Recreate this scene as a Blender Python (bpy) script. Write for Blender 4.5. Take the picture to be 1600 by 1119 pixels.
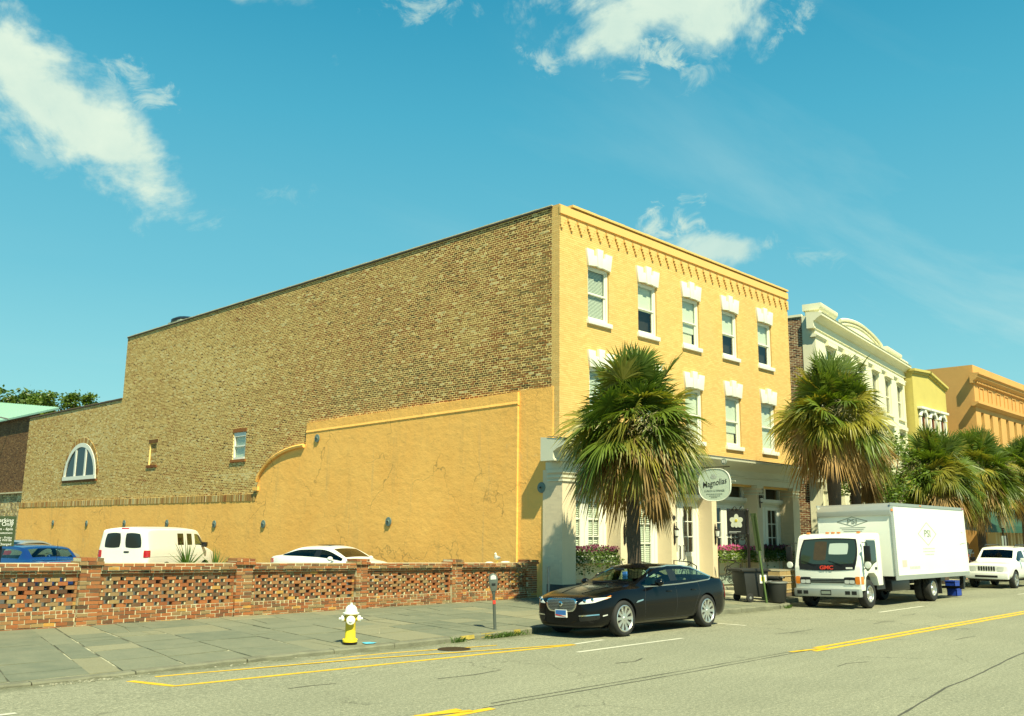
import bpy, bmesh, math, random
import numpy as np
from mathutils import Vector, Matrix, Euler
from mathutils.bvhtree import BVHTree
from math import sin, cos, pi, radians, sqrt

rnd = random.Random(7)
nrs = np.random.RandomState(11)
scene = bpy.context.scene
for o in list(bpy.data.objects):
    bpy.data.objects.remove(o)
COL = scene.collection

# ------------------------------------------------------------------ camera
YAW, PITCH, ROLL, FPX = radians(45.933), radians(10.633), radians(0.631), 1451.7
cy_, sy_, cp_, sp_ = cos(YAW), sin(YAW), cos(PITCH), sin(PITCH)
fwd = Vector((sy_*cp_, cy_*cp_, sp_)); rgt = Vector((cy_, -sy_, 0)); upv = rgt.cross(fwd)
r2 = rgt*cos(ROLL) + upv*sin(ROLL); u2 = -rgt*sin(ROLL) + upv*cos(ROLL)
cam_d = bpy.data.cameras.new('camera'); cam = bpy.data.objects.new('camera', cam_d); COL.objects.link(cam)
M = Matrix((r2, u2, -fwd)).transposed().to_4x4(); M.translation = Vector((0, 0, 2.05)); cam.matrix_world = M
cam_d.sensor_width = 36; cam_d.lens = FPX/1600*36; cam_d.clip_start = .1; cam_d.clip_end = 3000
scene.camera = cam

# ------------------------------------------------------------------ sun, exposure
LDIR = Vector((.229, .571, -.788)).normalized()          # direction the light travels
sd = bpy.data.lights.new('sun', 'SUN'); sun = bpy.data.objects.new('sun', sd); COL.objects.link(sun)
sun.rotation_euler = LDIR.to_track_quat('-Z', 'Y').to_euler(); sun.location = (0, 0, 60)
sd.energy = 4.9; sd.angle = radians(.53); sd.color = (1.0, .94, .63)
vs = scene.view_settings
vs.view_transform = 'Standard'; vs.look = 'None'; vs.gamma = 1.0; vs.use_curve_mapping = False
vs.exposure = 0.78

# ------------------------------------------------------------------ world: sky with clouds
SKY_STRENGTH = 0.1
world = bpy.data.worlds.new('World'); scene.world = world; world.use_nodes = True
wt = world.node_tree; wn = wt.nodes; wl = wt.links
wn.clear()
def W(t, **kw):
    n = wn.new(t)
    for k, v in kw.items(): setattr(n, k, v)
    return n
def wmath(op, a, b=None, clamp=False):
    n = W('ShaderNodeMath', operation=op, use_clamp=clamp)
    for i, v in enumerate((a, b)):
        if v is None: continue
        if isinstance(v, (int, float)): n.inputs[i].default_value = v
        else: wl.new(v, n.inputs[i])
    return n.outputs[0]
def wmix(f, a, b, bt='MIX'):
    n = W('ShaderNodeMix', data_type='RGBA', blend_type=bt)
    for i, v in ((0, f), (6, a), (7, b)):
        if isinstance(v, (int, float)): n.inputs[i].default_value = v
        elif isinstance(v, tuple): n.inputs[i].default_value = (*v, 1)
        else: wl.new(v, n.inputs[i])
    return n.outputs[2]
out = W('ShaderNodeOutputWorld'); bg = W('ShaderNodeBackground'); wl.new(bg.outputs[0], out.inputs[0])
bg.inputs[1].default_value = SKY_STRENGTH
sky = W('ShaderNodeTexSky', sky_type='NISHITA'); sky.sun_disc = False
S_ = -LDIR
sky.sun_elevation = math.asin(S_.z); sky.sun_rotation = math.atan2(S_.x, S_.y)
sky.air_density = 1.3; sky.dust_density = .6; sky.ozone_density = 1.0
tc = W('ShaderNodeTexCoord')
DIR = tc.outputs['Generated']
skyc = wmix(1.0, sky.outputs[0], (.80, 1.18, 1.0), 'MULTIPLY')
sepz = W('ShaderNodeSeparateXYZ'); wl.new(DIR, sepz.inputs[0])
rp = W('ShaderNodeValToRGB'); wl.new(wmath('MAXIMUM', sepz.outputs[2], 0.0), rp.inputs[0])
SKYR = [(0, (2.5, 4.9, 4.7)), (.15, (1.5, 3.85, 4.25)), (.25, (.92, 3.2, 3.95)), (.42, (.40, 2.5, 3.5)), (.56, (.08, 1.75, 2.85)), (1, (.02, 1.0, 2.2))]
while len(rp.color_ramp.elements) < len(SKYR): rp.color_ramp.elements.new(.5)
for e_, (p_, c_) in zip(rp.color_ramp.elements, SKYR): e_.position = p_; e_.color = (*(v/5 for v in c_), 1)
grad = wmix(1.0, rp.outputs[0], (5., 5., 5.), 'MULTIPLY')
skyc = wmix(.92, skyc, grad)
def dpx(u, v):
    return (fwd + r2*((u-800)/FPX) - u2*((v-559.5)/FPX)).normalized()
def wnoise(scale, detail, rough=.55, sc3=(1, 1, 1), dist=0.0):
    mp = W('ShaderNodeMapping'); mp.inputs['Scale'].default_value = sc3; wl.new(DIR, mp.inputs[0])
    n = W('ShaderNodeTexNoise'); n.inputs['Scale'].default_value = scale; n.inputs['Detail'].default_value = detail
    n.inputs['Roughness'].default_value = rough; n.inputs['Distortion'].default_value = dist
    wl.new(mp.outputs[0], n.inputs['Vector']); return n.outputs[0]
nA = wnoise(7.5, 9, .62, (1, 1, 1.35), .5); nB = wnoise(30, 6, .6)
nn = wmath('ADD', wmath('MULTIPLY', nA, 1.5), wmath('MULTIPLY', nB, .5))      # ~1.0 mean
nC = wnoise(26, 9, .66, (1, 1, 1.4), .6)
ns = wmath('MULTIPLY', nC, 2.0)
total = None
# compass directions of the separate clouds: centre, half sizes in radians, tilt, density
CLOUDS = [((70, 150), .120, .050, -32, 1.0), ((0, 105), .060, .050, -30, 1.0), ((170, 222), .085, .036, -30, 1.0), ((235, 265), .040, .020, -25, .8), ((225, 138), .050, .030, -25, .62), ((60, 245), .05, .018, -20, .28), ((130, 110), .035, .018, -10, .35),
          ((1075, -5), .140, .064, 4, 1.0), ((965, 40), .070, .048, 0, 1.0), ((1105, 35), .085, .050, 5, 1.0), ((1030, 82), .060, .032, 0, .85), ((1000, 118), .035, .014, 0, .5), ((1085, 115), .040, .016, 10, .45), ((860, 108), .026, .026, 0, .55), ((1210, 10), .055, .035, 30, .65),
          ((650, 6), .055, .022, 0, .55), ((395, -25), .08, .022, 0, .4), ((1060, 362), .060, .032, -12, .85), ((1130, 386), .066, .026, -6, .8), ((1185, 385), .03, .012, 0, .4),
          ((360, 330), .016, .013, 0, .4), ((522, 88), .014, .010, 0, .35), ((458, 300), .040, .013, 20, .22), ((1270, 405), .06, .014, 0, .3)]
for (c, ra, rb, tilt, dens) in CLOUDS:
    d = dpx(*c); e1 = d.cross(Vector((0, 0, 1))).normalized(); e2 = e1.cross(d).normalized()
    t = radians(tilt); a1 = e1*cos(t) + e2*sin(t); a2 = -e1*sin(t) + e2*cos(t)
    sub = W('ShaderNodeVectorMath', operation='SUBTRACT'); wl.new(DIR, sub.inputs[0]); sub.inputs[1].default_value = d
    qs = []
    for ax, rr in ((a1, ra), (a2, rb)):
        dt = W('ShaderNodeVectorMath', operation='DOT_PRODUCT'); wl.new(sub.outputs[0], dt.inputs[0]); dt.inputs[1].default_value = ax/rr
        qs.append(wmath('MULTIPLY', dt.outputs['Value'], dt.outputs['Value']))
    q = wmath('SQRT', wmath('ADD', qs[0], qs[1]))
    m = wmath('SUBTRACT', 1.0, q)                               # 1 at centre, 0 at rim, negative outside
    small = ra < .062
    m = wmath('ADD', wmath('MULTIPLY', m, .8 if small else 1.0), wmath('MULTIPLY', wmath('SUBTRACT', ns if small else nn, 1.12 if small else 1.0), 2.3 if small else 2.0))
    front = W('ShaderNodeVectorMath', operation='DOT_PRODUCT'); wl.new(DIR, front.inputs[0]); front.inputs[1].default_value = d
    near = wmath('MULTIPLY', wmath('SUBTRACT', front.outputs['Value'], .9), 20, True)
    m = wmath('MULTIPLY', wmath('MULTIPLY', m, 1.0 if small else 1.35, True), near)
    m = wmath('MULTIPLY', wmath('MULTIPLY', wmath('MULTIPLY', m, m), wmath('SUBTRACT', 3.0, wmath('MULTIPLY', m, 2.0))), dens)
    total = m if total is None else wmath('MAXIMUM', total, m)
# thin cirrus all over the dome, thicker towards the horizon
sep = W('ShaderNodeSeparateXYZ'); wl.new(DIR, sep.inputs[0])
zc = wmath('MAXIMUM', sep.outputs[2], .02)
cmb = W('ShaderNodeCombineXYZ'); wl.new(wmath('DIVIDE', sep.outputs[0], zc), cmb.inputs[0]); wl.new(wmath('DIVIDE', sep.outputs[1], zc), cmb.inputs[1])
mp = W('ShaderNodeMapping'); mp.inputs['Rotation'].default_value = (0, 0, radians(-35)); mp.inputs['Scale'].default_value = (.28, 1.1, 1); wl.new(cmb.outputs[0], mp.inputs[0])
cn = W('ShaderNodeTexNoise'); cn.inputs['Scale'].default_value = .9; cn.inputs['Detail'].default_value = 7; cn.inputs['Roughness'].default_value = .6; cn.inputs['Distortion'].default_value = .5
wl.new(mp.outputs[0], cn.inputs['Vector'])
cir = wmath('MULTIPLY', wmath('SUBTRACT', cn.outputs[0], .47), 2.6, True)
lowband = wmath('MULTIPLY', wmath('SUBTRACT', .62, sep.outputs[2]), 2.2, True)
east = wmath('MULTIPLY', wmath('ADD', sep.outputs[0], -.55), 3.0, True)
cir = wmath('MULTIPLY', wmath('MULTIPLY', cir, lowband), wmath('ADD', wmath('MULTIPLY', east, .85), .05))
shade = wmath('MULTIPLY', wmath('SUBTRACT', nA, .30), 2.4, True)
ccol = wmix(shade, (3.3, 4.5, 4.0), (4.7, 5.5, 4.5))
skyc = wmix(cir, skyc, (3.6, 4.9, 4.6))
skyc = wmix(total, skyc, ccol)
wl.new(skyc, bg.inputs[0])

# ------------------------------------------------------------------ node materials
MATS = {}
class NT:
    def __init__(s, name):
        s.m = bpy.data.materials.new(name); s.m.use_nodes = True; s.t = s.m.node_tree; s.n = s.t.nodes; s.l = s.t.links
        s.b = s.n['Principled BSDF']; s.o = s.n['Material Output']
        MATS[name] = s.m
    def new(s, t, **kw):
        n = s.n.new(t)
        for k, v in kw.items(): setattr(n, k, v)
        return n
    def put(s, v, sock):
        if isinstance(v, (int, float)): sock.default_value = v
        elif isinstance(v, tuple): sock.default_value = (*v, 1) if len(v) == 3 and sock.type == 'RGBA' else v
        else: s.l.new(v, sock)
    def math(s, op, a, b=0, clamp=False):
        n = s.new('ShaderNodeMath', operation=op, use_clamp=clamp); s.put(a, n.inputs[0]); s.put(b, n.inputs[1]); return n.outputs[0]
    def mix(s, f, a, b, bt='MIX'):
        n = s.new('ShaderNodeMix', data_type='RGBA', blend_type=bt); s.put(f, n.inputs[0]); s.put(a, n.inputs[6]); s.put(b, n.inputs[7]); return n.outputs[2]
    def coord(s, kind='Object'):
        if kind == 'World': return s.new('ShaderNodeNewGeometry').outputs['Position']
        return s.new('ShaderNodeTexCoord').outputs[kind]
    def noise(s, scale, detail=4, rough=.55, co='World', sc=None, dist=0):
        c = s.coord(co)
        if sc:
            mp = s.new('ShaderNodeMapping'); mp.inputs['Scale'].default_value = sc; s.l.new(c, mp.inputs[0]); c = mp.outputs[0]
        n = s.new('ShaderNodeTexNoise'); n.inputs['Scale'].default_value = scale; n.inputs['Detail'].default_value = detail
        n.inputs['Roughness'].default_value = rough; n.inputs['Distortion'].default_value = dist; s.l.new(c, n.inputs['Vector']); return n.outputs[0]
    def ramp(s, f, stops, interp='LINEAR'):
        n = s.new('ShaderNodeValToRGB'); r = n.color_ramp; r.interpolation = interp
        while len(r.elements) < len(stops): r.elements.new(.5)
        for e, (p, c) in zip(r.elements, stops): e.position = p; e.color = (*c, 1) if isinstance(c, tuple) else (c, c, c, 1)
        s.put(f, n.inputs[0]); return n.outputs[0]
    def attr(s, name):
        n = s.new('ShaderNodeAttribute'); n.attribute_name = name; return n.outputs['Fac']
    def bump(s, h, strength=.3, dist=.02):
        n = s.new('ShaderNodeBump'); n.inputs['Strength'].default_value = strength; n.inputs['Distance'].default_value = dist
        s.put(h, n.inputs['Height']); s.l.new(n.outputs[0], s.b.inputs['Normal']); return n
    def pset(s, **kw):
        for k, v in kw.items(): s.put(v, s.b.inputs[k.replace('_', ' ')])
def sc(c, k): return tuple(x*k for x in c)

def simple(name, col, rough=.6, metal=0., var=.12, scale=6., bump=0., bscale=60., coat=0., spec=.5, co='Object', dirt=0.):
    s = NT(name)
    c = s.mix(s.noise(scale, 5, .6, co), sc(col, 1-var), sc(col, 1+var))
    if dirt:
        d = s.ramp(s.noise(scale*.45, 6, .65, co), [(.48, 0.), (.7, 1.)])
        c = s.mix(s.math('MULTIPLY', d, dirt), c, sc(col, .45))
    s.pset(Base_Color=c, Roughness=rough, Metallic=metal, Coat_Weight=coat, Specular_IOR_Level=spec)
    if coat: s.pset(Coat_Roughness=.03)
    if bump: s.bump(s.noise(bscale, 4, .6, co), bump, .02)
    return s.m
def toned(name, stops, rough=.85, var=.25, scale=25., bump=.3, co='World', wash=None):
    s = NT(name)
    c = s.ramp(s.attr('tone'), stops)
    n = s.noise(scale, 5, .65, co)
    c = s.mix(1.0, c, s.mix(n, (1-var,)*3, (1+var,)*3), 'MULTIPLY')
    if wash:
        w = s.ramp(s.noise(wash[1], 5, .6, co), [(.45, 0.), (.75, 1.)])
        c = s.mix(s.math('MULTIPLY', w, wash[2]), c, wash[0])
    s.pset(Base_Color=c, Roughness=rough, Specular_IOR_Level=.25)
    if bump: s.bump(s.noise(scale*2.4, 4, .6, co), bump, .01)
    return s.m

def m_asphalt():
    s = NT('asphalt')
    big = s.noise(.35, 5, .6); fine = s.noise(55, 3, .7); mid = s.noise(3.2, 5, .6, sc=(.25, 1.6, 1))
    c = s.mix(s.ramp(big, [(.3, 0.), (.7, 1.)]), (.235, .24, .165), (.30, .30, .205))
    c = s.mix(s.math('MULTIPLY', s.ramp(mid, [(.42, 0.), (.66, 1.)]), .45), c, (.20, .205, .135))
    c = s.mix(s.ramp(fine, [(.36, 1.), (.50, 0.)]), c, (.13, .13, .085))
    c = s.mix(s.math('MULTIPLY', s.ramp(fine, [(.56, 0.), (.66, 1.)]), .7), c, (.52, .50, .35))
    # hairline cracks
    v = s.new('ShaderNodeTexVoronoi', feature='DISTANCE_TO_EDGE'); v.inputs['Scale'].default_value = .33
    wv = s.new('ShaderNodeVectorMath', operation='ADD'); s.l.new(s.coord('World'), wv.inputs[0])
    nz = s.new('ShaderNodeTexNoise'); nz.inputs['Scale'].default_value = 1.1; nz.inputs['Detail'].default_value = 6; s.l.new(s.coord('World'), nz.inputs['Vector'])
    s.l.new(nz.outputs[1], wv.inputs[1]); s.l.new(wv.outputs[0], v.inputs['Vector'])
    crk = s.math('MULTIPLY', s.ramp(v.outputs['Distance'], [(.0, 1.), (.006, 0.)]), s.ramp(s.noise(.5, 3), [(.5, 0.), (.62, .8)]))
    c = s.mix(crk, c, (.05, .05, .035))
    # tyre worn lanes, oil drips and old square patches, laid out along the street
    sx = s.new('ShaderNodeSeparateXYZ'); s.l.new(s.coord('World'), sx.inputs[0])
    lane = s.math('ABSOLUTE', s.math('SINE', s.math('MULTIPLY', sx.outputs[1], 1.75)))
    lane = s.math('MULTIPLY', s.math('POWER', lane, 3.), s.ramp(s.noise(.8, 4, .6, sc=(.12, 1, 1)), [(.35, 0.), (.65, .30)]))
    c = s.mix(lane, c, (.19, .195, .13))
    br = s.new('ShaderNodeTexBrick'); br.inputs['Scale'].default_value = .11; br.inputs['Mortar Size'].default_value = .004; br.inputs['Bias'].default_value = -.55; br.inputs[1].default_value = (0, 0, 0, 1); br.inputs[2].default_value = (1, 1, 1, 1); br.inputs[3].default_value = (.3, .3, .3, 1)
    s.l.new(s.coord('World'), br.inputs['Vector'])
    c = s.mix(s.math('MULTIPLY', br.outputs[0], .22), c, (.14, .145, .10))
    gr = s.noise(20, 3, .75); c = s.mix(s.ramp(gr, [(.36, .55), (.5, 0.)]), c, (.14, .145, .095)); c = s.mix(s.ramp(gr, [(.52, 0.), (.66, .6)]), c, (.40, .39, .27))
    gd = s.math('MULTIPLY', s.math('SUBTRACT', sx.outputs[1], 13.45), 2.2, True); c = s.mix(s.math('MULTIPLY', gd, s.ramp(s.noise(2.2, 5, .65), [(.36, .15), (.6, .9)])), c, (.105, .11, .06))
    oil = s.ramp(s.noise(1.6, 5, .7), [(.66, 0.), (.74, .5)]); c = s.mix(oil, c, (.12, .12, .08))
    s.pset(Base_Color=c, Roughness=.9, Specular_IOR_Level=.25); s.bump(fine, .35, .01); return s.m
def m_stucco():
    s = NT('ochre_stucco')
    big = s.noise(.5, 6, .62); mid = s.noise(2.6, 6, .65, sc=(1, 1, 1.6)); fine = s.noise(16, 5, .65)
    c = s.mix(s.ramp(big, [(.3, 0.), (.7, 1.)]), (.88, .46, .115), (.94, .53, .145))
    c = s.mix(s.math('MULTIPLY', s.ramp(mid, [(.5, 0.), (.75, 1.)]), .28), c, (.60, .37, .11))
    st = s.noise(1.0, 6, .7, sc=(1, 1.4, .22))
    c = s.mix(s.math('MULTIPLY', s.ramp(st, [(.56, 0.), (.72, 1.)]), .35), c, (.42, .30, .12))
    # patches where the coat has come off
    p = s.ramp(s.noise(1.7, 7, .7, dist=.6), [(.735, 0.), (.76, 1.)])
    c = s.mix(s.math('MULTIPLY', p, .6), c, (.75, .62, .40))
    # grey weather stains under the top edge, damp at the foot, hairline cracks
    sz = s.new('ShaderNodeSeparateXYZ'); s.l.new(s.coord('World'), sz.inputs[0]); z_ = sz.outputs[2]
    foot = s.math('MULTIPLY', s.math('SUBTRACT', 1.1, z_), .6, True); c = s.mix(s.math('MULTIPLY', foot, s.ramp(mid, [(.35, 0.), (.6, .7)])), c, (.36, .26, .12))
    drip = s.ramp(s.noise(1.3, 6, .7, sc=(1, 2.2, .10)), [(.60, 0.), (.72, 1.)]); c = s.mix(s.math('MULTIPLY', drip, .34), c, (.40, .33, .19))
    gp = s.ramp(s.noise(.75, 5, .65, dist=.4), [(.66, 0.), (.74, .45)]); c = s.mix(gp, c, (.50, .42, .24))
    v = s.new('ShaderNodeTexVoronoi', feature='DISTANCE_TO_EDGE'); v.inputs['Scale'].default_value = .42
    wv = s.new('ShaderNodeVectorMath', operation='ADD'); s.l.new(s.coord('World'), wv.inputs[0]); nz = s.new('ShaderNodeTexNoise'); nz.inputs['Scale'].default_value = 1.6; nz.inputs['Detail'].default_value = 7; s.l.new(s.coord('World'), nz.inputs['Vector']); s.l.new(nz.outputs[1], wv.inputs[1]); s.l.new(wv.outputs[0], v.inputs['Vector'])
    crk = s.math('MULTIPLY', s.ramp(v.outputs['Distance'], [(0., 1.), (.010, 0.)]), s.ramp(s.noise(.45, 3), [(.46, 0.), (.58, .8)])); c = s.mix(crk, c, (.36, .22, .07))
    s.pset(Base_Color=c, Roughness=.92, Specular_IOR_Level=.2)
    h = s.math('ADD', s.math('MULTIPLY', mid, 1.2), s.math('MULTIPLY', fine, .35)); s.bump(h, .5, .035); return s.m
def m_slate():
    s = NT('flagstone')
    c = s.ramp(s.attr('tone'), [(0, (.125, .145, .10)), (.35, (.155, .17, .115)), (.7, (.185, .195, .13)), (.9, (.225, .215, .13)), (1, (.27, .26, .165))])
    n = s.noise(2.2, 6, .65); f = s.noise(30, 4, .65)
    c = s.mix(s.ramp(n, [(.35, .0), (.7, .45)]), c, (.26, .255, .17)); c = s.mix(s.math('MULTIPLY', s.ramp(f, [(.35, 1.), (.55, 0.)]), .35), c, (.12, .125, .09))
    st = s.ramp(s.noise(1.1, 5, .7), [(.6, 0.), (.7, 1.)]); c = s.mix(s.math('MULTIPLY', st, .4), c, (.115, .12, .085))
    s.pset(Base_Color=c, Roughness=.85, Specular_IOR_Level=.3); s.bump(s.noise(9, 6, .65), .4, .02); return s.m
def m_glass(name, tint, refl=.9, base=.06):
    s = NT(name)
    tr = s.new('ShaderNodeBsdfTransparent'); s.put(tint, tr.inputs[0])
    gl = s.new('ShaderNodeBsdfGlossy'); gl.inputs['Roughness'].default_value = .015; s.put((refl,)*3, gl.inputs[0])
    lw = s.new('ShaderNodeLayerWeight'); lw.inputs[0].default_value = .5
    f = s.math('ADD', s.math('MULTIPLY', s.math('POWER', lw.outputs['Facing'], 4.), .9), base, True)
    mx = s.new('ShaderNodeMixShader'); s.put(f, mx.inputs[0]); s.l.new(tr.outputs[0], mx.inputs[1]); s.l.new(gl.outputs[0], mx.inputs[2])
    s.l.new(mx.outputs[0], s.o.inputs[0]); return s.m
def m_leaf(name, a, b, trans=.35, rough=.45):
    s = NT(name)
    c = s.mix(s.noise(1.4, 4, .6), a, b)
    oi = s.new('ShaderNodeObjectInfo').outputs['Random']
    c = s.mix(1.0, c, s.mix(oi, (.7, .75, .7), (1.25, 1.2, 1.1)), 'MULTIPLY')
    s.pset(Base_Color=c, Roughness=rough, Specular_IOR_Level=.5)
    t = s.new('ShaderNodeBsdfTranslucent'); s.put(s.mix(1.0, c, (1.3, 1.35, .6), 'MULTIPLY'), t.inputs[0])
    mx = s.new('ShaderNodeMixShader'); mx.inputs[0].default_value = trans
    s.l.new(s.b.outputs[0], mx.inputs[1]); s.l.new(t.outputs[0], mx.inputs[2]); s.l.new(mx.outputs[0], s.o.inputs[0]); return s.m
def m_emblem():
    pass

asphalt = m_asphalt(); stucco = m_stucco(); slate = m_slate()
BRK = [(0, (.05, .026, .010)), (.18, (.13, .058, .018)), (.32, (.25, .078, .023)), (.42, (.275, .108, .030)), (.50, (.265, .132, .037)), (.62, (.33, .19, .058)), (.78, (.44, .285, .095)), (.9, (.45, .37, .18)), (1, (.60, .49, .26))]
brick_old = toned('old_brick', BRK, wash=((.40, .29, .10), .45, .40))
brick_red = toned('red_brick', [(0, (.05, .032, .02)), (.15, (.13, .065, .036)), (.4, (.255, .085, .032)), (.62, (.36, .125, .042)), (.75, (.30, .165, .07)), (.88, (.26, .195, .095)), (1, (.50, .26, .06))], wash=((.17, .15, .075), 3.2, .6))
brick_brown = toned('brown_brick', [(0, (.06, .03, .015)), (.5, (.15, .075, .03)), (1, (.27, .16, .065))])
rubble = toned('rubble_stone', [(0, (.22, .15, .07)), (.5, (.42, .32, .16)), (1, (.62, .52, .30))])
brick_paint = toned('painted_yellow_brick', [(0, (.655, .41, .135)), (.5, (.70, .45, .155)), (1, (.74, .485, .175))], rough=.75, var=.07, scale=1.1, bump=.15, wash=((.60, .40, .17), .5, .35))
mortar = simple('lime_mortar', (.86, .63, .235), .95, var=.14, scale=3, bump=.4, co='World')
mortar_red = simple('pale_mortar', (.58, .52, .33), .95, var=.25, scale=5, bump=.4, co='World', dirt=.5)
mortar_yel = simple('yellow_mortar', (.60, .375, .12), .85, var=.08, scale=3, co='World')
mortar_brn = simple('brown_mortar', (.20, .13, .06), .95, var=.2, co='World')
white = simple('white_paint', (.74, .74, .64), .5, var=.04, scale=2, co='World')
trim = simple('cream_trim', (.62, .62, .48), .55, var=.06, scale=1.5, co='World', dirt=.12)
cream = simple('cream_stucco', (.76, .73, .52), .7, var=.07, scale=1.2, bump=.1, co='World', dirt=.15)
pinkish = simple('pale_pink_paint', (.68, .565, .385), .65, var=.06, scale=2, bump=.15, bscale=14, co='World', dirt=.1)
slatepaint = simple('slate_blue_paint', (.035, .055, .06), .5, var=.1, co='World')
greypaint = simple('grey_green_paint', (.30, .36, .29), .6, var=.08, co='World')
ochre2 = simple('mustard_stucco', (.52, .43, .115), .85, var=.12, scale=.8, bump=.3, bscale=6, co='World', dirt=.2)
terra = simple('terracotta_stucco', (.60, .33, .10), .85, var=.13, scale=.7, bump=.3, bscale=5, co='World', dirt=.25)
roofgrey = simple('roof_felt', (.2, .2, .17), .9, co='World')
greenroof = simple('green_metal', (.30, .50, .36), .45, metal=0, var=.06, scale=1, co='World')
darkgreen = simple('green_awning', (.012, .062, .032), .7, var=.2, co='World')
black = simple('black_paint', (.012, .012, .012), .35, var=.2)
iron = simple('dark_iron', (.02, .016, .013), .45, metal=.3, var=.3, scale=20)
rubber = simple('rubber', (.018, .018, .017), .8, var=.2)
blackplastic = simple('black_plastic', (.02, .021, .019), .5, var=.15, scale=4)
chrome = simple('chrome', (.75, .76, .76), .12, metal=1., var=.02)
alloy = simple('alloy', (.66, .66, .62), .3, metal=.85, var=.03)
steel = simple('galvanised_steel', (.36, .36, .33), .45, metal=.6, var=.15)
lampglass = simple('lamp_lens', (.62, .64, .60), .12, var=.1, coat=.6)
amber = simple('amber_lens', (.75, .22, .02), .2, coat=.5)
redlens = simple('red_lens', (.45, .015, .02), .2, coat=.6)
paint_black = simple('black_car_paint', (.003, .0035, .005), .2, var=.02, coat=.22, spec=.2)
paint_white = simple('white_car_paint', (.80, .81, .76), .3, var=.02, coat=.7)
paint_blue = simple('blue_car_paint', (.012, .045, .20), .25, metal=.35, var=.03, coat=1.0)
paint_silver = simple('silver_car_paint', (.40, .45, .46), .28, metal=.5, var=.02, coat=.8)
paint_van = simple('van_paint', (.80, .80, .72), .4, var=.03, coat=.4, dirt=.05)
truckwhite = simple('truck_white', (.80, .82, .73), .4, var=.03, scale=1.5, coat=.2, co='World', dirt=.06)
trucksteel = simple('truck_grey_metal', (.42, .44, .40), .4, metal=.5, var=.08, scale=3, co='World')
interior = simple('car_interior', (.10, .09, .07), .8)
tanseat = simple('tan_leather', (.36, .31, .22), .6)
yellowline = simple('yellow_road_paint', (.72, .44, .012), .7, var=.15, scale=9, co='World', dirt=.35)
whiteline = simple('white_road_paint', (.62, .60, .46), .75, var=.15, scale=7, co='World', dirt=.45)
concrete = simple('concrete', (.31, .30, .215), .9, var=.2, scale=2.5, bump=.4, co='World', dirt=.35)
jm = NT('joint_fill'); jn = jm.ramp(jm.noise(.9, 4, .6), [(.46, 0.), (.58, 1.)]); jm.pset(Base_Color=jm.mix(jm.math('MULTIPLY', jn, jm.ramp(jm.noise(9, 4, .6), [(.2, .5), (.6, 1.)])), (.075, .08, .05), (.44, .42, .28)), Roughness=.95); jointm = jm.m
kerbm = simple('granite_kerb', (.19, .19, .125), .85, var=.35, scale=4, bump=.6, co='World', dirt=.6)
lotm = simple('lot_asphalt', (.075, .075, .06), .9, var=.2, scale=1, bump=.3, co='World')
groundm = simple('ground_earth', (.20, .20, .14), .95, var=.2, scale=.1, co='World')
glass_d = m_glass('window_glass', (.86, .90, .86), .85, .05)
glass_c = m_glass('car_glass', (.52, .66, .60), .9, .04)
glass_t = m_glass('tinted_glass', (.16, .21, .20), .9, .04)
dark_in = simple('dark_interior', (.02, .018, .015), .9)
blindm = simple('blind_fabric', (.68, .72, .60), .7, var=.04)
leaf_g = m_leaf('palm_green', (.05, .10, .012), (.17, .225, .028))
leaf_y = m_leaf('palm_yellowing', (.14, .17, .022), (.37, .30, .05), .3)
leaf_b = m_leaf('palm_dry', (.15, .085, .028), (.40, .25, .085), .2, .7)
seedm = simple('seed_twigs', (.30, .26, .13), .9, var=.3)
treeleaf = m_leaf('tree_leaf', (.045, .095, .012), (.12, .19, .02))
treeleaf2 = m_leaf('bright_leaf', (.09, .16, .012), (.20, .27, .03))
grassleaf = m_leaf('strap_leaf', (.07, .14, .02), (.16, .25, .05))
bark = simple('palm_bark', (.085, .062, .042), .95, var=.45, scale=14, bump=.9, bscale=22, co='World')
bark2 = simple('tree_bark', (.12, .09, .06), .95, var=.3, scale=8, bump=.6, co='World')
pink = m_leaf('petunia_pink', (.50, .03, .22), (.75, .10, .38), .3)
purple = m_leaf('petunia_purple', (.055, .008, .03), (.15, .02, .06), .2)
skin = simple('skin', (.42, .22, .13), .6)
hydrant_y = simple('hydrant_yellow', (.62, .46, .03), .45, var=.15, scale=9, coat=.2, dirt=.3)
hydrant_y2 = simple('hydrant_fresh_yellow', (.85, .66, .03), .4, var=.06, scale=9, coat=.2)
hydrant_w = simple('hydrant_white', (.80, .80, .72), .45, var=.05, scale=9, coat=.2)
bolt_g = simple('weathered_copper', (.13, .19, .165), .6, var=.3, scale=9)
cardboard = simple('cardboard', (.40, .29, .13), .85, var=.2, scale=5, bump=.3)
wrapm = simple('plastic_wrap', (.62, .57, .40), .25, var=.12, scale=5, coat=.5)
bluep = simple('blue_plastic', (.01, .045, .33), .45)
signgreen = simple('sign_dark_green', (.045, .07, .025), .6)
signpale = simple('sign_pale_green', (.58, .68, .56), .55, var=.03)
inkgrey = simple('grey_ink', (.23, .27, .22), .7)
inkblk = simple('black_ink', (.02, .02, .02), .6)
inkred = simple('red_ink', (.55, .04, .02), .6)
inkwht = simple('white_ink', (.8, .8, .74), .6)
inkblu = simple('blue_ink', (.04, .16, .45), .6)
inkfaint = simple('faint_ink', (.45, .50, .45), .7)
inkpinkf = simple('faded_red_ink', (.62, .46, .40), .7)
petal = simple('petal_white', (.78, .78, .62), .5)
petaly = simple('petal_yellow', (.70, .55, .05), .5)
greenpost = simple('green_post_paint', (.10, .16, .045), .5, metal=.2, var=.15)
meterm = simple('meter_grey', (.13, .15, .13), .4, metal=.4, var=.2, scale=14)

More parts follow.
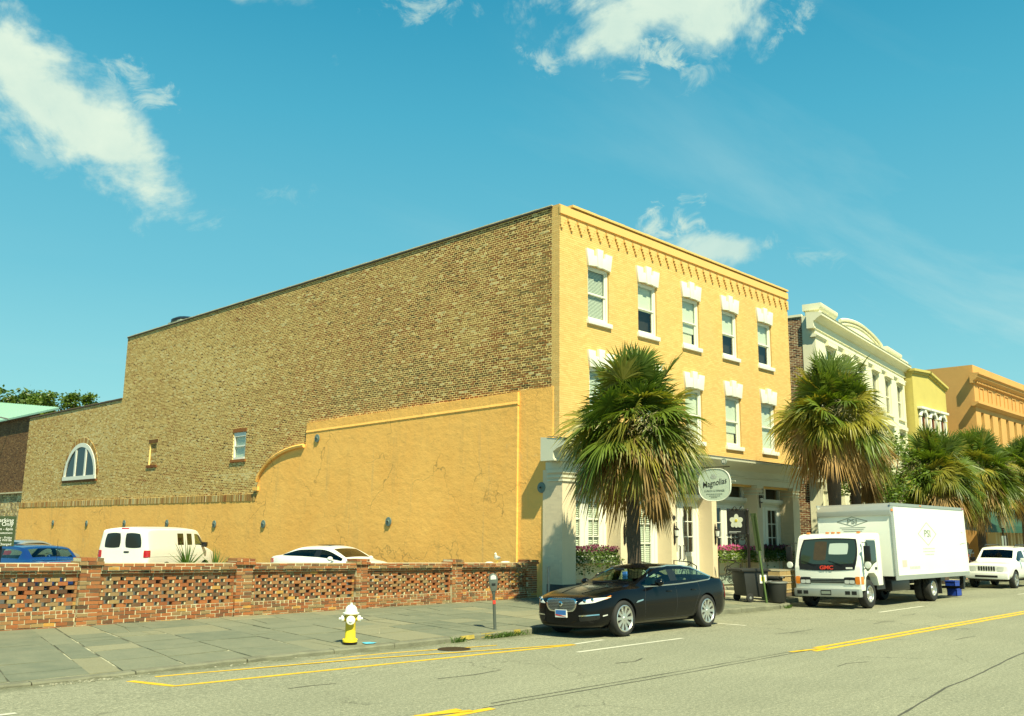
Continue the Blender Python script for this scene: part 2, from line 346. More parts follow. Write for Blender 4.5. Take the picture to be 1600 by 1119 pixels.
# ------------------------------------------------------------------ mesh helpers
def mesh_from(name, V, F, mi=None, mats=(), smooth=None, tone=None):
    me = bpy.data.meshes.new(name); me.from_pydata([tuple(v) for v in V], [], [tuple(f) for f in F])
    for m in mats: me.materials.append(m)
    if mi is not None and len(mats) > 1: me.polygons.foreach_set('material_index', mi)
    if tone is not None:
        a = me.attributes.new('tone', 'FLOAT', 'POINT'); a.data.foreach_set('value', np.asarray(tone, np.float32))
    if smooth is not None:
        me.polygons.foreach_set('use_smooth', [True]*len(me.polygons)); me.set_sharp_from_angle(angle=radians(smooth))
    me.update(); return me
def link(name, me, parent=None):
    o = bpy.data.objects.new(name, me); COL.objects.link(o)
    if parent is not None: o.parent = parent
    return o
def tag(o, label=None, cat=None, group=None, kind=None):
    if label: o['label'] = label
    if cat: o['category'] = cat
    if group: o['group'] = group
    if kind: o['kind'] = kind
    return o
def thing(name, loc, label, cat, group=None, rz=0., rx=0., ry=0.):
    o = bpy.data.objects.new(name, None); COL.objects.link(o); o.location = loc; o.rotation_euler = (rx, ry, rz); o.empty_display_size = .3
    return tag(o, label, cat, group)
class MB:
    def __init__(s): s.V = []; s.F = []; s.mi = []; s.mats = []; s.T = Matrix.Identity(4); s.tone = None
    def m(s, mat):
        if mat not in s.mats: s.mats.append(mat)
        return s.mats.index(mat)
    def add(s, V, F, mat):
        b = len(s.V); i = s.m(mat)
        s.V += [tuple(s.T @ Vector(v)) for v in V]
        for f in F: s.F.append(tuple(b+k for k in f)); s.mi.append(i)
        return s
    def box(s, x0, x1, y0, y1, z0, z1, mat, bev=0., taper=None):
        if bev:
            bm = bmesh.new(); bmesh.ops.create_cube(bm, size=1)
            for v in bm.verts: v.co = ((x0+x1)/2+v.co.x*(x1-x0), (y0+y1)/2+v.co.y*(y1-y0), (z0+z1)/2+v.co.z*(z1-z0))
            bmesh.ops.bevel(bm, geom=bm.edges[:], offset=bev, segments=2, affect='EDGES', profile=.6)
            return s.addbm(bm, mat)
        V = [(x, y, z) for z in (z0, z1) for y in (y0, y1) for x in (x0, x1)]
        return s.add(V, [(0, 2, 3, 1), (4, 5, 7, 6), (0, 1, 5, 4), (2, 6, 7, 3), (0, 4, 6, 2), (1, 3, 7, 5)], mat)
    def addbm(s, bm, mat):
        bm.verts.index_update()
        s.add([v.co.copy() for v in bm.verts], [[v.index for v in f.verts] for f in bm.faces], mat); bm.free(); return s
    def cyl(s, p0, p1, r0, r1=None, mat=None, n=12, cap=True):
        r1 = r0 if r1 is None else r1
        p0 = Vector(p0); p1 = Vector(p1); d = (p1-p0).normalized(); a = d.orthogonal().normalized(); b = d.cross(a)
        V = []
        for p, r in ((p0, r0), (p1, r1)):
            for i in range(n): t = 2*pi*i/n; V.append(p+(a*cos(t)+b*sin(t))*r)
        F = [(i, (i+1) % n, n+(i+1) % n, n+i) for i in range(n)]
        if cap: F += [tuple(range(n))[::-1], tuple(range(n, 2*n))]
        return s.add(V, F, mat)
    def tube(s, P, r, mat, n=8, closed=False):
        P = [Vector(p) for p in P]; R = r if isinstance(r, (list, tuple)) else [r]*len(P); V = []; ref = None
        for i, p in enumerate(P):
            d = (P[min(i+1, len(P)-1)]-P[max(i-1, 0)]).normalized()
            if ref is None: ref = d.orthogonal().normalized()
            a = (ref-d*ref.dot(d)).normalized(); ref = a; b = d.cross(a)
            for k in range(n): t = 2*pi*k/n; V.append(p+(a*cos(t)+b*sin(t))*R[i])
        F = [(i*n+k, i*n+(k+1) % n, (i+1)*n+(k+1) % n, (i+1)*n+k) for i in range(len(P)-1) for k in range(n)]
        F += [tuple(range(n))[::-1], tuple(range((len(P)-1)*n, len(P)*n))]
        return s.add(V, F, mat)
    def lathe(s, prof, mat, n=20, axis='z', c=(0, 0, 0), cap=True):
        V = []
        for r, h in prof:
            for k in range(n):
                t = 2*pi*k/n; a, b = r*cos(t), r*sin(t)
                v = (a, b, h) if axis == 'z' else ((a, h, b) if axis == 'y' else (h, a, b))
                V.append((c[0]+v[0], c[1]+v[1], c[2]+v[2]))
        L = len(prof)
        F = [(i*n+k, i*n+(k+1) % n, (i+1)*n+(k+1) % n, (i+1)*n+k) for i in range(L-1) for k in range(n)]
        if cap and prof[0][0] > 1e-5: F.append(tuple(range(n))[::-1])
        if cap and prof[-1][0] > 1e-5: F.append(tuple(range((L-1)*n, L*n)))
        return s.add(V, F, mat)
    def prism(s, poly, ax, h0, h1, mat, bev=0.):
        """polygon (a,b) extruded along ax: x -> (y,z), y -> (x,z), z -> (x,y)"""
        n = len(poly)
        def P(a, b, h): return (h, a, b) if ax == 'x' else ((a, h, b) if ax == 'y' else (a, b, h))
        V = [P(a, b, h0) for a, b in poly]+[P(a, b, h1) for a, b in poly]
        F = [(i, (i+1) % n, n+(i+1) % n, n+i) for i in range(n)]+[tuple(range(n))[::-1], tuple(range(n, 2*n))]
        if bev:
            bm = bmesh.new(); vs_ = [bm.verts.new(v) for v in V]
            for f in F: bm.faces.new([vs_[i] for i in f])
            bmesh.ops.recalc_face_normals(bm, faces=bm.faces[:])
            bmesh.ops.bevel(bm, geom=bm.edges[:], offset=bev, segments=2, affect='EDGES', profile=.6)
            return s.addbm(bm, mat)
        return s.add(V, F, mat)
    def sphere(s, c, r, mat, n=10, sx=1, sy=1, sz=1):
        V = [(c[0], c[1], c[2]-r*sz)]
        m = n//2+1
        for i in range(1, m):
            t = pi*i/m
            for k in range(n): p = 2*pi*k/n; V.append((c[0]+r*sx*sin(t)*cos(p), c[1]+r*sy*sin(t)*sin(p), c[2]-r*sz*cos(t)))
        V.append((c[0], c[1], c[2]+r*sz)); F = []
        for k in range(n): F.append((0, 1+(k+1) % n, 1+k)); F.append((len(V)-1, 1+(m-2)*n+k, 1+(m-2)*n+(k+1) % n))
        for i in range(m-2):
            for k in range(n): F.append((1+i*n+k, 1+i*n+(k+1) % n, 1+(i+1)*n+(k+1) % n, 1+(i+1)*n+k))
        return s.add(V, F, mat)
    def build(s, name, parent=None, smooth=35):
        me = mesh_from(name, s.V, s.F, s.mi, s.mats, smooth, s.tone)
        bm = bmesh.new(); bm.from_mesh(me); bmesh.ops.recalc_face_normals(bm, faces=bm.faces[:]); bm.to_mesh(me); bm.free()
        if smooth is not None: me.set_sharp_from_angle(angle=radians(smooth))
        return link(name, me, parent)
def text(body, size, mat, parent, M4, name='lettering', shear=0., depth=.002, align='CENTER', weight=0., sx=1.):
    cu = bpy.data.curves.new('t', 'FONT'); cu.body = body; cu.size = size; cu.align_x = align; cu.align_y = 'CENTER'; cu.shear = shear; cu.extrude = depth; cu.offset = weight; cu.resolution_u = 3
    to = bpy.data.objects.new('t', cu); COL.objects.link(to); dg = bpy.context.evaluated_depsgraph_get()
    me = bpy.data.meshes.new_from_object(to.evaluated_get(dg)); bpy.data.objects.remove(to); bpy.data.curves.remove(cu)
    me.materials.clear(); me.materials.append(mat); me.transform(M4 @ Matrix.Diagonal((sx, 1, 1, 1)))
    return link(name, me, parent)
def basis(o, ex, ey):
    ex = Vector(ex).normalized(); ey = Vector(ey).normalized(); ez = ex.cross(ey)
    m = Matrix((ex, ey, ez)).transposed().to_4x4(); m.translation = Vector(o); return m
def copy_tree(o, parent=None):
    c = o.copy(); COL.objects.link(c)
    if parent is not None: c.parent = parent
    for ch in o.children: copy_tree(ch, c)
    return c

# ---- brickwork -------------------------------------------------------------------
def brick_rects(u0, u1, z0, z1, course=.078, L=.226, gap=.012, header=6, jit=.006, keep=None, vg=None):
    vg = gap if vg is None else vg
    R = []
    k = 0; z = z0
    while z + course*.6 < z1:
        hd = header and k % header == header-1
        l = L*.5 if hd else L
        n = int((u1-u0)/l)+2
        us = u0-(l*.5 if k % 2 else 0) + np.arange(n)*l
        a = us+vg/2; b = us+l-vg/2
        a = np.clip(a, u0, u1); b = np.clip(b, u0, u1); ok = (b-a) > .03
        a, b = a[ok], b[ok]
        zz0 = np.full(len(a), z+gap/2); zz1 = np.full(len(a), min(z+course-gap/2, z1))
        R.append(np.stack([a, b, zz0, zz1], 1)); z += course; k += 1
    R = np.concatenate(R)
    if keep is not None: R = R[keep((R[:, 0]+R[:, 1])/2, (R[:, 2]+R[:, 3])/2)]
    R = R + nrs.uniform(-jit, jit, R.shape)*.5
    return R
def brick_mesh(name, R, o, u, n, mat, tone, proud=.008, back=.015, jit=.004):
    """R rows (u0,u1,z0,z1) on the plane through o with horizontal dir u, normal n"""
    o = np.array(o, float); u = np.array(u, float); n = np.array(n, float); N = len(R)
    pr = proud + nrs.uniform(-jit, jit, N)
    V = np.empty((N, 8, 3))
    for j, (ui, zi, f) in enumerate(((0, 2, 0), (1, 2, 0), (1, 3, 0), (0, 3, 0), (0, 2, 1), (1, 2, 1), (1, 3, 1), (0, 3, 1))):
        d = pr if f else np.full(N, -back)
        V[:, j] = o + R[:, ui][:, None]*u + np.array([0, 0, 1.])*R[:, zi][:, None] + d[:, None]*n
    V = V.reshape(-1, 3)
    q = np.array([(4, 5, 6, 7), (0, 4, 7, 3), (5, 1, 2, 6), (7, 6, 2, 3), (0, 1, 5, 4)])
    if np.dot(np.cross(u, [0, 0, 1.]), n) < 0: q = q[:, ::-1]
    F = (q[None] + (np.arange(N)*8)[:, None, None]).reshape(-1)
    me = bpy.data.meshes.new(name); me.vertices.add(N*8); me.vertices.foreach_set('co', V.astype(np.float32).ravel())
    me.loops.add(len(F)); me.loops.foreach_set('vertex_index', F.astype(np.int32))
    me.polygons.add(N*5); me.polygons.foreach_set('loop_start', np.arange(0, N*20, 4, dtype=np.int32))
    me.polygons.foreach_set('use_smooth', np.zeros(N*5, bool))
    a = me.attributes.new('tone', 'FLOAT', 'POINT'); a.data.foreach_set('value', np.repeat(tone, 8).astype(np.float32))
    me.materials.append(mat); me.update(calc_edges=True); me.validate()
    return me
UNIT = {}
def unit_brick(mat, t):
    k = (mat.name, round(t*11)/11)
    if k not in UNIT:
        V = [(x, y, z) for z in (-.5, .5) for y in (-.5, .5) for x in (-.5, .5)]
        UNIT[k] = mesh_from('brick', V, [(0, 2, 3, 1), (4, 5, 7, 6), (0, 1, 5, 4), (2, 6, 7, 3), (0, 4, 6, 2), (1, 3, 7, 5)], None, (mat,), None, [k[1]]*8)
    return UNIT[k]
def brick_objs(R, o, u, n, mat, tone, parent, proud=.008, back=.015, name='brick'):
    o = Vector(o); u = Vector(u); n = Vector(n); Z = Vector((0, 0, 1))
    for (a, b, c, d), t in zip(R, tone):
        pr = proud + rnd.uniform(-.004, .004)
        ob = link(name, unit_brick(mat, float(t)), parent)
        p = o + u*((a+b)/2) + Z*((c+d)/2) + n*((pr-back)/2)
        ob.location = p
        du, dn, dz = b-a, pr+back, d-c
        ob.scale = (abs(u.x)*du+abs(n.x)*dn, abs(u.y)*du+abs(n.y)*dn, dz)
def holed(mb, u0, u1, z0, z1, holes, o, u, n, mat, depth=.2, rmat=None):
    """wall sheet with rectangular openings and their reveals"""
    o = Vector(o); u = Vector(u); n = Vector(n); Z = Vector((0, 0, 1))
    us = sorted({u0, u1, *[h[0] for h in holes], *[h[1] for h in holes]}); zs_ = sorted({z0, z1, *[h[2] for h in holes], *[h[3] for h in holes]})
    P = lambda a, b, d=0.: o+u*a+Z*b+n*d
    for i in range(len(us)-1):
        for j in range(len(zs_)-1):
            cu, cz = (us[i]+us[i+1])/2, (zs_[j]+zs_[j+1])/2
            if any(h[0] < cu < h[1] and h[2] < cz < h[3] for h in holes): continue
            mb.add([P(us[i], zs_[j]), P(us[i+1], zs_[j]), P(us[i+1], zs_[j+1]), P(us[i], zs_[j+1])], [(0, 1, 2, 3)], mat)
    for a, b, c, d in holes:
        mb.add([P(a, c), P(b, c), P(b, d), P(a, d), P(a, c, -depth), P(b, c, -depth), P(b, d, -depth), P(a, d, -depth)], [(0, 1, 5, 4), (1, 2, 6, 5), (2, 3, 7, 6), (3, 0, 4, 7)], rmat or mat)
def clip_holes(R, holes):
    R = R.copy(); keep = np.ones(len(R), bool)
    for h0, h1, g0, g1 in holes:
        zc_ = (R[:, 2]+R[:, 3])/2; row = (zc_ > g0) & (zc_ < g1)
        ins = row & (R[:, 0] >= h0-.02) & (R[:, 1] <= h1+.02); keep &= ~ins
        l = row & (R[:, 0] < h0) & (R[:, 1] > h0) & (R[:, 1] <= h1+.3); R[l, 1] = h0
        r = row & (R[:, 1] > h1) & (R[:, 0] < h1) & (R[:, 0] >= h0-.3); R[r, 0] = h1
    R = R[keep]; return R[(R[:, 1]-R[:, 0]) > .02]

# =================================================================== GROUND
def road_z(y): return 0. if y < 10.9 else -.09*min(1, (y-10.9)/(13.95-10.9))
def kerb_y(x):
    if x < 26.4: return 13.95 + .05*sin(x*.9)
    if x < 27.6: return 13.95 + .05*sin(26.4*.9) + 1.05*(1-cos(pi*(x-26.4)/1.2))/2
    return 15.03
def kerb_top(x): return -.035 if x < 6 else (-.035+.075*min(1, (x-6)/9))
def walk_z(x, y):
    k = kerb_top(x); yk = kerb_y(x); return k + (.13-k)*max(0, min(1.2, (y-yk)/(19-yk)))
g = MB(); g.add([(-600, -600, -.3), (900, -600, -.3), (900, 900, -.3), (-600, 900, -.3)], [(0, 1, 2, 3)], groundm)
tag(g.build('ground', None, None), kind='structure')
rd = MB(); ys = [-12, 0, 8, 10.9, 11.6, 12.4, 13.2, 15.3]
xs_ = [-60, -20, 0, 10, 20, 30, 60, 220]
V = [(x, y, road_z(y)) for x in xs_ for y in ys]; ny = len(ys)
rd.add(V, [(i*ny+j, (i+1)*ny+j, (i+1)*ny+j+1, i*ny+j+1) for i in range(len(xs_)-1) for j in range(ny-1)], asphalt)
road = tag(rd.build('road', None, None), kind='structure')
def strip(name, pts, w, mat, lift=.004, n=10):
    """painted line following the road surface, with worn uneven edges"""
    mb = MB(); V = []
    P = []
    for (a, b) in zip(pts[:-1], pts[1:]):
        k = max(2, int((Vector(b)-Vector(a)).length/.35))
        P += [Vector(a).lerp(Vector(b), i/k) for i in range(k)]
    P.append(Vector(pts[-1]))
    for i, p in enumerate(P):
        d = (P[min(i+1, len(P)-1)]-P[max(i-1, 0)]).normalized(); nn_ = Vector((-d.y, d.x))
        for sgn in (-1, 1):
            q = p+nn_*sgn*(w/2+rnd.uniform(-.008, .008)); V.append((q.x, q.y, road_z(q.y)+lift))
    mb.add(V, [(2*i, 2*i+1, 2*i+3, 2*i+2) for i in range(len(P)-1)], mat)
    return mb.build(name, road, None)
# centre line: a doubled yellow line in two stretches
for dy in (-.11, .11):
    strip('yellow_line', [(16.62+dy*2.2, 8.29+dy), (90, 8.45+dy)], .12, yellowline)
    strip('yellow_line', [(-4, 8.22+dy), (8.02-dy*1.5, 8.29+dy)], .12, yellowline)
strip('yellow_line', [(15.9, 8.40), (17.0, 8.24)], .10, yellowline, .008)
strip('yellow_line', [(7.2, 8.42), (7.9, 8.24)], .10, yellowline, .008)
tar = simple('tar_seam', (.07, .07, .048), .8, var=.4, scale=6, co='World')
for P_ in ([(8.1, 8.28), (12, 8.24), (16.6, 8.3)], [(8.4, 8.42), (12.5, 8.40), (16.5, 8.43)]): strip('tar_seam', P_, .022, tar, .003)
strip('tar_seam', [(11.0, 4.6), (13.9, 5.02), (15.2, 5.1), (18.2, 5.42), (22, 5.7), (30, 5.9)], .03, tar, .003)
for x_, y_, l_ in ((9.2, 10.3, 1.3), (12.4, 9.6, .8), (18.5, 10.1, 1.6), (22.5, 9.7, 1.2), (25.5, 10.2, .9), (7.2, 11.0, .7), (14.8, 7.0, .9), (20.4, 7.1, 1.1)): strip('tar_seam', [(x_, y_), (x_+l_*.5, y_+rnd.uniform(-.08, .08)), (x_+l_, y_+rnd.uniform(-.1, .1))], rnd.uniform(.015, .04), tar, .003)
# no parking wedge along the kerb
strip('yellow_line', [(6.14, 13.55), (6.33, 12.42), (14.0, 11.82)], .13, yellowline)
strip('yellow_line', [(6.6, 13.55), (9.9, 13.05), (14.0, 11.86)], .10, yellowline, .008)
strip('yellow_line', [(6.75, 13.72), (10.8, 13.42), (13.0, 12.9)], .09, yellowline, .006)
for a, b in (((13.0, 10.92), (16.35, 10.97)), ((26.05, 11.05), (29.5, 11.15)), ((3.1, 11.75), (4.1, 11.72)), ((19.9, 11.6), (20.3, 13.2)), ((38.5, 11.1), (41.5, 11.1)), ((14.1, 11.9), (15.1, 12.0))):
    strip('white_line', [a, b], .10, whiteline)
lot = MB(); lot.add([(-40, 19.3, .10), (45, 19.3, .10), (45, 95, .10), (-40, 95, .10)], [(0, 1, 2, 3)], lotm)
tag(lot.build('parking_lot', None, None), kind='structure')

# sidewalk: joint bed, flagstones, kerb stones
sw = MB(); V = []; X = [-14+.8*i for i in range(170)]; Yn = 7
for x in X:
    for j in range(Yn):
        y = kerb_y(x)+.02+(19.5-kerb_y(x))*j/(Yn-1); V.append((x, y, walk_z(x, y)-.010 if x < 27 else walk_z(x, y)))
sw.add(V, [(i*Yn+j, (i+1)*Yn+j, (i+1)*Yn+j+1, i*Yn+j+1) for i in range(len(X)-1) for j in range(Yn-1)], jointm)
walk = tag(sw.build('sidewalk', None, None), kind='structure')
def skew(s): return -.185 if s < 7.2 else (-.185+.135*min(1, (s-7.2)/1.5) if s < 8.7 else -.05)
def flag(poly, t):
    n = len(poly); dz = rnd.uniform(-.004, .004); tx, ty = rnd.uniform(-.006, .006), rnd.uniform(-.005, .005)
    cx = sum(p[0] for p in poly)/n; cy = sum(p[1] for p in poly)/n
    V = [(x, y, walk_z(x, y)+dz+(x-cx)*tx+(y-cy)*ty) for x, y in poly]; V += [(x, y, z-.05) for x, y, z in V]
    F = [tuple(range(n))]+[(i, n+i, n+(i+1) % n, (i+1) % n) for i in range(n)]
    me = mesh_from('flagstone', V, F, None, (slate,), None, [t]*len(V)); bm = bmesh.new(); bm.from_mesh(me); bmesh.ops.recalc_face_normals(bm, faces=bm.faces[:]); bm.to_mesh(me); bm.free()
    link('flagstone', me, walk)
s = 1.0; nf = 0
while s < 26.3:
    w = rnd.uniform(.65, 1.25)
    if abs(s-6.5) < .7 and s < 6.9: w = .42                                  # the narrow granite strip at the old driveway
    e = min(s+w, 26.45); y1 = 19.33; yk = 14.13; first = True
    while y1 > yk+.15:
        h = rnd.uniform(.5, 1.25) if w > .5 else rnd.uniform(1.4, 2.2)
        y0 = max(yk, y1-h)
        if y0-yk < .35: y0 = yk
        def P(a, y): return (a+skew(a)*(19.3-y)*-1*-1, y)
        gp = rnd.uniform(.005, .022); j = lambda: rnd.uniform(-.025, .025)
        q = [P(s+gp, y0+gp), P(e-gp, y0+gp), P(e-gp, y1-gp), P(s+gp, y1-gp)]; q = [(a+j()*.6, b+j()) for a, b in q]
        t = rnd.random()**1.1; r = rnd.random()
        if s < 6.1: t = .05+.25*rnd.random()
        if r < .34 and w > .6:                                              # a broken slab: two pieces along a slanting crack
            a = rnd.uniform(.25, .75); b = rnd.uniform(.25, .75); k = .012
            l = lambda p, q_, f: (p[0]+(q_[0]-p[0])*f, p[1]+(q_[1]-p[1])*f)
            if rnd.random() < .5:
                flag([q[0], l(q[0], q[1], a-k), l(q[3], q[2], b-k), q[3]], t); flag([l(q[0], q[1], a+k), q[1], q[2], l(q[3], q[2], b+k)], min(1, max(0, t+rnd.uniform(-.15, .15))))
            else:
                flag([q[0], q[1], l(q[1], q[2], a-k), l(q[0], q[3], b-k)], t); flag([l(q[0], q[3], b+k), l(q[1], q[2], a+k), q[2], q[3]], min(1, max(0, t+rnd.uniform(-.15, .15))))
        else: flag(q, t)
        nf += 1; y1 = y0
    s = e
x = -12.
while x < 60:
    l = rnd.uniform(1.1, 2.4); x1 = x+l; mb = MB(); n = 5; V = []
    for i in range(n+1):
        a = x+.01+(l-.02)*i/n; yk = kerb_y(a); jz = rnd.uniform(-.008, .008); jy = rnd.uniform(-.012, .012)
        zt = kerb_top(a)
        dx_ = (kerb_y(a+.05)-kerb_y(a-.05))/.1
        V += [(a, yk+jy, -.16), (a, yk+jy, zt-.02+jz), (a, yk+.02+jy, zt+.004+jz), (a-dx_*.1, yk+.17, zt+.008), (a-dx_*.1, yk+.17, -.16)]
    F = [(5*i+k, 5*(i+1)+k, 5*(i+1)+k+1, 5*i+k+1) for i in range(n) for k in range(4)]+[(0, 1, 2, 3, 4), (5*n, 5*n+1, 5*n+2, 5*n+3, 5*n+4)]
    mb.add(V, F, kerbm); mb.build('kerb_stone', walk, 30); x = x1
kerbyel = simple('worn_kerb_paint', (.36, .27, .05), .85, var=.45, scale=9, co='World', dirt=.6)
# yellow kerb paint remnant, weeds in the gutter, crumbled edge
mb = MB()
for i in (0, 1, 3, 4, 5, 8):
    a = 13.0+.2*i; mb.add([(a, kerb_y(a)-.004, kerb_top(a)-.05-rnd.random()*.03), (a+.2, kerb_y(a+.2)-.004, kerb_top(a)-.05-rnd.random()*.03), (a+.2, kerb_y(a+.2)+.012, kerb_top(a)+.006), (a, kerb_y(a)+.012, kerb_top(a)+.006)], [(0, 1, 2, 3)], kerbyel)
mb.build('kerb_paint', walk, None)
mb = MB()
for i in range(420):
    c = rnd.choice([(14.6, .9), (13.9, .35), (14.3, .5), (12.9, .3), (26.2, .25), (17, 2.5)]); a = rnd.gauss(c[0], c[1]*.35); y = kerb_y(a)+rnd.uniform(-.09, .0); h = rnd.uniform(.04, .15); t = rnd.uniform(0, 6.3)
    b = Vector((a, y, road_z(y)-.005)); d = Vector((cos(t), sin(t), 0)); w_ = d.cross(Vector((0, 0, 1)))*.008
    mb.add([b-w_, b+w_, b+d*h*.45+Vector((0, 0, h*.7))+w_*.7, b+d*h*.9+Vector((0, 0, h))], [(0, 1, 2), (0, 2, 3)], grassleaf)
tag(mb.build('gutter_weeds', None, None), 'tufts of green weeds growing in the gutter along the kerb', 'weeds', None, 'stuff')
mb = MB()
for i in range(260):
    a = rnd.gauss(5.7, .35) if i < 160 else rnd.uniform(7, 24); y = kerb_y(a)+rnd.uniform(-.22, .06); r = rnd.uniform(.006, .028)
    mb.sphere((a, y, max(road_z(y), -.09)+r*.4), r, rnd.choice([concrete, kerbm]), 5, 1.2, .9, .7)
tag(mb.build('kerb_rubble', None, None), 'crumbs of broken kerb stone lying in the gutter', 'rubble', None, 'stuff')
mb = MB(); mb.add([(10.86, 14.12, 0), (11.0, 14.10, 0), (11.12, 14.16, 0), (11.06, 14.30, 0), (10.92, 14.34, 0), (10.86, 14.22, 0)], [(0, 1, 2, 3, 4, 5)], simple('blue_spray', (.10, .45, .60), .8, var=.3, scale=12, co='World'))
mb.V = [(x, y, walk_z(x, y)+.013) for x, y, z in mb.V]; mb.build('paint_mark', walk, None)
mb = MB(); mb.lathe([(0, .0), (.30, .0), (.31, -.01)], iron, 24, 'z', (12.0, 13.0, road_z(13.0)+.012)); mb.build('drain_cover', road, 30)

# =================================================================== THE CORNER BUILDING
XW, YF, XE, YB = 21.79, 19.0, 37.05, 51.2
B = thing('restaurant_building', (XW, YF, 0), 'large three storey corner building with yellow painted brick front and long bare brick side wall', 'building')
B.location = (0, 0, 0)
WX = [23.22+2.785*i for i in range(5)]; WW = 1.12
holes = [(x, x+WW, 9.0, 10.86) for x in WX]+[(x+.06, x+.06+WW, 5.45, 7.42) for x in WX]
mb = MB(); holed(mb, XW, XE, 3.9, 12.62, holes, (0, YF+.012, 0), (1, 0, 0), (0, -1, 0), mortar_yel, .24, simple('yellow_reveal', (.66, .43, .15), .75, co='World'))
mb.box(XW, XE, YF+.02, YF+.5, 12.3, 12.62, mortar_yel)
mb.build('facade_wall', B, None)
R = brick_rects(XW, XE, 4.85, 12.58, .068, .212, .007, 0, .001, None, .002); R = clip_holes(R, [(a, b, c, d) for a, b, c, d in holes])
link('facade_brickwork', brick_mesh('facade_brickwork', R, (0, YF+.012, 0), (1, 0, 0), (0, -1, 0), brick_paint, nrs.rand(len(R)), .005, .01, .001), B)['kind'] = 'stuff'
# returned end of the painted face round the corner
R = brick_rects(YF, YF+.33, 4.9, 12.6, .068, .212, .009, 0, .003)
link('corner_brickwork', brick_mesh('corner_brickwork', R, (XW, 0, 0), (0, 1, 0), (-1, 0, 0), brick_paint, nrs.rand(len(R)), .002, .02, .0006), B)['kind'] = 'stuff'
# parapet bands and the saw tooth course
mb = MB(); mb.box(XW-.02, XE+.02, YF-.055, YF+.011, 12.29, 12.56, brick_paint); mb.tone = [.5]*8; mb.build('string_course', B, None)
mb = MB(); n0 = int((XE-XW)/.32)
for i in range(n0): mb.box(XW+.55+i*.3125, XW+.55+i*.3125+.306, YF-.10, YF+.40, 12.625, 12.70+rnd.uniform(-.006, .006), brick_paint)
mb.tone = [.55]*len(mb.V); mb.build('parapet_coping', B, None)
mb = MB(); per = .505; nt = int((XE-XW)/per)
for i in range(nt+1):
    c = XW+.02+per*(i+.1)
    for k, w in enumerate((.39, .28, .18, .09)):
        a, b = max(XW, c-w/2), min(XE, c+w/2)
        if b > a: mb.box(a, b, YF-.055, YF+.005, 12.19-.095*(k+1), 12.19-.095*k-.004, brick_paint)
mb.tone = [.5]*len(mb.V); o = mb.build('sawtooth_course', B, None); o['kind'] = 'stuff'
def sash(x, z0, z1, style):
    y = YF+.12
    f = MB(); w = WW; e = .075
    f.box(x, x+e, y-.05, y+.1, z0, z1, white); f.box(x+w-e, x+w, y-.05, y+.1, z0, z1, white); f.box(x+e, x+w-e, y-.05, y+.1, z1-e, z1, white); f.box(x+e, x+w-e, y-.06, y+.1, z0, z0+.09, white)
    zm = z0+(z1-z0)*.5
    for (a, b, dy) in ((zm-.02, z1-e, 0.), (z0+.09, zm+.02, .035)):
        f.box(x+e, x+e+.05, y-.02+dy, y+.02+dy, a, b, white); f.box(x+w-e-.05, x+w-e, y-.02+dy, y+.02+dy, a, b, white)
        f.box(x+e+.05, x+w-e-.05, y-.02+dy, y+.02+dy, b-.045, b, white); f.box(x+e+.05, x+w-e-.05, y-.02+dy, y+.02+dy, a, a+.05, white)
    win = f.build('window', B, None)
    g_ = MB(); g_.add([(x+e, y+.0, zm), (x+w-e, y+.0, zm), (x+w-e, y+.0, z1-e), (x+e, y+.0, z1-e)], [(0, 1, 2, 3)], glass_d); g_.add([(x+e, y+.036, z0+.09), (x+w-e, y+.036, z0+.09), (x+w-e, y+.036, zm), (x+e, y+.036, zm)], [(0, 1, 2, 3)], glass_d); g_.build('pane', win, None)
    b_ = MB()
    if style == 0:
        z = z0+.1
        while z < z1-e: b_.add([(x+e, y+.075, z), (x+w-e, y+.075, z), (x+w-e, y+.095, z+.042), (x+e, y+.095, z+.042)], [(0, 1, 2, 3)], blindm); z += .047
    else:
        bot = (z0+z1)/2-.05 if style == 1 else (z0+.55 if style == 2 else z0+.1)
        b_.box(x+e, x+w-e, y+.085, y+.09, bot, z1-e, blindm)
        if style == 2: b_.box(x+e+.1, x+w-e-.1, y+.12, y+.13, z0+.1, z0+.8, cream)
    b_.build('blind', win, None)
    s_ = MB(); s_.box(x-.07, x+w+.09, YF-.09, YF+.1, z0-.15, z0-.002, white, .012); s_.build('sill', win, 30)
    k_ = MB(); t = z1-.03; c = x+w/2
    k_.prism([(x-.03, t), (c-.115, t+.05), (c-.145, t+.40), (c-.30, t+.40), (c-.31, t+.58), (x-.13, t+.58)], 'y', YF-.075, YF+.08, white, .012)
    k_.prism([(x+w+.03, t), (x+w+.13, t+.58), (c+.31, t+.58), (c+.30, t+.40), (c+.145, t+.40), (c+.115, t+.05)][::-1], 'y', YF-.075, YF+.08, white, .012)
    k_.build('lintel', win, 30)
    k_ = MB(); k_.prism([(c-.112, t+.02), (c+.112, t+.02), (c+.16, t+.66), (c-.16, t+.66)], 'y', YF-.10, YF+.08, white, .012); k_.build('keystone', win, 30)
for i, x in enumerate(WX):
    sash(x, 9.0, 10.86, (0, 1, 2, 1, 1)[i]); sash(x+.06, 5.45, 7.42, (0, 3, 3, 2, 3)[i])
